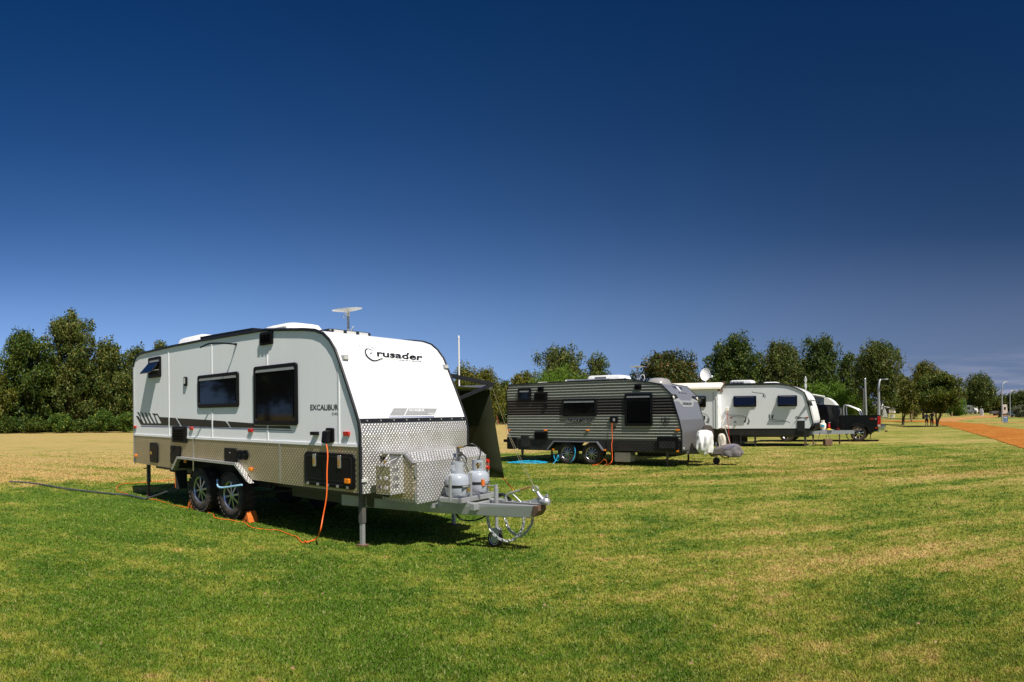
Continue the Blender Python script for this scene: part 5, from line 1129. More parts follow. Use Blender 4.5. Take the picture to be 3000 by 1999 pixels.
put_text(rb, 'JB Caravans', (P2(1475, 462), P2(1665, 480), P2(1665, 505), P2(1475, 495)), BN, bold=.02)
for q in (P2(1350, 585), P2(1890, 612)):
    c = B.surf(*q, BNOSE, .0); MB().lathe([(.001, .03), (.045, .03), (.05, .0)], c=(c.x, c.y, c.z), ax='x', n=14).build('nose_lamp', M['cream'], rb)
c = B.front(2001.5, 1313.5, .0); MB().box(.0, .03, c.y - .04, c.y + .04, c.z - .03, c.z + .03).build('front_reflector', M['clearl'], rb)
# roof things
xa, xb = B.side(1716, 1110, .7).x, B.side(1822, 1108, .7).x; a_ = roofbox(rb, 'air_conditioner', xa, xb, .7, 1.55, 2.70, .20, 'white2', .06, .12)
gr = MB(); [gr.box(xa + .35 + i * .035, xa + .37 + i * .035, .685, .72, 2.78, 2.85) for i in range(12)]; gr.build('grille', M['gfxg'], a_)
xa, xb = B.side(1660, 1115, .3).x, B.side(1785, 1108, .3).x; MB().box(xa, xb, .3, 1.4, 2.70, 2.765).build('solar_panel', M['galv'], rb, bevel=.005)
xa, xb = B.side(1652, 1117, .8).x, B.side(1680, 1115, .8).x; roofbox(rb, 'roof_hatch', xa, xb, .8, 1.3, 2.68, .12, 'white2', .05, .06)
xa, xb = B.side(1568, 1123, .8).x, B.side(1604, 1121, .8).x; roofbox(rb, 'roof_hatch', xa, xb, .8, 1.3, 2.66, .10, 'white2', .16, .06)
xa, xb = B.side(1891, 1116, .7).x, B.side(1946, 1124, .7).x; M['dome'] = mat('smoked_dome', (.30, .29, .28), .15, dirt=.2)
vs = []; roofbox(rb, 'skylight_dome', xa, xb, .6, 1.6, 2.50, .27, 'dome', .22, .25)
# wheels, legs, chassis
for cx_, cy_ in ((P3(1520, 755)), (P3(2083, 768))):
    x = B.side(cx_, cy_, .12).x
    for y, o_ in ((.15, -1), (BW - .15, 1)): wheel(rb, x, y, .36, .36, .235, .205, o_, 'rim', 10, tread=False)
MB().box(-6.2, 0, .45, .50, .40, .52).box(-6.2, 0, BW - .50, BW - .45, .40, .52).build('chassis_rail', M['chassis'], rb)
for x in (-5.85, -.55):
    for y in (.2, BW - .2): leg(rb, x, y, .5, 'rust')
MB().box(-2.30, -1.75, .10, .5, .12, .42).build('step_box', M['check'], rb, bevel=.01)
MB().box(-1.7, -.4, .5, 1.8, .28, .48).build('water_tank', M['blackm'], rb, bevel=.03)
MB().box(-6.72, -6.33, .30, .38, .66, .76).build('rear_bar', M['black'], rb, bevel=.01)
bm_ = BW / 2; db = MB()
for s in (-1, 1):
    a_, b_ = Vector((-.6, bm_ + s * .75, 0)), Vector((1.45, bm_ + s * .05, 0)); n = Vector((b_ - a_).normalized().yx.to_3d()); d = (b_ - a_).normalized(); n = Vector((-d.y, d.x, 0)) * .03
    vs = [(p.x, p.y, z) for z in (.36, .50) for p in (a_ + n, a_ - n, b_ - n, b_ + n)]; db.add(vs, [(0, 1, 2, 3), (4, 7, 6, 5), (0, 4, 5, 1), (1, 5, 6, 2), (2, 6, 7, 3), (3, 7, 4, 0)])
db.build('drawbar', M['chassis'], rb)
jk = MB().tube([(.72, bm_, .2), (.72, bm_, .7)], .03, 8).build('jockey_stand', M['galv'], rb); MB().lathe([(.04, -.035), (.11, -.03), (.11, .03), (.04, .035)], c=(.72, bm_, .12), ax='y', n=16).build('jockey_wheel', M['rubber'], jk)
c_ = empty('safety_chain', (0, 0, 0)); c_.parent = rb; chain(c_, [(1.3, bm_ - .05, .36), (1.2, bm_ - .05, .26), (1.05, bm_ - .05, .22), (.92, bm_ - .05, .26), (.85, bm_ - .05, .36)], link=.09, r=.011, m='chassis')
# draped covers: cloth sheet with folds
def drape(name, fr, prof, folds, m, label, cat, seed, wob=.10, n=44):   # prof: list of (cx, cy, rx, ry, z)
    rnd = random.Random(seed); ph = [rnd.uniform(0, 6) for _ in range(4)]; P = []
    for i in range(len(prof) - 1):
        for k in range(4): P.append([a + (b - a) * k / 4 for a, b in zip(prof[i], prof[i + 1])])
    P.append(list(prof[-1])); o = fr.w(P[-1][0], P[-1][1], 0); vs = []; fs = []
    for i, (cx, cy, rx, ry, z) in enumerate(P):
        q = i / (len(P) - 1)
        for k in range(n):
            t = 2 * PI * k / n; sg_ = lambda a: math.copysign(abs(math.sin(a)) ** .6, math.sin(a))
            f = 1 + wob * 1.7 * (.35 + q) * (sg_(folds * t + ph[0] + 3.2 * q) * .6 + sg_((folds + 3) * t + ph[1] - 5 * q) * .35 + math.sin(11 * t + 9 * q) * .18 + math.sin(7 * q + 3 * t) * .25)
            f = f + .04 * math.sin(9 * q + 2 * t + ph[2]); dz = -.03 * q * math.sin(3 * t + ph[3]); p = fr.w(cx + rx * f * math.cos(t), cy + ry * f * math.sin(t), z + dz)
            vs.append((p.x - o.x, p.y - o.y, p.z))
    for i in range(len(P) - 1):
        for k in range(n): fs.append((i * n + k, i * n + (k + 1) % n, (i + 1) * n + (k + 1) % n, (i + 1) * n + k))
    fs.append(tuple(range(n))); b = MB().add(vs, fs).build(name, M[m], None, smooth=True, loc=o)
    s = b.modifiers.new('thickness', 'SOLIDIFY'); s.thickness = .006; tag(b, label, cat); return b
drape('gas_bottle_cover', B, [(.42, .86, .10, .12, 1.10), (.44, .83, .20, .26, 1.06), (.46, .80, .24, .38, .93), (.47, .78, .25, .42, .72), (.48, .78, .22, .40, .52), (.50, .80, .16, .28, .36)], 5, 'coverw', 'creased white canvas cover over the gas bottles of the ribbed caravan', 'cover', 5)
drape('jockey_cover', B, [(.90, 1.16, .05, .05, .98), (.90, 1.16, .10, .09, .93), (.92, 1.16, .12, .10, .80), (.92, 1.16, .11, .10, .62), (.95, 1.16, .15, .12, .45)], 5, 'coverc', 'cream canvas cover tied over the post in front of the spare wheel', 'cover', 6)
drape('hitch_cover', B, [(1.22, 1.17, .10, .08, .66), (1.16, 1.17, .28, .16, .62), (1.08, 1.17, .44, .22, .52), (1.06, 1.17, .50, .25, .40), (1.06, 1.17, .50, .24, .28)], 6, 'coverg', 'dark grey canvas cover hanging over the hitch of the ribbed caravan', 'cover', 8, .09)
bc = empty('blue_cord', B.w(1.12, 1.17, .0)); tag(bc, 'blue cord tied round the dark grey hitch cover', 'cord')
M['bluec'] = mat('blue_cord', (.02, .05, .35), .5)
MB().tube([(.31 * math.sin(t) * .8, -.31 * math.cos(t) * .9, .46 + .17 * math.cos(t) * .3 + .10 * math.sin(t + 1)) for t in [-.8 + i * .2 for i in range(9)]], .009, 5).build('loop', M['bluec'], bc)
sw_ = empty('spare_wheel', (0, 0, 0)); sw_.parent = rb
MB().lathe([(.02, .36), (.30, .36), (.355, .33), (.37, .27), (.37, .14), (.34, .10), (.02, .10)], c=(0, 1.86, .86), ax='x', n=32).build('wheel_cover', M['rubber'], sw_, smooth=True)
hang([B.w(-.75 + .45, BW + 2.2, 2.2), B.w(.6, 2.2, 1.5), B.w(1.14, 1.3, .66)], 'rope', .008, 'guy_rope', 'thin pale rope running down to the dark grey hitch cover', 'guy rope')
# dish on B
dp = B.side(1868, 1112, .9); d0 = B.w(dp.x, .9, 2.60); ds = empty('satellite_dish', d0, B.a); tag(ds, 'flat white satellite internet dish on a short pole above the ribbed caravan roof', 'satellite dish', 'flat white satellite dishes on van roofs')
dh = B.side(1868, 1075, .9).z - 2.60
MB().lathe([(.001, dh - .03), (.06, dh - .025), (.24, dh - .005), (.26, dh + .008), (.22, dh + .014), (.001, dh + .016)], n=30).build('dish_panel', M['cream'], ds, smooth=True)
MB().tube([(0, 0, -.05), (0, 0, dh - .02)], .022, 10).build('pole', M['galv'], ds, smooth=True)
MB().tube(spline([(.03, 0, .06), (.12, 0, .25), (.22, 0, .27), (.24, 0, .15), (.16, 0, .0)], 6), .011, 5).build('lead', M['white2'], ds)
# B cables and hoses
SB = lambda px, py, y: B.w(*B.side(px, py, y))
hang([SB(1793, 1240, -.08), SB(1793, 1270, -.10), SB(1794, 1290, -.10), SB(1792, 1305, -.14), SB(1794, 1345, -.2), SB(1788, 1358, -.3), gnd(1778, 1366) + Vector((0, 0, .04)), gnd(1772, 1366) + Vector((0, 0, .035))], 'orange', .010, 'extension_cord', 'orange power cord hanging from the inlet of the ribbed caravan', 'cord', group='orange power cords')
hang([gnd(1776, 1367) + Vector((0, 0, .04)), SB(1777, 1357, -.6) + Vector((0, 0, .05)), SB(1769, 1352, -.7) + Vector((0, 0, .05)), gnd(1755, 1364) + Vector((0, 0, .05)), gnd(1735, 1367) + Vector((0, 0, .03))], 'orange', .010, 'extension_cord', 'loop of orange cord on the grass by the ribbed caravan wheels', 'cord', group='orange power cords')
hc = []; g0 = gnd(1551, 1359)
for i in range(95):
    t = i * .33; rr_ = .30 + .22 * math.sin(i * .37) ** 2 + .10 * math.sin(i * 1.1); hc.append(g0 + Vector((math.cos(t) * rr_ * 1.25, math.sin(t) * rr_ * .9, .035 + .012 * (i % 9) / 2)))
hc.append(gnd(1589, 1358) + Vector((0, 0, .04)))
o = MB().tube(hc, .007, 5).build('garden_hose', M['bluehose'], None, smooth=True); tag(o, 'bright blue hose lying in a flat tangled coil on the grass', 'hose')
hang([SB(1622, 1325, .1), SB(1625, 1345, .0), gnd(1636, 1360) + Vector((0, 0, .10)), SB(1637, 1340, -.2), SB(1634, 1334, -.2), SB(1630, 1348, -.25), gnd(1620, 1362) + Vector((0, 0, .03))], 'bluehose', .010, 'garden_hose', 'blue hose looping up beside the rear wheel of the ribbed caravan', 'hose')
hang([SB(1681, 1304, .1), SB(1685, 1320, -.1), SB(1683, 1338, -.15), SB(1675, 1352, -.2), gnd(1666, 1360) + Vector((0, 0, .03))], 'bluehose', .009, 'garden_hose', 'blue hose hanging between the two wheels of the ribbed caravan', 'hose')
aw2 = empty('awning', (0, 0, 0)); aw2.parent = rb
xe = B.side(2062, 1190, BW + 1.8)
b = MB()
for p, q in (((-.75, BW, 2.45), (-.75, BW + 1.9, 2.12)), ((-.75, BW, 1.35), (-.75, BW + 1.9, 2.08))):
    b.tube([p, q], .035, 6)
b.build('awning_arm', M['trim'], aw2); MB().tube([(-.8, BW + 1.9, 2.10), (-5.6, BW + 1.9, 2.10)], .05, 10).build('roller', M['alu'], aw2)
MB().add([(-.85, BW, 2.45), (-5.6, BW, 2.45), (-5.6, BW + 1.88, 2.12), (-.85, BW + 1.88, 2.12)], [(0, 1, 2, 3)]).build('awning_fabric', M['fabric'], aw2)

# ------------------------------------------------------------------ the white caravan with the slide out
C = Frame((13.32, 26.32), -34.59); CW = 2.3
rc = empty('caravan', C.o, C.a); tag(rc, 'white caravan with black swoosh decals, two open windows and a slide out room', 'caravan', 'caravans parked in a row on the lawn')
Q = lambda x, y: (1980 + x * .272, 1050 + y * .272); Q2 = lambda x, y: (1960 + x * .1403, 1070 + y * .1403); Q3 = lambda x, y: (2340 + x * .1403, 1090 + y * .1403)
def cp_(px, py): v = C.side(px, py); return (v.x, v.z)
CPROF = [(-7.3, .84), (-7.3, 2.90), cp_(2279, 1126), cp_(2310, 1129.5), cp_(2335, 1138), cp_(2350, 1146), cp_(2357, 1151), cp_(2361.5, 1162), cp_(2371, 1196), cp_(2382.6, 1241), (-.19, .84)]
MB().prism(CPROF, 'y', 0, CW).build('body', M['white'], rc, smooth=True)
for y in (-.01, CW + .01): MB().tube([(x, y, z) for x, z in CPROF[1:-1]] + [(-.19, y, .84)], .03, 6).build('edge_moulding', M['trim'], rc)
MB().box(-7.3, -4.45, -.0, .01, 2.90, 2.98).box(-4.45, -1.7, .0, CW, 2.90, 2.955).build('roof_rail', M['trim'], rc)
nx = [CPROF[-2], CPROF[-3], CPROF[-4], CPROF[-5]]
bulge = [(CPROF[-1][0], CPROF[-1][1]), (CPROF[-2][0] + .02, CPROF[-2][1] + .05), (CPROF[-2][0] + .03, 1.25), (CPROF[-3][0] + .09, CPROF[-3][1]), (CPROF[-4][0] + .06, CPROF[-4][1]), CPROF[-5]]
MB().prism(bulge + [CPROF[-4], CPROF[-3], CPROF[-2]], 'y', .06, CW - .06).build('nose_cone', M['white2'], rc, smooth=True)
MB().prism([(-.19, .84), (.05, 1.06), (.07, 1.02), (-.0, .80), (-.19, .72)], 'y', .08, CW - .08).build('nose_skirt', M['black'], rc)
c = C.surf(2376, 1185, [(p[0] + .07, p[1]) for p in CPROF[::-1][1:5]], .0)
f = MB().add([C.surf(*Q3(*q), [(p[0] + .075, p[1]) for p in CPROF[::-1][1:6]], .01) for q in ((185, 560), (270, 620), (320, 790), (290, 800))], [(0, 1, 2, 3)]).build('front_window', M['glass'], rc)
MB().add([(-.34, .6, 2.34), (-.34, CW - .3, 2.34), (-.20, CW - .3, 2.16), (-.20, .6, 2.16), (-.36, .6, 2.32), (-.36, CW - .3, 2.32), (-.22, CW - .3, 2.14), (-.22, .6, 2.14)], [(0, 1, 2, 3), (7, 6, 5, 4), (0, 4, 5, 1), (1, 5, 6, 2), (2, 6, 7, 3), (3, 7, 4, 0)]).build('stone_guard', M['white2'], rc)
MB().box(-7.3, -.2, .02, CW - .02, .52, .84).build('skirt_panel', M['checkb'], rc)
x0, x1, z0, z1 = rect_on(C, Q(1305, 672), Q(1390, 760)); MB().box(x0, x1, -.03, .0, .70, z1).build('front_hatch', M['blackm'], rc, bevel=.006)
for a, b in ((Q(620, 408), Q(868, 523)), (Q(1095, 402), Q(1308, 517))):
    x0, x1, z0, z1 = rect_on(C, a, b); f = MB().ring(rrpoly(x0, x1, z0, z1, .05), rrpoly(x0 + .06, x1 - .06, z0 + .08, z1 - .05, .04), 'y', -.035, .002).build('window', M['black'], rc, bevel=.005)
    MB().box(x0 + .05, x1 - .05, -.008, .0, z0 + .05, z1 - .04).build('opening', M['blackm'], f)
    an = math.radians(26); ol = z1 - z0 - .08; p0 = Vector((x0 + .05, -.035, z1 - .05)); p1 = Vector((x1 - .05, -.035, z1 - .05)); ex = Vector((0, -math.sin(an), -math.cos(an))); nn = Vector((0, -math.cos(an), math.sin(an)))
    MB().add([p0, p1, p1 + ex * ol, p0 + ex * ol, p0 - nn * .02, p1 - nn * .02, p1 + ex * ol - nn * .02, p0 + ex * ol - nn * .02], [(0, 1, 2, 3), (7, 6, 5, 4), (0, 4, 5, 1), (1, 5, 6, 2), (2, 6, 7, 3), (3, 7, 4, 0)]).build('open_sash', M['glassb'], f)
    for xx in (x0 + .08, x1 - .08):
        MB().tube([(xx, -.01, z0 + .15), Vector((xx, 0, 0)) + Vector((0, p0.y, p0.z)) + ex * ol * .85], .009, 5).build('stay', M['alu'], f)
    MB().tube([Vector((x0 + .1, p0.y - .01, p0.z)) , Vector((x1 - .1, p0.y - .01, p0.z))], .010, 5).build('hinge_rail', M['alu'], f)
CS = lambda px, py: C.side(px, py, -.004)
put_line(rc, 'swoosh_decal', 'gfx', [[Q2(*q) for q in l] for l in (((1730, 545), (1760, 572), (1850, 580), (1950, 590), (1995, 610)), ((1165, 990), (1195, 1025), (1240, 1040), (1400, 1050), (1520, 1060), (1600, 1085), (1660, 1110)), ((1310, 1075), (1450, 1085), (1560, 1090)))], CS, 1.1)
put_line(rc, 'swoosh_decal', 'gfx', [[Q(*q) for q in l] for l in (((1005, 605), (1003, 640), (1030, 672), (1080, 682), (1190, 682), (1215, 688), (1230, 700)), ((1030, 655), (1100, 668), (1170, 670)))], CS, 1.1)
put_poly(rc, 'swoosh_tail_decal', 'gfx', [[Q2(1590, 1085), Q2(1620, 1130), Q2(1600, 1200), Q2(1550, 1195), Q2(1590, 1150)], [Q2(1960, 605), Q2(1985, 630), Q2(1975, 668), Q2(1948, 660), Q2(1965, 640)]], CS)
put_poly(rc, 'swoosh_tail_decal', 'gfxg', [[Q2(1650, 1110), Q2(1690, 1165), Q2(1665, 1247), Q2(1618, 1230), Q2(1655, 1180)], [Q2(1995, 612), Q2(2020, 650), Q2(2005, 684), Q2(1985, 676), Q2(2000, 650)], [Q(1000, 605), Q(1015, 600), Q(1012, 640), Q(1003, 635)]], CS)
put_poly(rc, 'swoosh_tail_decal', 'gfx', [[Q(1035, 615), Q(1057, 612), Q(1045, 635), Q(1048, 660), Q(1030, 645)]], CS)
put_text(rc, 'Elegance', (Q(1285, 622), Q(1402, 628), Q(1395, 660), Q(1280, 656)), CS, shear=.45, bold=.018)
for q, rr_ in ((Q2(1378, 1193), .045), (Q2(1378, 1260), .045)):
    v = C.side(*q); MB().lathe([(.001, -.012), (rr_ * .5, -.012), (rr_ * .6, -.03), (rr_, -.03), (rr_ * 1.15, 0)], c=(v.x, 0, v.z), ax='y', n=16).build('wall_socket', M['galv'], rc, smooth=True)
v = C.side(*Q2(1198, 1283)); MB().lathe([(.001, -.07), (.05, -.06), (.055, 0)], c=(v.x, 0, v.z), ax='y', n=14).build('water_filler', M['cream'], rc, smooth=True)
v = C.side(*Q2(1220, 925)); MB().rrect('y', v.x - .05, v.x + .05, v.z - .085, v.z + .085, -.10, 0, .02).build('wall_lamp', M['cream'], rc, bevel=.01)
for q in (Q2(1300, 1100), Q(1415, 637)):
    v = C.side(*q); lamp_on(rc, v.x - .05, v.x + .05, v.z - .025, v.z + .025, 0, 'redl')
# slide out room
sl = empty('slide_out', (0, 0, 0)); sl.parent = rc; SY = -.6
MB().box(-7.1, -4.40, SY, .0, .86, 2.74).build('slide_wall', M['white'], sl, bevel=.01)
MB().box(-4.47, -4.385, SY - .03, SY + .03, .84, 2.76).build('slide_trim', M['stripw'], sl); MB().box(-7.1, -4.47, SY - .02, SY - .001, 2.56, 2.66).build('slide_trim', M['stripw'], sl)
MB().box(-4.62, -4.60, SY - .012, SY, .86, 2.56).build('slide_joint', M['gfxg'], sl)
x0, x1, z0, z1 = rect_on(C, Q2(560, 650), Q2(772, 878)); a_ = C.side(*Q2(772, 650), SY); b_ = C.side(*Q2(772, 878), SY); f = side_window(sl, a_.x - 1.0, a_.x, b_.z, a_.z, .04, .06, y=SY)
CSl = lambda px, py: C.side(px, py, SY - .006)
put_line(sl, 'swoosh_decal', 'gfxg', [[Q2(690, 1000), Q2(770, 1030), Q2(820, 1080), Q2(845, 1130)]], CSl, 1.1)
put_poly(sl, 'swoosh_tail_decal', 'gfx', [[Q2(720, 1040), Q2(760, 1075), Q2(750, 1160), Q2(728, 1110)]], CSl); put_poly(sl, 'swoosh_tail_decal', 'gfxg', [[Q2(808, 1100), Q2(848, 1135), Q2(835, 1215), Q2(765, 1195), Q2(800, 1160)]], CSl)
MB().prism([(-.02, 3.02), (-.02, 2.95), (SY - .10, 2.68), (SY - .14, 2.70), (SY - .12, 2.78)], 'x', -7.1, -4.25).build('topper_awning', M['cream'], sl)
MB().box(-4.30, -4.20, -.12, .03, 2.90, 3.06).build('topper_bracket', M['rust'], sl); MB().box(-4.42, -4.30, SY - .02, -.0, 2.60, 2.68).build('slide_bracket', M['rust'], sl)
MB().box(-4.44, -4.36, -.16, -.02, .80, .88).build('slide_bracket', M['rust'], sl)
xa, xb = C.side(2140, 1123, .9).x, C.side(2207, 1121, .9).x; a_ = roofbox(rc, 'air_conditioner', xa, xb, .7, 1.5, 2.94, .20, 'white2', .06, .1)
gr = MB(); [gr.box(xa + .12 + i * .07, xa + .145 + i * .07, .68, .72, 2.97, 3.08) for i in range(9)]; gr.build('grille', M['gfx'], a_)
xa, xb = C.side(2236, 1122, .9).x, C.side(2282, 1122, .9).x; roofbox(rc, 'roof_hatch', xa, xb, .7, 1.3, 2.93, .10, 'white2', .14, .1)
v = C.side(2067, 1098, .9); dd = empty('satellite_dish', C.w(v.x, .9, 2.90), math.radians(-25)); tag(dd, 'round white satellite television dish standing on the white caravan roof', 'satellite dish')
MB().lathe([(.001, .06), (.12, .05), (.20, .02), (.245, -.03), (.25, -.03), (.205, .01), (.001, .045)], c=(0, 0, 0), ax='y', n=32).build('reflector', M['white2'], dd, smooth=True)
r_ = dd.children[0]; r_.scale = (1, 1, 1.28); r_.location = (0, -.05, v.z - 2.90); r_.rotation_euler = (math.radians(-14), 0, 0)
MB().tube([(0, .05, 0), (0, .05, v.z - 2.95)], .03, 8).build('post', M['white2'], dd); MB().lathe([(.001, -.06), (.05, -.05), (.055, .05), (.001, .06)], c=(.34, -.25, v.z - 3.0), ax='y', n=14).build('receiver', M['white2'], dd, smooth=True)
MB().tube([(.34, -.25, v.z - 3.0), (.05, .0, v.z - 3.15)], .015, 6).build('receiver_arm', M['white2'], dd)
for x in (-4.37, -5.35):
    for y, o_ in ((.18, -1), (CW - .18, 1)): wheel(rc, x, y, .37, .37, .23, .225, o_, 'rim', 6, tread=False)
for x, y in ((-.45, .1), (-.35, CW - .15), (-6.8, .2), (-6.8, CW - .2), (-3.0, 1.0)): leg(rc, x, y, .55, 'rust', w=.04)
MB().box(-3.5, -2.75, -.05, .35, .18, .22).box(-3.5, -3.44, -.05, .0, 0, .5).box(-2.81, -2.75, -.05, .0, 0, .5).build('entry_step', M['blackm'], rc)
MB().box(-7.2, -.3, .4, .46, .42, .55).box(-7.2, -.3, CW - .46, CW - .4, .42, .55).build('chassis_rail', M['chassis'], rc)
MB().box(-3.9, -3.6, .1, 1.9, .10, .50).build('mud_flap', M['blackm'], rc)
cm_ = CW / 2; db = MB()
for s in (-1, 1):
    a_, b_ = Vector((-.5, cm_ + s * .7, 0)), Vector((1.75, cm_ + s * .05, 0)); d = (b_ - a_).normalized(); n = Vector((-d.y, d.x, 0)) * .03
    db.add([(p.x, p.y, z) for z in (.54, .70) for p in (a_ + n, a_ - n, b_ - n, b_ + n)], [(0, 1, 2, 3), (4, 7, 6, 5), (0, 4, 5, 1), (1, 5, 6, 2), (2, 6, 7, 3), (3, 7, 4, 0)])
db.build('drawbar', M['galv'], rc); MB().box(1.7, 2.05, cm_ - .04, cm_ + .04, .66, .74).build('coupling', M['rust'], rc, bevel=.02)
MB().box(.25, .75, cm_ - .45, cm_ + .45, .70, .73).build('bottle_rack', M['galv'], rc)
MB().tube([(1.05, cm_, .05), (1.05, cm_, .75)], .035, 8).build('jockey_stand', M['rust'], rc)
c_ = empty('safety_chain', (0, 0, 0)); c_.parent = rc; chain(c_, [(1.75, cm_, .55), (1.7, cm_, .35), (1.55, cm_, .24), (1.42, cm_, .35), (1.38, cm_, .55)], link=.09, r=.012, m='rust')
def simple_bottle(c, rz, m, label, s=1.0, group=None):
    g_ = empty('gas_bottle', c, rz); tag(g_, label, 'gas bottle', group)
    MB().lathe([(.10, .035), (.14, .06), (.152, .12), (.155, .24), (.14, .30), (.10, .335), (.001, .35)], n=24).build('body', M[m], g_, smooth=True)
    MB().lathe([(.112, 0), (.115, .05), (.10, .05)], n=20).build('foot_ring', M[m], g_)
    MB().lathe([(.08, .34), (.08, .46), (.072, .46), (.072, .34)], n=20, cap=False).build('collar', M[m], g_)
    MB().tube([(0, 0, .33), (0, 0, .47)], .02, 8).build('valve', M['brass'], g_)
    return g_
v = C.side(2411, 1262, .9); g_ = simple_bottle(C.w(v.x, .9, .73), C.a, 'cream', 'cream white gas bottle on the drawbar in front of the white slide out caravan')
c_ = Vector((0, -.157, .2)); MB().box(-.05, .09, -.163, -.13, .16, .25).build('blue_sticker', M['bluehose'], g_, bevel=.01)
v = C.side(2429, 1255, 1.1); fe = empty('fire_extinguisher', C.w(v.x, 1.1, .70)); tag(fe, 'small red fire extinguisher standing on the drawbar beside the cream gas bottle', 'fire extinguisher')
MB().lathe([(.05, 0), (.055, .02), (.055, .26), (.02, .33), (.02, .36)], n=14).build('cylinder', M['redl'], fe, smooth=True); MB().box(-.02, .08, -.015, .015, .36, .39).build('handle', M['galv'], fe)
drape('yellow_rag', C, [(v.x + .02, .92, .03, .03, .80), (v.x + .02, .92, .10, .07, .76), (v.x + .02, .92, .14, .10, .71)], 5, 'yellow', 'crumpled yellow cloth lying on the drawbar by the red extinguisher', 'cloth', 4, .2, 24)
v = C.loc(gnd(2421.5, 1309)); bk = empty('hanging_bag', C.w(v.x, .45, 0)); tag(bk, 'brown boxy bag hanging on two cords under the drawbar of the white caravan', 'bag')
MB().box(-.19, .19, -.13, .13, .03, .33).build('bag_body', M['brick'], bk, bevel=.02)
for x in (-.1, .1): MB().tube([(x, 0, .32), (0, 0, .68)], .012, 5).build('cord', M['chassis'], bk)
hang([C.w(.2, .6, .62), C.w(.1, .45, .3), C.w(-.1, .3, .08), C.w(-.35, .15, .05)], 'strap', .012, 'waste_hose', 'thin black hose curving from the white caravan drawbar to the grass', 'hose')
SCc = lambda px, py, y: C.w(*C.side(px, py, y))
hang([SCc(2130, 1206, -.11), SCc(2133, 1245, -.13), SCc(2136, 1280, -.15), SCc(2138, 1300, -.2), gnd(2134, 1309) + Vector((0, 0, .04)), gnd(2118, 1310) + Vector((0, 0, .03))], 'red', .013, 'extension_cord', 'red cord hanging down the white caravan wall from the cream lamp', 'cord')
# wind spinner
ws = C.loc(at(2361, 32.0)); b0 = at(2361, 32.0); sp_ = empty('wind_spinner', b0); tag(sp_, 'white spiral wind spinner on a thin pole above the nose of the white caravan', 'wind spinner')
MB().tube([(0, 0, 0), (0, 0, at(2361, 32, py=1112).z)], .015, 6).build('pole', M['white2'], sp_)
zt_ = at(2361, 32, py=1104).z; zb_ = at(2361, 32, py=1149).z
for i in range(9):
    z = zb_ + (zt_ - zb_) * (i + .5) / 9; a = i * .9; MB().tube([(math.cos(t) * .055 * math.cos(a), math.cos(t) * .055 * math.sin(a), z + .055 * math.sin(t)) for t in [2 * PI * k / 10 for k in range(11)]], .014, 5, cap=False).build('spinner_ring', M['white2'], sp_)

# ------------------------------------------------------------------ the black utility
U0 = gnd(2515.4, 1294.5); U = Frame((U0.x, U0.y), -34.6); UW = 2.03
ru = empty('utility_truck', U.o, U.a); tag(ru, 'shiny black crew cab utility truck with chrome roll bar, parked behind the white caravan', 'utility truck')
def up(px, py, y=0): v = U.side(px, py, y); return (v.x, v.z)
xr, zbed = up(*Q3(1670, 912)); xcab = up(*Q3(850, 930))[0]; zroof = up(*Q3(700, 686))[1]; xf = U.side(2305, 1250).x
RW = .43
bed = [(xcab + .03, .55), (xcab + .03, zbed), (xr + .02, zbed), (xr + .06, zbed - .05), (xr + .02, .62), (xr - .1, .52), (.60, .52), (.56, .75), (.42, .95), (.18, 1.05), (-.18, 1.05), (-.42, .95), (-.56, .75), (-.60, .52)]
bo_ = MB().prism(bed, 'y', .04, .10).prism(bed, 'y', UW - .10, UW - .04).box(xcab + .03, xr, .1, UW - .1, .75, .80).box(xr - .06, xr + .02, .1, UW - .1, .62, zbed).box(xcab + .03, xcab + .08, .1, UW - .1, .75, zbed).build('cargo_bed', M['utepaint'], ru, bevel=.012)
for b_ in ((-.75, .75, .40, .48, .45, 1.2), (-.75, .75, UW - .48, UW - .40, .45, 1.2), (xf - .7, xf + .7, .42, .5, .4, 1.1)): MB().box(*b_).build('inner_wing', M['blackm'], ru)
MB().box(xcab + .02, xr + .03, .03, .12, zbed, zbed + .03).build('bed_rail', M['black'], ru, bevel=.008)
arc = lambda R1, z0: [(R1 * math.cos(t), .43 + R1 * math.sin(t)) for t in [math.radians(q) for q in range(-5, 186, 10)]]
for y0, y1 in ((-.06, .06), (UW - .06, UW + .06)): MB().prism(arc(.70, 0) + arc(.52, 0)[::-1], 'y', y0, y1).build('flared_arch', M['utepaint'], ru, bevel=.015)
L_ = xcab; cab = [(L_, .48), (L_, zbed + .02), (L_ - .06, zroof - .16), (L_ - .20, zroof - .02), (L_ - .9, zroof + .02), (L_ - 1.75, zroof - .02), (L_ - 2.0, zroof - .12), (L_ - 2.65, zbed + .12), (L_ - 3.9, zbed - .05), (L_ - 4.05, zbed - .25), (L_ - 4.1, .55), (xf - .58, .50), (xf - .50, .85), (xf - .25, 1.02), (xf + .25, 1.02), (xf + .50, .85), (xf + .58, .50)]
MB().prism(cab, 'y', .05, UW - .05).build('cab', M['utepaint'], ru, bevel=.03)
for y, dy in ((.045, -.006), (UW - .045, .006)):
    for x0, x1 in ((L_ - .98, L_ - .30), (L_ - 1.95, L_ - 1.08)):
        MB().prism([(x0, zbed + .06), (x1, zbed + .06), (x1 - .05, zroof - .13), (x0 + .04, zroof - .13)], 'y', y + dy, y).build('side_window', M['glass'], ru)
MB().box(L_ + .001, L_ + .006, .3, UW - .3, zbed + .08, zroof - .2).build('rear_window', M['glass'], ru)
for x in (0, xf):
    for y, o_ in ((.12, -1), (UW - .12, 1)): wheel(ru, x, y, RW, RW, .28, .27, o_, 'chrome', 8, tread=False)
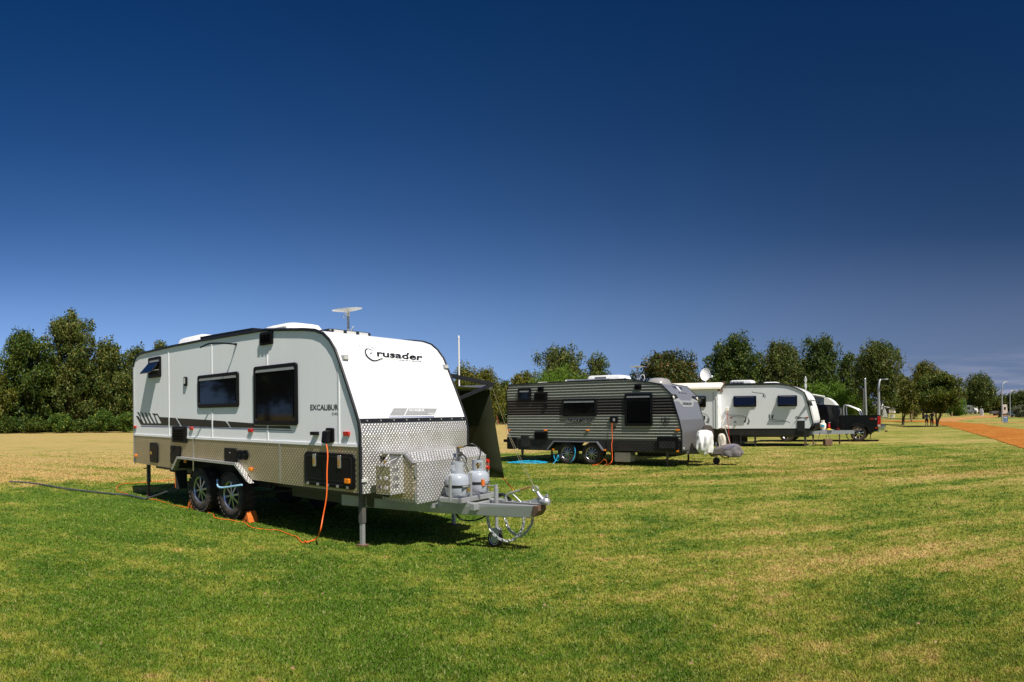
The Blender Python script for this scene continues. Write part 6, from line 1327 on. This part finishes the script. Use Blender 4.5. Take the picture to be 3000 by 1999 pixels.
c = up(*Q3(1672, 1030)); tl = MB().rrect('y', c[0] - .07, c[0] + .09, c[1] - .30, c[1] + .26, .02, .12, .03).build('tail_lamp', M['redl'], ru, bevel=.01)
MB().box(c[0] - .06, c[0] + .08, .015, .03, c[1] - .28, c[1] - .18).build('reversing_lens', M['clearl'], tl)
tg = MB().box(xr + .02, xr + .075, .12, UW - .12, .68, zbed - .01).build('tailgate', M['utepaint'], ru, bevel=.01)
a_, b_ = up(*Q3(1655, 1150)), up(*Q3(1770, 1250)); MB().box(a_[0], xr + .32, .02, UW - .02, .56, .82).build('rear_bumper', M['chrome'], ru, bevel=.03)
MB().box(xr + .30, xr + .42, UW / 2 - .06, UW / 2 + .06, .45, .55).build('tow_hitch', M['rust'], ru)
c = up(*Q3(1620, 1168)); lamp_on(ru, c[0] - .06, c[0] + .06, c[1] - .03, c[1] + .03, .04, 'redl'); c = up(*Q3(820, 1188)); lamp_on(ru, c[0] - .06, c[0] + .06, c[1] - .03, c[1] + .03, .04, 'redl')
US = lambda px, py: U.side(px, py, .034)
put_text(ru, 'FX', (Q3(1490, 962), Q3(1590, 962), Q3(1580, 1000), Q3(1475, 1000)), US, m='redl', bold=.04, shear=.3)
put_text(ru, '4', (Q3(1592, 960), Q3(1632, 960), Q3(1620, 1000), Q3(1584, 1000)), US, m='plate', bold=.04, shear=.3)
xe_ = U.side(2520, 1218, .18).x - L_; rbm = MB(); zt = up(*Q3(890, 690))[1]
for y in (.18, UW - .18):
    ru_ = MB().tube(spline([(L_ + .22, y, zbed), (L_ + .20, y, zt - .25), (L_ + .25, y, zt - .02), (L_ + .50, y, zt - .08), (L_ + .45 * xe_ + .5, y, zt - .30), (L_ + xe_, y, zbed + .0)], 5), .038, 10).build('roll_bar', M['alu'], ru, smooth=True)
MB().tube([(L_ + .24, .18, zt - .02), (L_ + .24, UW - .18, zt - .02)], .038, 10).build('roll_bar_hoop', M['alu'], ru, smooth=True)
MB().box(.60, .63, .0, .25, .12, .60).build('mud_flap', M['blackm'], ru)
MB().box(xf + .7, -.75, .03, .12, .40, .46).build('side_step', M['chrome'], ru, bevel=.02)
MB().box(xf, 0, .5, .6, .5, .6).box(xf, 0, UW - .6, UW - .5, .5, .6).build('chassis_rail', M['chassis'], ru)
# ------------------------------------------------------------------ ribbed caravan behind the utility
D0 = at(2458, 50); D = Frame((D0.x, D0.y), -34.6); rdv = empty('caravan', D.o, D.a); tag(rdv, 'blue grey ribbed caravan with white nose, mostly hidden behind the black utility', 'caravan', 'caravans parked in a row on the lawn')
dz = lambda py: D.side(2440, py).z
DP = [(-6.5, .6), (-6.5, 2.85), (-3.0, 2.85), (-2.2, 2.80), (-1.3, 2.62), (-.7, 2.30), (-.35, 1.8), (-.2, 1.2), (-.2, .6)]
MB().prism(DP, 'y', 0, 2.3).build('body', M['bluerib'], rdv, smooth=True)
for i in range(14):
    z = 1.2 + i * .12; row = clip(DP, 1, z, z + .03)
    if len(row) > 2: xs_ = [p[0] for p in row]; MB().prism([(-.03, z), (-.03, z + .03), (0, z + .05), (0, z - .01)], 'x', -6.4, min(max(xs_) - .05, -1.15)).build('cladding_rib', M['bluerib'], rdv)
MB().prism([(-1.15, .7), (-1.15, 2.64), (-.9, 2.58), (-.55, 2.36), (-.22, 2.0), (.0, 1.5), (0, .7)], 'y', -.05, 2.35).build('nose_cap', M['white2'], rdv, smooth=True)
MB().tube([(-6.4, -.08, 2.93), (-2.4, -.08, 2.90), (-1.1, -.08, 2.66)], .07, 6).build('awning_rail', M['white2'], rdv)
a_ = D.side(*Q3(300, 632)); b_ = D.side(*Q3(430, 690)); side_window(rdv, a_.x, b_.x, b_.z - .25, a_.z, .04, .06)
for y in (.2, 2.1): wheel(rdv, -3.4, y, .36, .36, .23, .2, -1 if y < 1 else 1, 'rim', 6, tread=False)
MB().box(.0, 1.2, 1.05, 1.25, .45, .6).build('drawbar', M['galv'], rdv); leg(rdv, -.5, .3, .7); leg(rdv, -6.2, .3, .7); leg(rdv, -.5, 2.0, .7)
# ------------------------------------------------------------------ far pop top caravan
E0 = at(2598, 112); E = Frame((E0.x, E0.y), -42); re_ = empty('caravan', (E0.x, E0.y, E0.z), E.a); tag(re_, 'small white pop top caravan with a fold out bed end, far behind the street lamp', 'caravan', 'far vans across the park')
eb = E0.z
def ez(py): return (horizon(2580) - py) * 112 / FPX + CAM_H - eb
MB().prism([(-5.6, .45), (-5.6, ez(1189)), (-.9, ez(1189)), (-.35, ez(1193)), (0, .9), (0, .45)], 'y', 0, 2.2).build('body', M['white3'], re_)
MB().box(-5.4, -.9, .1, 2.1, ez(1188), ez(1184.5)).build('pop_top_roof', M['white2'], re_, bevel=.03)
MB().box(-2.6, -1.4, -.02, 0, ez(1202), ez(1197)).build('window', M['glass'], re_); MB().box(-4.9, -4.0, -.02, 0, ez(1192.5), ez(1189.5)).build('window', M['glass'], re_)
MB().prism([(-.6, ez(1191)), (-.6, ez(1192)), (1.35, ez(1199)), (1.35, ez(1197.5))], 'y', .1, 2.1).build('bed_end_roof', M['white2'], re_)
MB().box(.35, 1.25, .15, 2.05, ez(1210.5), ez(1199)).build('bed_end', M['cream'], re_); MB().box(-.2, .35, .12, 2.08, ez(1212), ez(1197)).build('bed_end_canvas', M['mesh'], re_)
MB().box(.5, 1.2, .4, .9, .3, .9).build('folding_steps', M['white2'], re_)
for x in (-3.4, -2.6): MB().lathe([(.05, -.1), (.36, -.1), (.36, .1), (.05, .1)], c=(x, .12, .36), ax='y', n=18).build('wheel', M['rubber'], re_)
MB().box(-5.4, -.1, .1, 2.1, .35, .5).build('chassis', M['blackm'], re_)
# ------------------------------------------------------------------ far motorhome and neighbours
def base_at(px, r, ang, name, label, cat, group=None):
    p = at(px, r); e = empty(name, p, math.radians(ang)); tag(e, label, cat, group); return e
mh_ = base_at(2821, 195, 6, 'motorhome', 'white motorhome with a bulge over its cab behind the grey fence', 'motorhome')
MB().prism([(0, .5), (0, 2.75), (4.4, 2.75), (5.2, 2.70), (5.55, 2.35), (5.5, 2.0), (4.6, 1.95), (4.5, .5)], 'y', 0, 2.2).build('living_body', M['white3'], mh_, bevel=.06)
MB().prism([(4.5, .5), (4.5, 1.95), (4.9, 1.95), (5.6, 1.25), (6.4, 1.05), (6.55, .5)], 'y', .15, 2.05).build('cab', M['white3'], mh_, bevel=.05)
MB().prism([(4.75, 1.25), (4.75, 1.85), (4.95, 1.85), (5.5, 1.25)], 'y', .13, .15).build('cab_window', M['glass'], mh_); MB().add([(4.98, .25, 1.92), (4.98, 1.95, 1.92), (5.62, 1.95, 1.28), (5.62, .25, 1.28)], [(0, 1, 2, 3)]).build('windscreen', M['glass'], mh_)
MB().box(1.7, 3.1, -.02, 0, 1.45, 2.0).build('window', M['glass'], mh_); MB().box(4.5, 5.0, -.02, .0, 2.2, 2.5).build('window', M['glass'], mh_)
roofbox(mh_, 'air_conditioner', .6, 1.5, .6, 1.6, 2.74, .25, 'white2', .1, .1)
for x in (1.6, 5.6):
    for y in (.12, 2.05): MB().lathe([(.05, -.1), (.36, -.1), (.36, .1), (.05, .1)], c=(x, y, .36), ax='y', n=18).build('wheel', M['rubber'], mh_)
vn = base_at(2866, 215, 8, 'campervan', 'white campervan parked behind the motorhome cab', 'campervan')
MB().prism([(-2.5, .4), (-2.5, 2.3), (1.6, 2.35), (2.3, 1.9), (2.6, 1.2), (2.7, .4)], 'y', 0, 2.0).build('body', M['white3'], vn, bevel=.06); MB().box(-1.5, 1.9, -.25, -.0, 2.2, 2.34).build('awning_case', M['white2'], vn)
MB().box(1.2, 1.9, -.02, .0, 1.3, 1.9).build('window', M['glass'], vn); MB().lathe([(.05, -.1), (.36, -.1), (.36, .1), (.05, .1)], c=(1.7, .1, .36), ax='y', n=18).build('wheel', M['rubber'], vn)
tr_ = base_at(2938, 150, -35, 'caravan', 'end of a cream caravan behind the tall street lamp', 'caravan', 'far vans across the park')
MB().prism([(0, .4), (0, 2.4), (.5, 2.6), (1.0, 2.5), (1.15, .4)], 'y', 0, 2.0).build('body', M['cream'], tr_, bevel=.05); MB().box(.3, .7, -.02, 0, 1.4, 2.0).build('window', M['glass'], tr_)
for x in (.3, .9): MB().lathe([(.05, -.1), (.3, -.1), (.3, .1), (.05, .1)], c=(x, .12, .3), ax='y', n=14).build('wheel', M['rubber'], tr_)
tt = base_at(2905, 150, -20, 'trailer', 'dark low trailer parked between the bin and the motorhome', 'trailer')
MB().box(0, 2.6, 0, 1.6, .45, 1.1).build('tray', M['chassis'], tt, bevel=.03)
for y in (.1, 1.5): MB().lathe([(.05, -.1), (.3, -.1), (.3, .1), (.05, .1)], c=(1.3, y, .3), ax='y', n=14).build('wheel', M['rubber'], tt)
cr_ = base_at(2955, 130, -20, 'parked_car', 'grey blue car half hidden behind the far lamp post', 'car'); M['carb'] = mat('grey_blue_car_paint', (.12, .15, .18), .25, coat=.5)
MB().prism([(0, .3), (0, .8), (.5, .85), (1.0, 1.35), (2.3, 1.4), (2.9, .9), (3.8, .8), (3.9, .3)], 'y', 0, 1.7).build('body', M['carb'], cr_, bevel=.05); MB().prism([(.75, .9), (1.1, 1.28), (2.2, 1.32), (2.6, .9)], 'y', -.01, .01).build('side_window', M['glass'], cr_)
for x in (.8, 3.1): MB().lathe([(.05, -.1), (.31, -.1), (.31, .1), (.05, .1)], c=(x, .1, .31), ax='y', n=16).build('wheel', M['rubber'], cr_)
# ------------------------------------------------------------------ street furniture
def lamp(px, base, top, dirn, reach, label):
    b = gnd(px, base); r = math.hypot(b.x, b.y); e = empty('street_lamp', b); tag(e, label, 'street lamp', 'street lamps'); h = (base - top) * r / FPX; rr = reach * r / FPX
    d = Vector((b.y, -b.x, 0)).normalized() * dirn; k = h * .20
    pts = [Vector((0, 0, 0)), Vector((0, 0, h * .5)), Vector((0, 0, h - k)), d * rr * .10 + Vector((0, 0, h - k * .45)), d * rr * .40 + Vector((0, 0, h - k * .08)), d * rr + Vector((0, 0, h))]
    MB().tube(spline(pts, 6), [.11 - .05 * i / 30 for i in range(31)], 8).build('pole', M['galv'], e, smooth=True)
    MB().box(-.12, .12, -.35, .35, -.05, .04).build('lamp_head', M['galv'], e, loc=d * rr + Vector((0, 0, h)))
    e.children[1].rotation_euler[2] = math.atan2(d.y, d.x) + PI / 2
lamp(2936, 1235.5, 1119, -1, 24, 'tall street lamp beside the blue sign, arm to the left'); lamp(2959.5, 1224, 1143.5, -1, 20, 'farther street lamp right of the tall one'); lamp(2575.5, 1266, 1111.5, 1, 17, 'street lamp in front of the drooping gum, arm to the right'); lamp(2827.5, 1214, 1162, -1, 9, 'small far street lamp half hidden by the round topped tree')
po = at(2539.5, 42); e = empty('steel_pole', po); tag(e, 'thick tall silver pole standing behind the bed of the black utility', 'pole'); h = at(2535, 42, py=1107).z
MB().tube([(0, 0, 0), (-.085, .05, h - .12)], .062, 14).build('tube', M['galv'], e, smooth=True); MB().lathe([(.066, h - .14), (.066, h - .05), (.03, h), (.001, h)], c=(-.085, .05, 0), n=14).build('cap', M['alu'], e, smooth=True)
po = at(2530, 43); e = empty('steel_pole', po); tag(e, 'shorter dark pole just left of the thick silver pole', 'pole'); h = at(2530, 43, py=1137).z
MB().tube([(0, 0, 0), (0, 0, h)], .05, 12).build('tube', M['chassis'], e, smooth=True)
sg = gnd(2946, 1238.8); r = math.hypot(sg.x, sg.y); k = r / FPX; e = empty('sign_board', sg, -math.atan2(sg.x, sg.y) + .12); tag(e, 'blue dump point sign board standing at the edge of the red gravel road', 'sign'); w, h = 12.6 * k, 19 * k
MB().rrect('y', -w / 2, w / 2, .02, h, -.02, .02, w * .06).build('board', M['signb'], e)
tx = lambda s, x0, x1, z0, z1, nm='lettering': (lambda uv, fs: MB().add([(x0 + (x1 - x0) * u, -.026, z0 + (z1 - z0) * v) for u, v in uv], fs).build(nm, M['stripw'], e))(*flat_text(s, bold=.02))
tx('DUMP', -w * .30, w * .30, h * .40, h * .50); tx('POINT', -w * .30, w * .30, h * .25, h * .35)
MB().box(-w * .36, w * .36, -.028, -.02, h * .10, h * .16).build('white_bar', M['stripw'], e); MB().box(-w * .34, w * .02, -.028, -.02, h * .68, h * .88).box(w * .06, w * .30, -.028, -.02, h * .70, h * .88).box(w * .14, w * .34, -.028, -.02, h * .60, h * .68).build('caravan_symbol', M['stripw'], e)
bp_ = gnd(2929, 1223.5); e = empty('wheelie_bin', bp_, .3); tag(e, 'dark green wheelie bin beside the sandy track', 'bin'); M['bing'] = mat('bin_green', (.008, .016, .012), .4); k = math.hypot(bp_.x, bp_.y) / FPX; bh = 12.2 * k; bw_ = 8 * k
MB().add([(x * s * bw_ / 2, y * s * bw_ / 2, z) for z, s in ((.05, .8), (bh * .9, 1.0)) for x, y in ((-1, -1), (1, -1), (1, 1), (-1, 1))], [(0, 3, 2, 1), (4, 5, 6, 7), (0, 1, 5, 4), (1, 2, 6, 5), (2, 3, 7, 6), (3, 0, 4, 7)]).build('bin_body', M['bing'], e, bevel=.02)
MB().prism([(-bw_ * .58, bh * .9), (-bw_ * .58, bh * .95), (0, bh), (bw_ * .58, bh * .95), (bw_ * .58, bh * .9)], 'x', -bw_ * .55, bw_ * .55).build('lid', M['bing'], e)
for x in (-.9, .9): MB().lathe([(.01, -.03), (.1, -.03), (.1, .03), (.01, .03)], c=(x * bw_ * .4, bw_ * .45, .1), ax='x', n=10).build('wheel', M['rubber'], e)
for i, (px, b0_, t0, lb) in enumerate(((2901.5, 1216.5, 1205, 'brown timber post by the sandy track'), (2740, 1223.5, 1208, 'pale timber post between the two people and the leaning trunk'), (2789, 1222, 1208, 'timber post right of the leaning trunk'), (2880, 1218, 1206, 'white post near the campervan'))):
    p = gnd(px, b0_); k = math.hypot(p.x, p.y) / FPX; o = MB().tube([(0, 0, -.1), (0, 0, (b0_ - t0) * k)], .11, 8).build('timber_post', M['wood' if i != 3 else 'white3'], None, loc=p); tag(o, lb, 'post', 'posts near the road')
cb = gnd(2875.5, 1218.5); k = math.hypot(cb.x, cb.y) / FPX; e = empty('service_cabinet', cb, -.6); tag(e, 'tall pale grey cabinet standing at the end of the fence', 'cabinet'); MB().box(-3.4 * k, 3.4 * k, -.3, .3, 0, 20 * k).build('cabinet_body', M['white3'], e, bevel=.03); MB().box(-3 * k, 3 * k, -.32, -.3, .2, 19 * k).build('door', M['galv'], e)
fa, fb_ = gnd(2770, 1219.2), gnd(2870, 1219.2); e = empty('fence', fa); tag(e, 'low grey tube fence with thin posts in front of the motorhome', 'fence'); k = math.hypot(fa.x, fa.y) / FPX
for i in range(13):
    p = lerp(fa, fb_, i / 12) - fa; MB().tube([p, p + Vector((0, 0, 1.2))], .04, 6).build('post', M['galv'], e)
for z in (.35, 1.2): MB().tube([(0, 0, z), (fb_ - fa) + Vector((0, 0, z))], .035, 6).build('rail', M['galv'], e)
M['wire'] = mat('fence_wire', (.25, .25, .25), .5, .5)
wm = MB()
for i in range(60):
    p = lerp(fa, fb_, i / 59) - fa; wm.tube([p + Vector((0, 0, .35)), p + Vector((0, 0, 1.2))], .008, 3)
tag(wm.build('wire_mesh', M['wire'], e), kind='stuff')
for i, (px, t0) in enumerate(((2666, 1209), (2669.5, 1206), (2672.5, 1203))):
    p = gnd(px, 1238); o = MB().tube([(0, 0, -.1), ((i - .6) * .12, 0, (1238 - t0) * math.hypot(p.x, p.y) / FPX)], .04, 6).build('timber_stake', M['wood'], None, loc=p); tag(o, ['left', 'middle', 'right'][i] + ' timber stake supporting the young sapling', 'stake', 'stakes round the sapling')
# playground swing frame behind the awning
r = 96; a_ = at(1438, r); b_ = at(1452, r); e = empty('swing_frame', a_); tag(e, 'red brown tube swing frame seen between the shade screen and the ribbed caravan', 'swing frame')
h = at(1450, r, py=1204).z; d = (b_ - a_)
MB().tube([(-.6, 0, h), (d.x + .2, d.y, h)], .13, 8).build('top_beam', M['reds'], e)
for s in (-.35, .35): MB().tube([(d.x, d.y, h), (d.x + s * 1.1, d.y - s * .5, 0)], .08, 8).build('leg', M['reds'], e)
fa, fb_ = at(1440, 118), at(1486, 118); e = empty('fence', fa); tag(e, 'low dark rail fence at the far edge of the lawn behind the swing frame', 'fence')
for i in range(9):
    p = lerp(fa, fb_, i / 8) - fa; MB().box(p.x - .06, p.x + .06, p.y - .06, p.y + .06, 0, 1.2).build('post', M['chassis'], e)
for z in (.5, 1.1): MB().tube([(0, 0, z), (fb_ - fa) + Vector((0, 0, z))], .04, 5).build('rail', M['chassis'], e)
# ------------------------------------------------------------------ two people under the leaning tree
def skin_body(name, verts, edges, m, parent, sub=1):
    me = bpy.data.meshes.new(name); me.from_pydata([v[:3] for v in verts], edges, []); me.materials.append(m)
    o = bpy.data.objects.new(name, me); COL.objects.link(o); o.parent = parent
    md = o.modifiers.new('skin', 'SKIN'); md.use_smooth_shade = True
    for i, v in enumerate(verts): me.skin_vertices[0].data[i].radius = (v[3], v[4] if len(v) > 4 else v[3])
    me.skin_vertices[0].data[0].use_root = True
    s = o.modifiers.new('subdivision', 'SUBSURF'); s.levels = s.render_levels = sub
    return o
M['shirtb'] = mat('blue_grey_shirt', (.13, .16, .30), .8); M['dark'] = mat('dark_cloth', (.012, .012, .018), .8); M['hair'] = mat('dark_hair', (.02, .014, .01), .7); M['pink'] = mat('pale_pink_paper', (.62, .42, .44), .6)
def person(loc, rz, H_, label, shirt, trousers, shorts, arms, top=1.0):
    e = empty('person', loc, rz); tag(e, label, 'person'); s = H_ / 1.75
    V = [(0, 0, .95, .15, .11), (0, 0, 1.10, .135, .10), (0, 0, 1.28, .16, .11), (0, 0, 1.43, .13, .09), (0, 0, 1.52, .055), (0, .01, 1.60, .075, .085), (0, .01, 1.68, .085, .10), (0, .01, 1.745, .05, .06),
         (-.10, 0, .90, .10), (-.11, .01, .50, .06), (-.115, -.01, .10, .042), (-.12, .10, .04, .045, .03), (.10, 0, .90, .10), (.12, .02, .50, .06), (.13, 0, .10, .042), (.135, .11, .04, .045, .03), (-.115, -.03, .04, .04), (.13, -.03, .04, .04)]
    Ed = [(0, 1), (1, 2), (2, 3), (3, 4), (4, 5), (5, 6), (6, 7), (0, 8), (8, 9), (9, 10), (10, 16), (16, 11), (0, 12), (12, 13), (13, 14), (14, 17), (17, 15)]
    for sd_, pts in arms:
        b = len(V); V.append((sd_ * .19, 0, 1.42, .06)); Ed.append((3, b))
        for k, p in enumerate(pts): V.append((*p, (.05, .04, .032, .035)[min(k, 3)])); Ed.append((b + k, b + k + 1))
    V = [(x * s, y * s, z * s, *[q * s for q in r_]) for x, y, z, *r_ in V]; skin_body('body', V, Ed, M['skin'], e, 2)
    up_ = [(0, 0, .93, .165, .125), (0, 0, 1.10, .155, .12), (0, 0, 1.28, .18, .13), (0, 0, 1.44, .145, .10), (-.2, 0, 1.42, .075), (.2, 0, 1.42, .075)]; ue = [(0, 1), (1, 2), (2, 3), (3, 4), (3, 5)]
    for (sd_, pts), j in zip(arms, (4, 5) if arms[0][0] < 0 else (5, 4)):
        b = len(up_); p = pts[0]; t = .75 if top > .5 else 1.0; q0 = Vector((sd_ * .2, 0, 1.42)); q = q0.lerp(Vector(p), t); up_.append((*q, .065)); ue.append((j, b))
        if top > 1: up_.append((*pts[1], .055)); ue.append((b, b + 1))
    skin_body('shirt', [(x * s, y * s, z * s, *[q * s for q in r_]) for x, y, z, *r_ in up_], ue, M[shirt], e, 2)
    zk = .48 if shorts else .12; rk = .085 if shorts else .065
    lo = [(0, 0, .97, .16, .125), (-.10, 0, .88, .115), (-.11, .01, (zk + .88) / 2, .095), (-.115, .0, zk, rk), (.10, 0, .88, .115), (.115, .01, (zk + .88) / 2, .095), (.125, .0, zk, rk)]
    skin_body('trousers' if not shorts else 'shorts', [(x * s, y * s, z * s, *[q * s for q in r_]) for x, y, z, *r_ in lo], [(0, 1), (1, 2), (2, 3), (0, 4), (4, 5), (5, 6)], M[trousers], e, 2)
    h_ = MB().lathe([(.001, 1.775), (.06, 1.765), (.10, 1.72), (.105, 1.66), (.09, 1.61)], c=(0, -.015, 0), n=14); h_.v = [(x * s, y * s * 1.1, z * s) for x, y, z in h_.v]; h_.build('hair', M['hair'], e, smooth=True)
    fc = MB(); fc.add([(0, .115, 1.67), (-.012, .10, 1.645), (.012, .10, 1.645), (0, .135, 1.645)], [(0, 1, 3), (0, 3, 2), (1, 2, 3)]); fc.v = [(x * s, y * s, z * s) for x, y, z in fc.v]; fc.build('nose', M['skin'], e)
    hands = MB()
    for sd_, pts in arms:
        p = Vector(pts[-1]); d = (p - Vector(pts[-2])).normalized(); n = d.orthogonal().normalized(); bn = d.cross(n)
        for k, (o_, l_) in enumerate(((-.03, .065), (-.01, .08), (.01, .075), (.03, .06))): q = p + n * o_ + d * .02; hands.tube([q * s, (q + d * l_ * .6 + bn * .008) * s, (q + d * l_ + bn * .025) * s], .008 * s, 5)
        q = p + n * .035; hands.tube([q * s, (q + n * .03 + d * .03) * s], .009 * s, 5)
    tag(hands.build('fingers', M['skin'], e, smooth=True), kind='stuff')
    return e
pa, pb = gnd(2715, 1250.3), gnd(2730, 1250.6)
person(pa, -.9, 1.62, 'person in blue grey shirt and dark shorts standing with folded arms in tree shade', 'shirtb', 'dark', True, [(-1, [(-.25, .08, 1.18), (-.02, .20, 1.14), (.06, .20, 1.15)]), (1, [(.25, .08, 1.17), (.04, .19, 1.18), (-.05, .20, 1.17)])])
pp = person(pb, -.5, 1.72, 'person in dark clothes holding up a pale pink sheet near the trunk', 'dark', 'dark', False, [(-1, [(-.27, .02, 1.15), (-.24, .10, .92), (-.24, .12, .86)]), (1, [(.27, .08, 1.20), (.20, .26, 1.38), (.19, .28, 1.44)])], top=2)
o = MB().box(-.10, .10, -.006, .006, 0, .30).build('paper_sheet', M['pink'], None, loc=pb + Matrix.Rotation(-.5, 3, 'Z') @ Vector((.21, .31, 1.40))); o.rotation_euler = (.2, 0, -.4); tag(o, 'pale pink sheet of paper held up by the darkly dressed person', 'sheet')
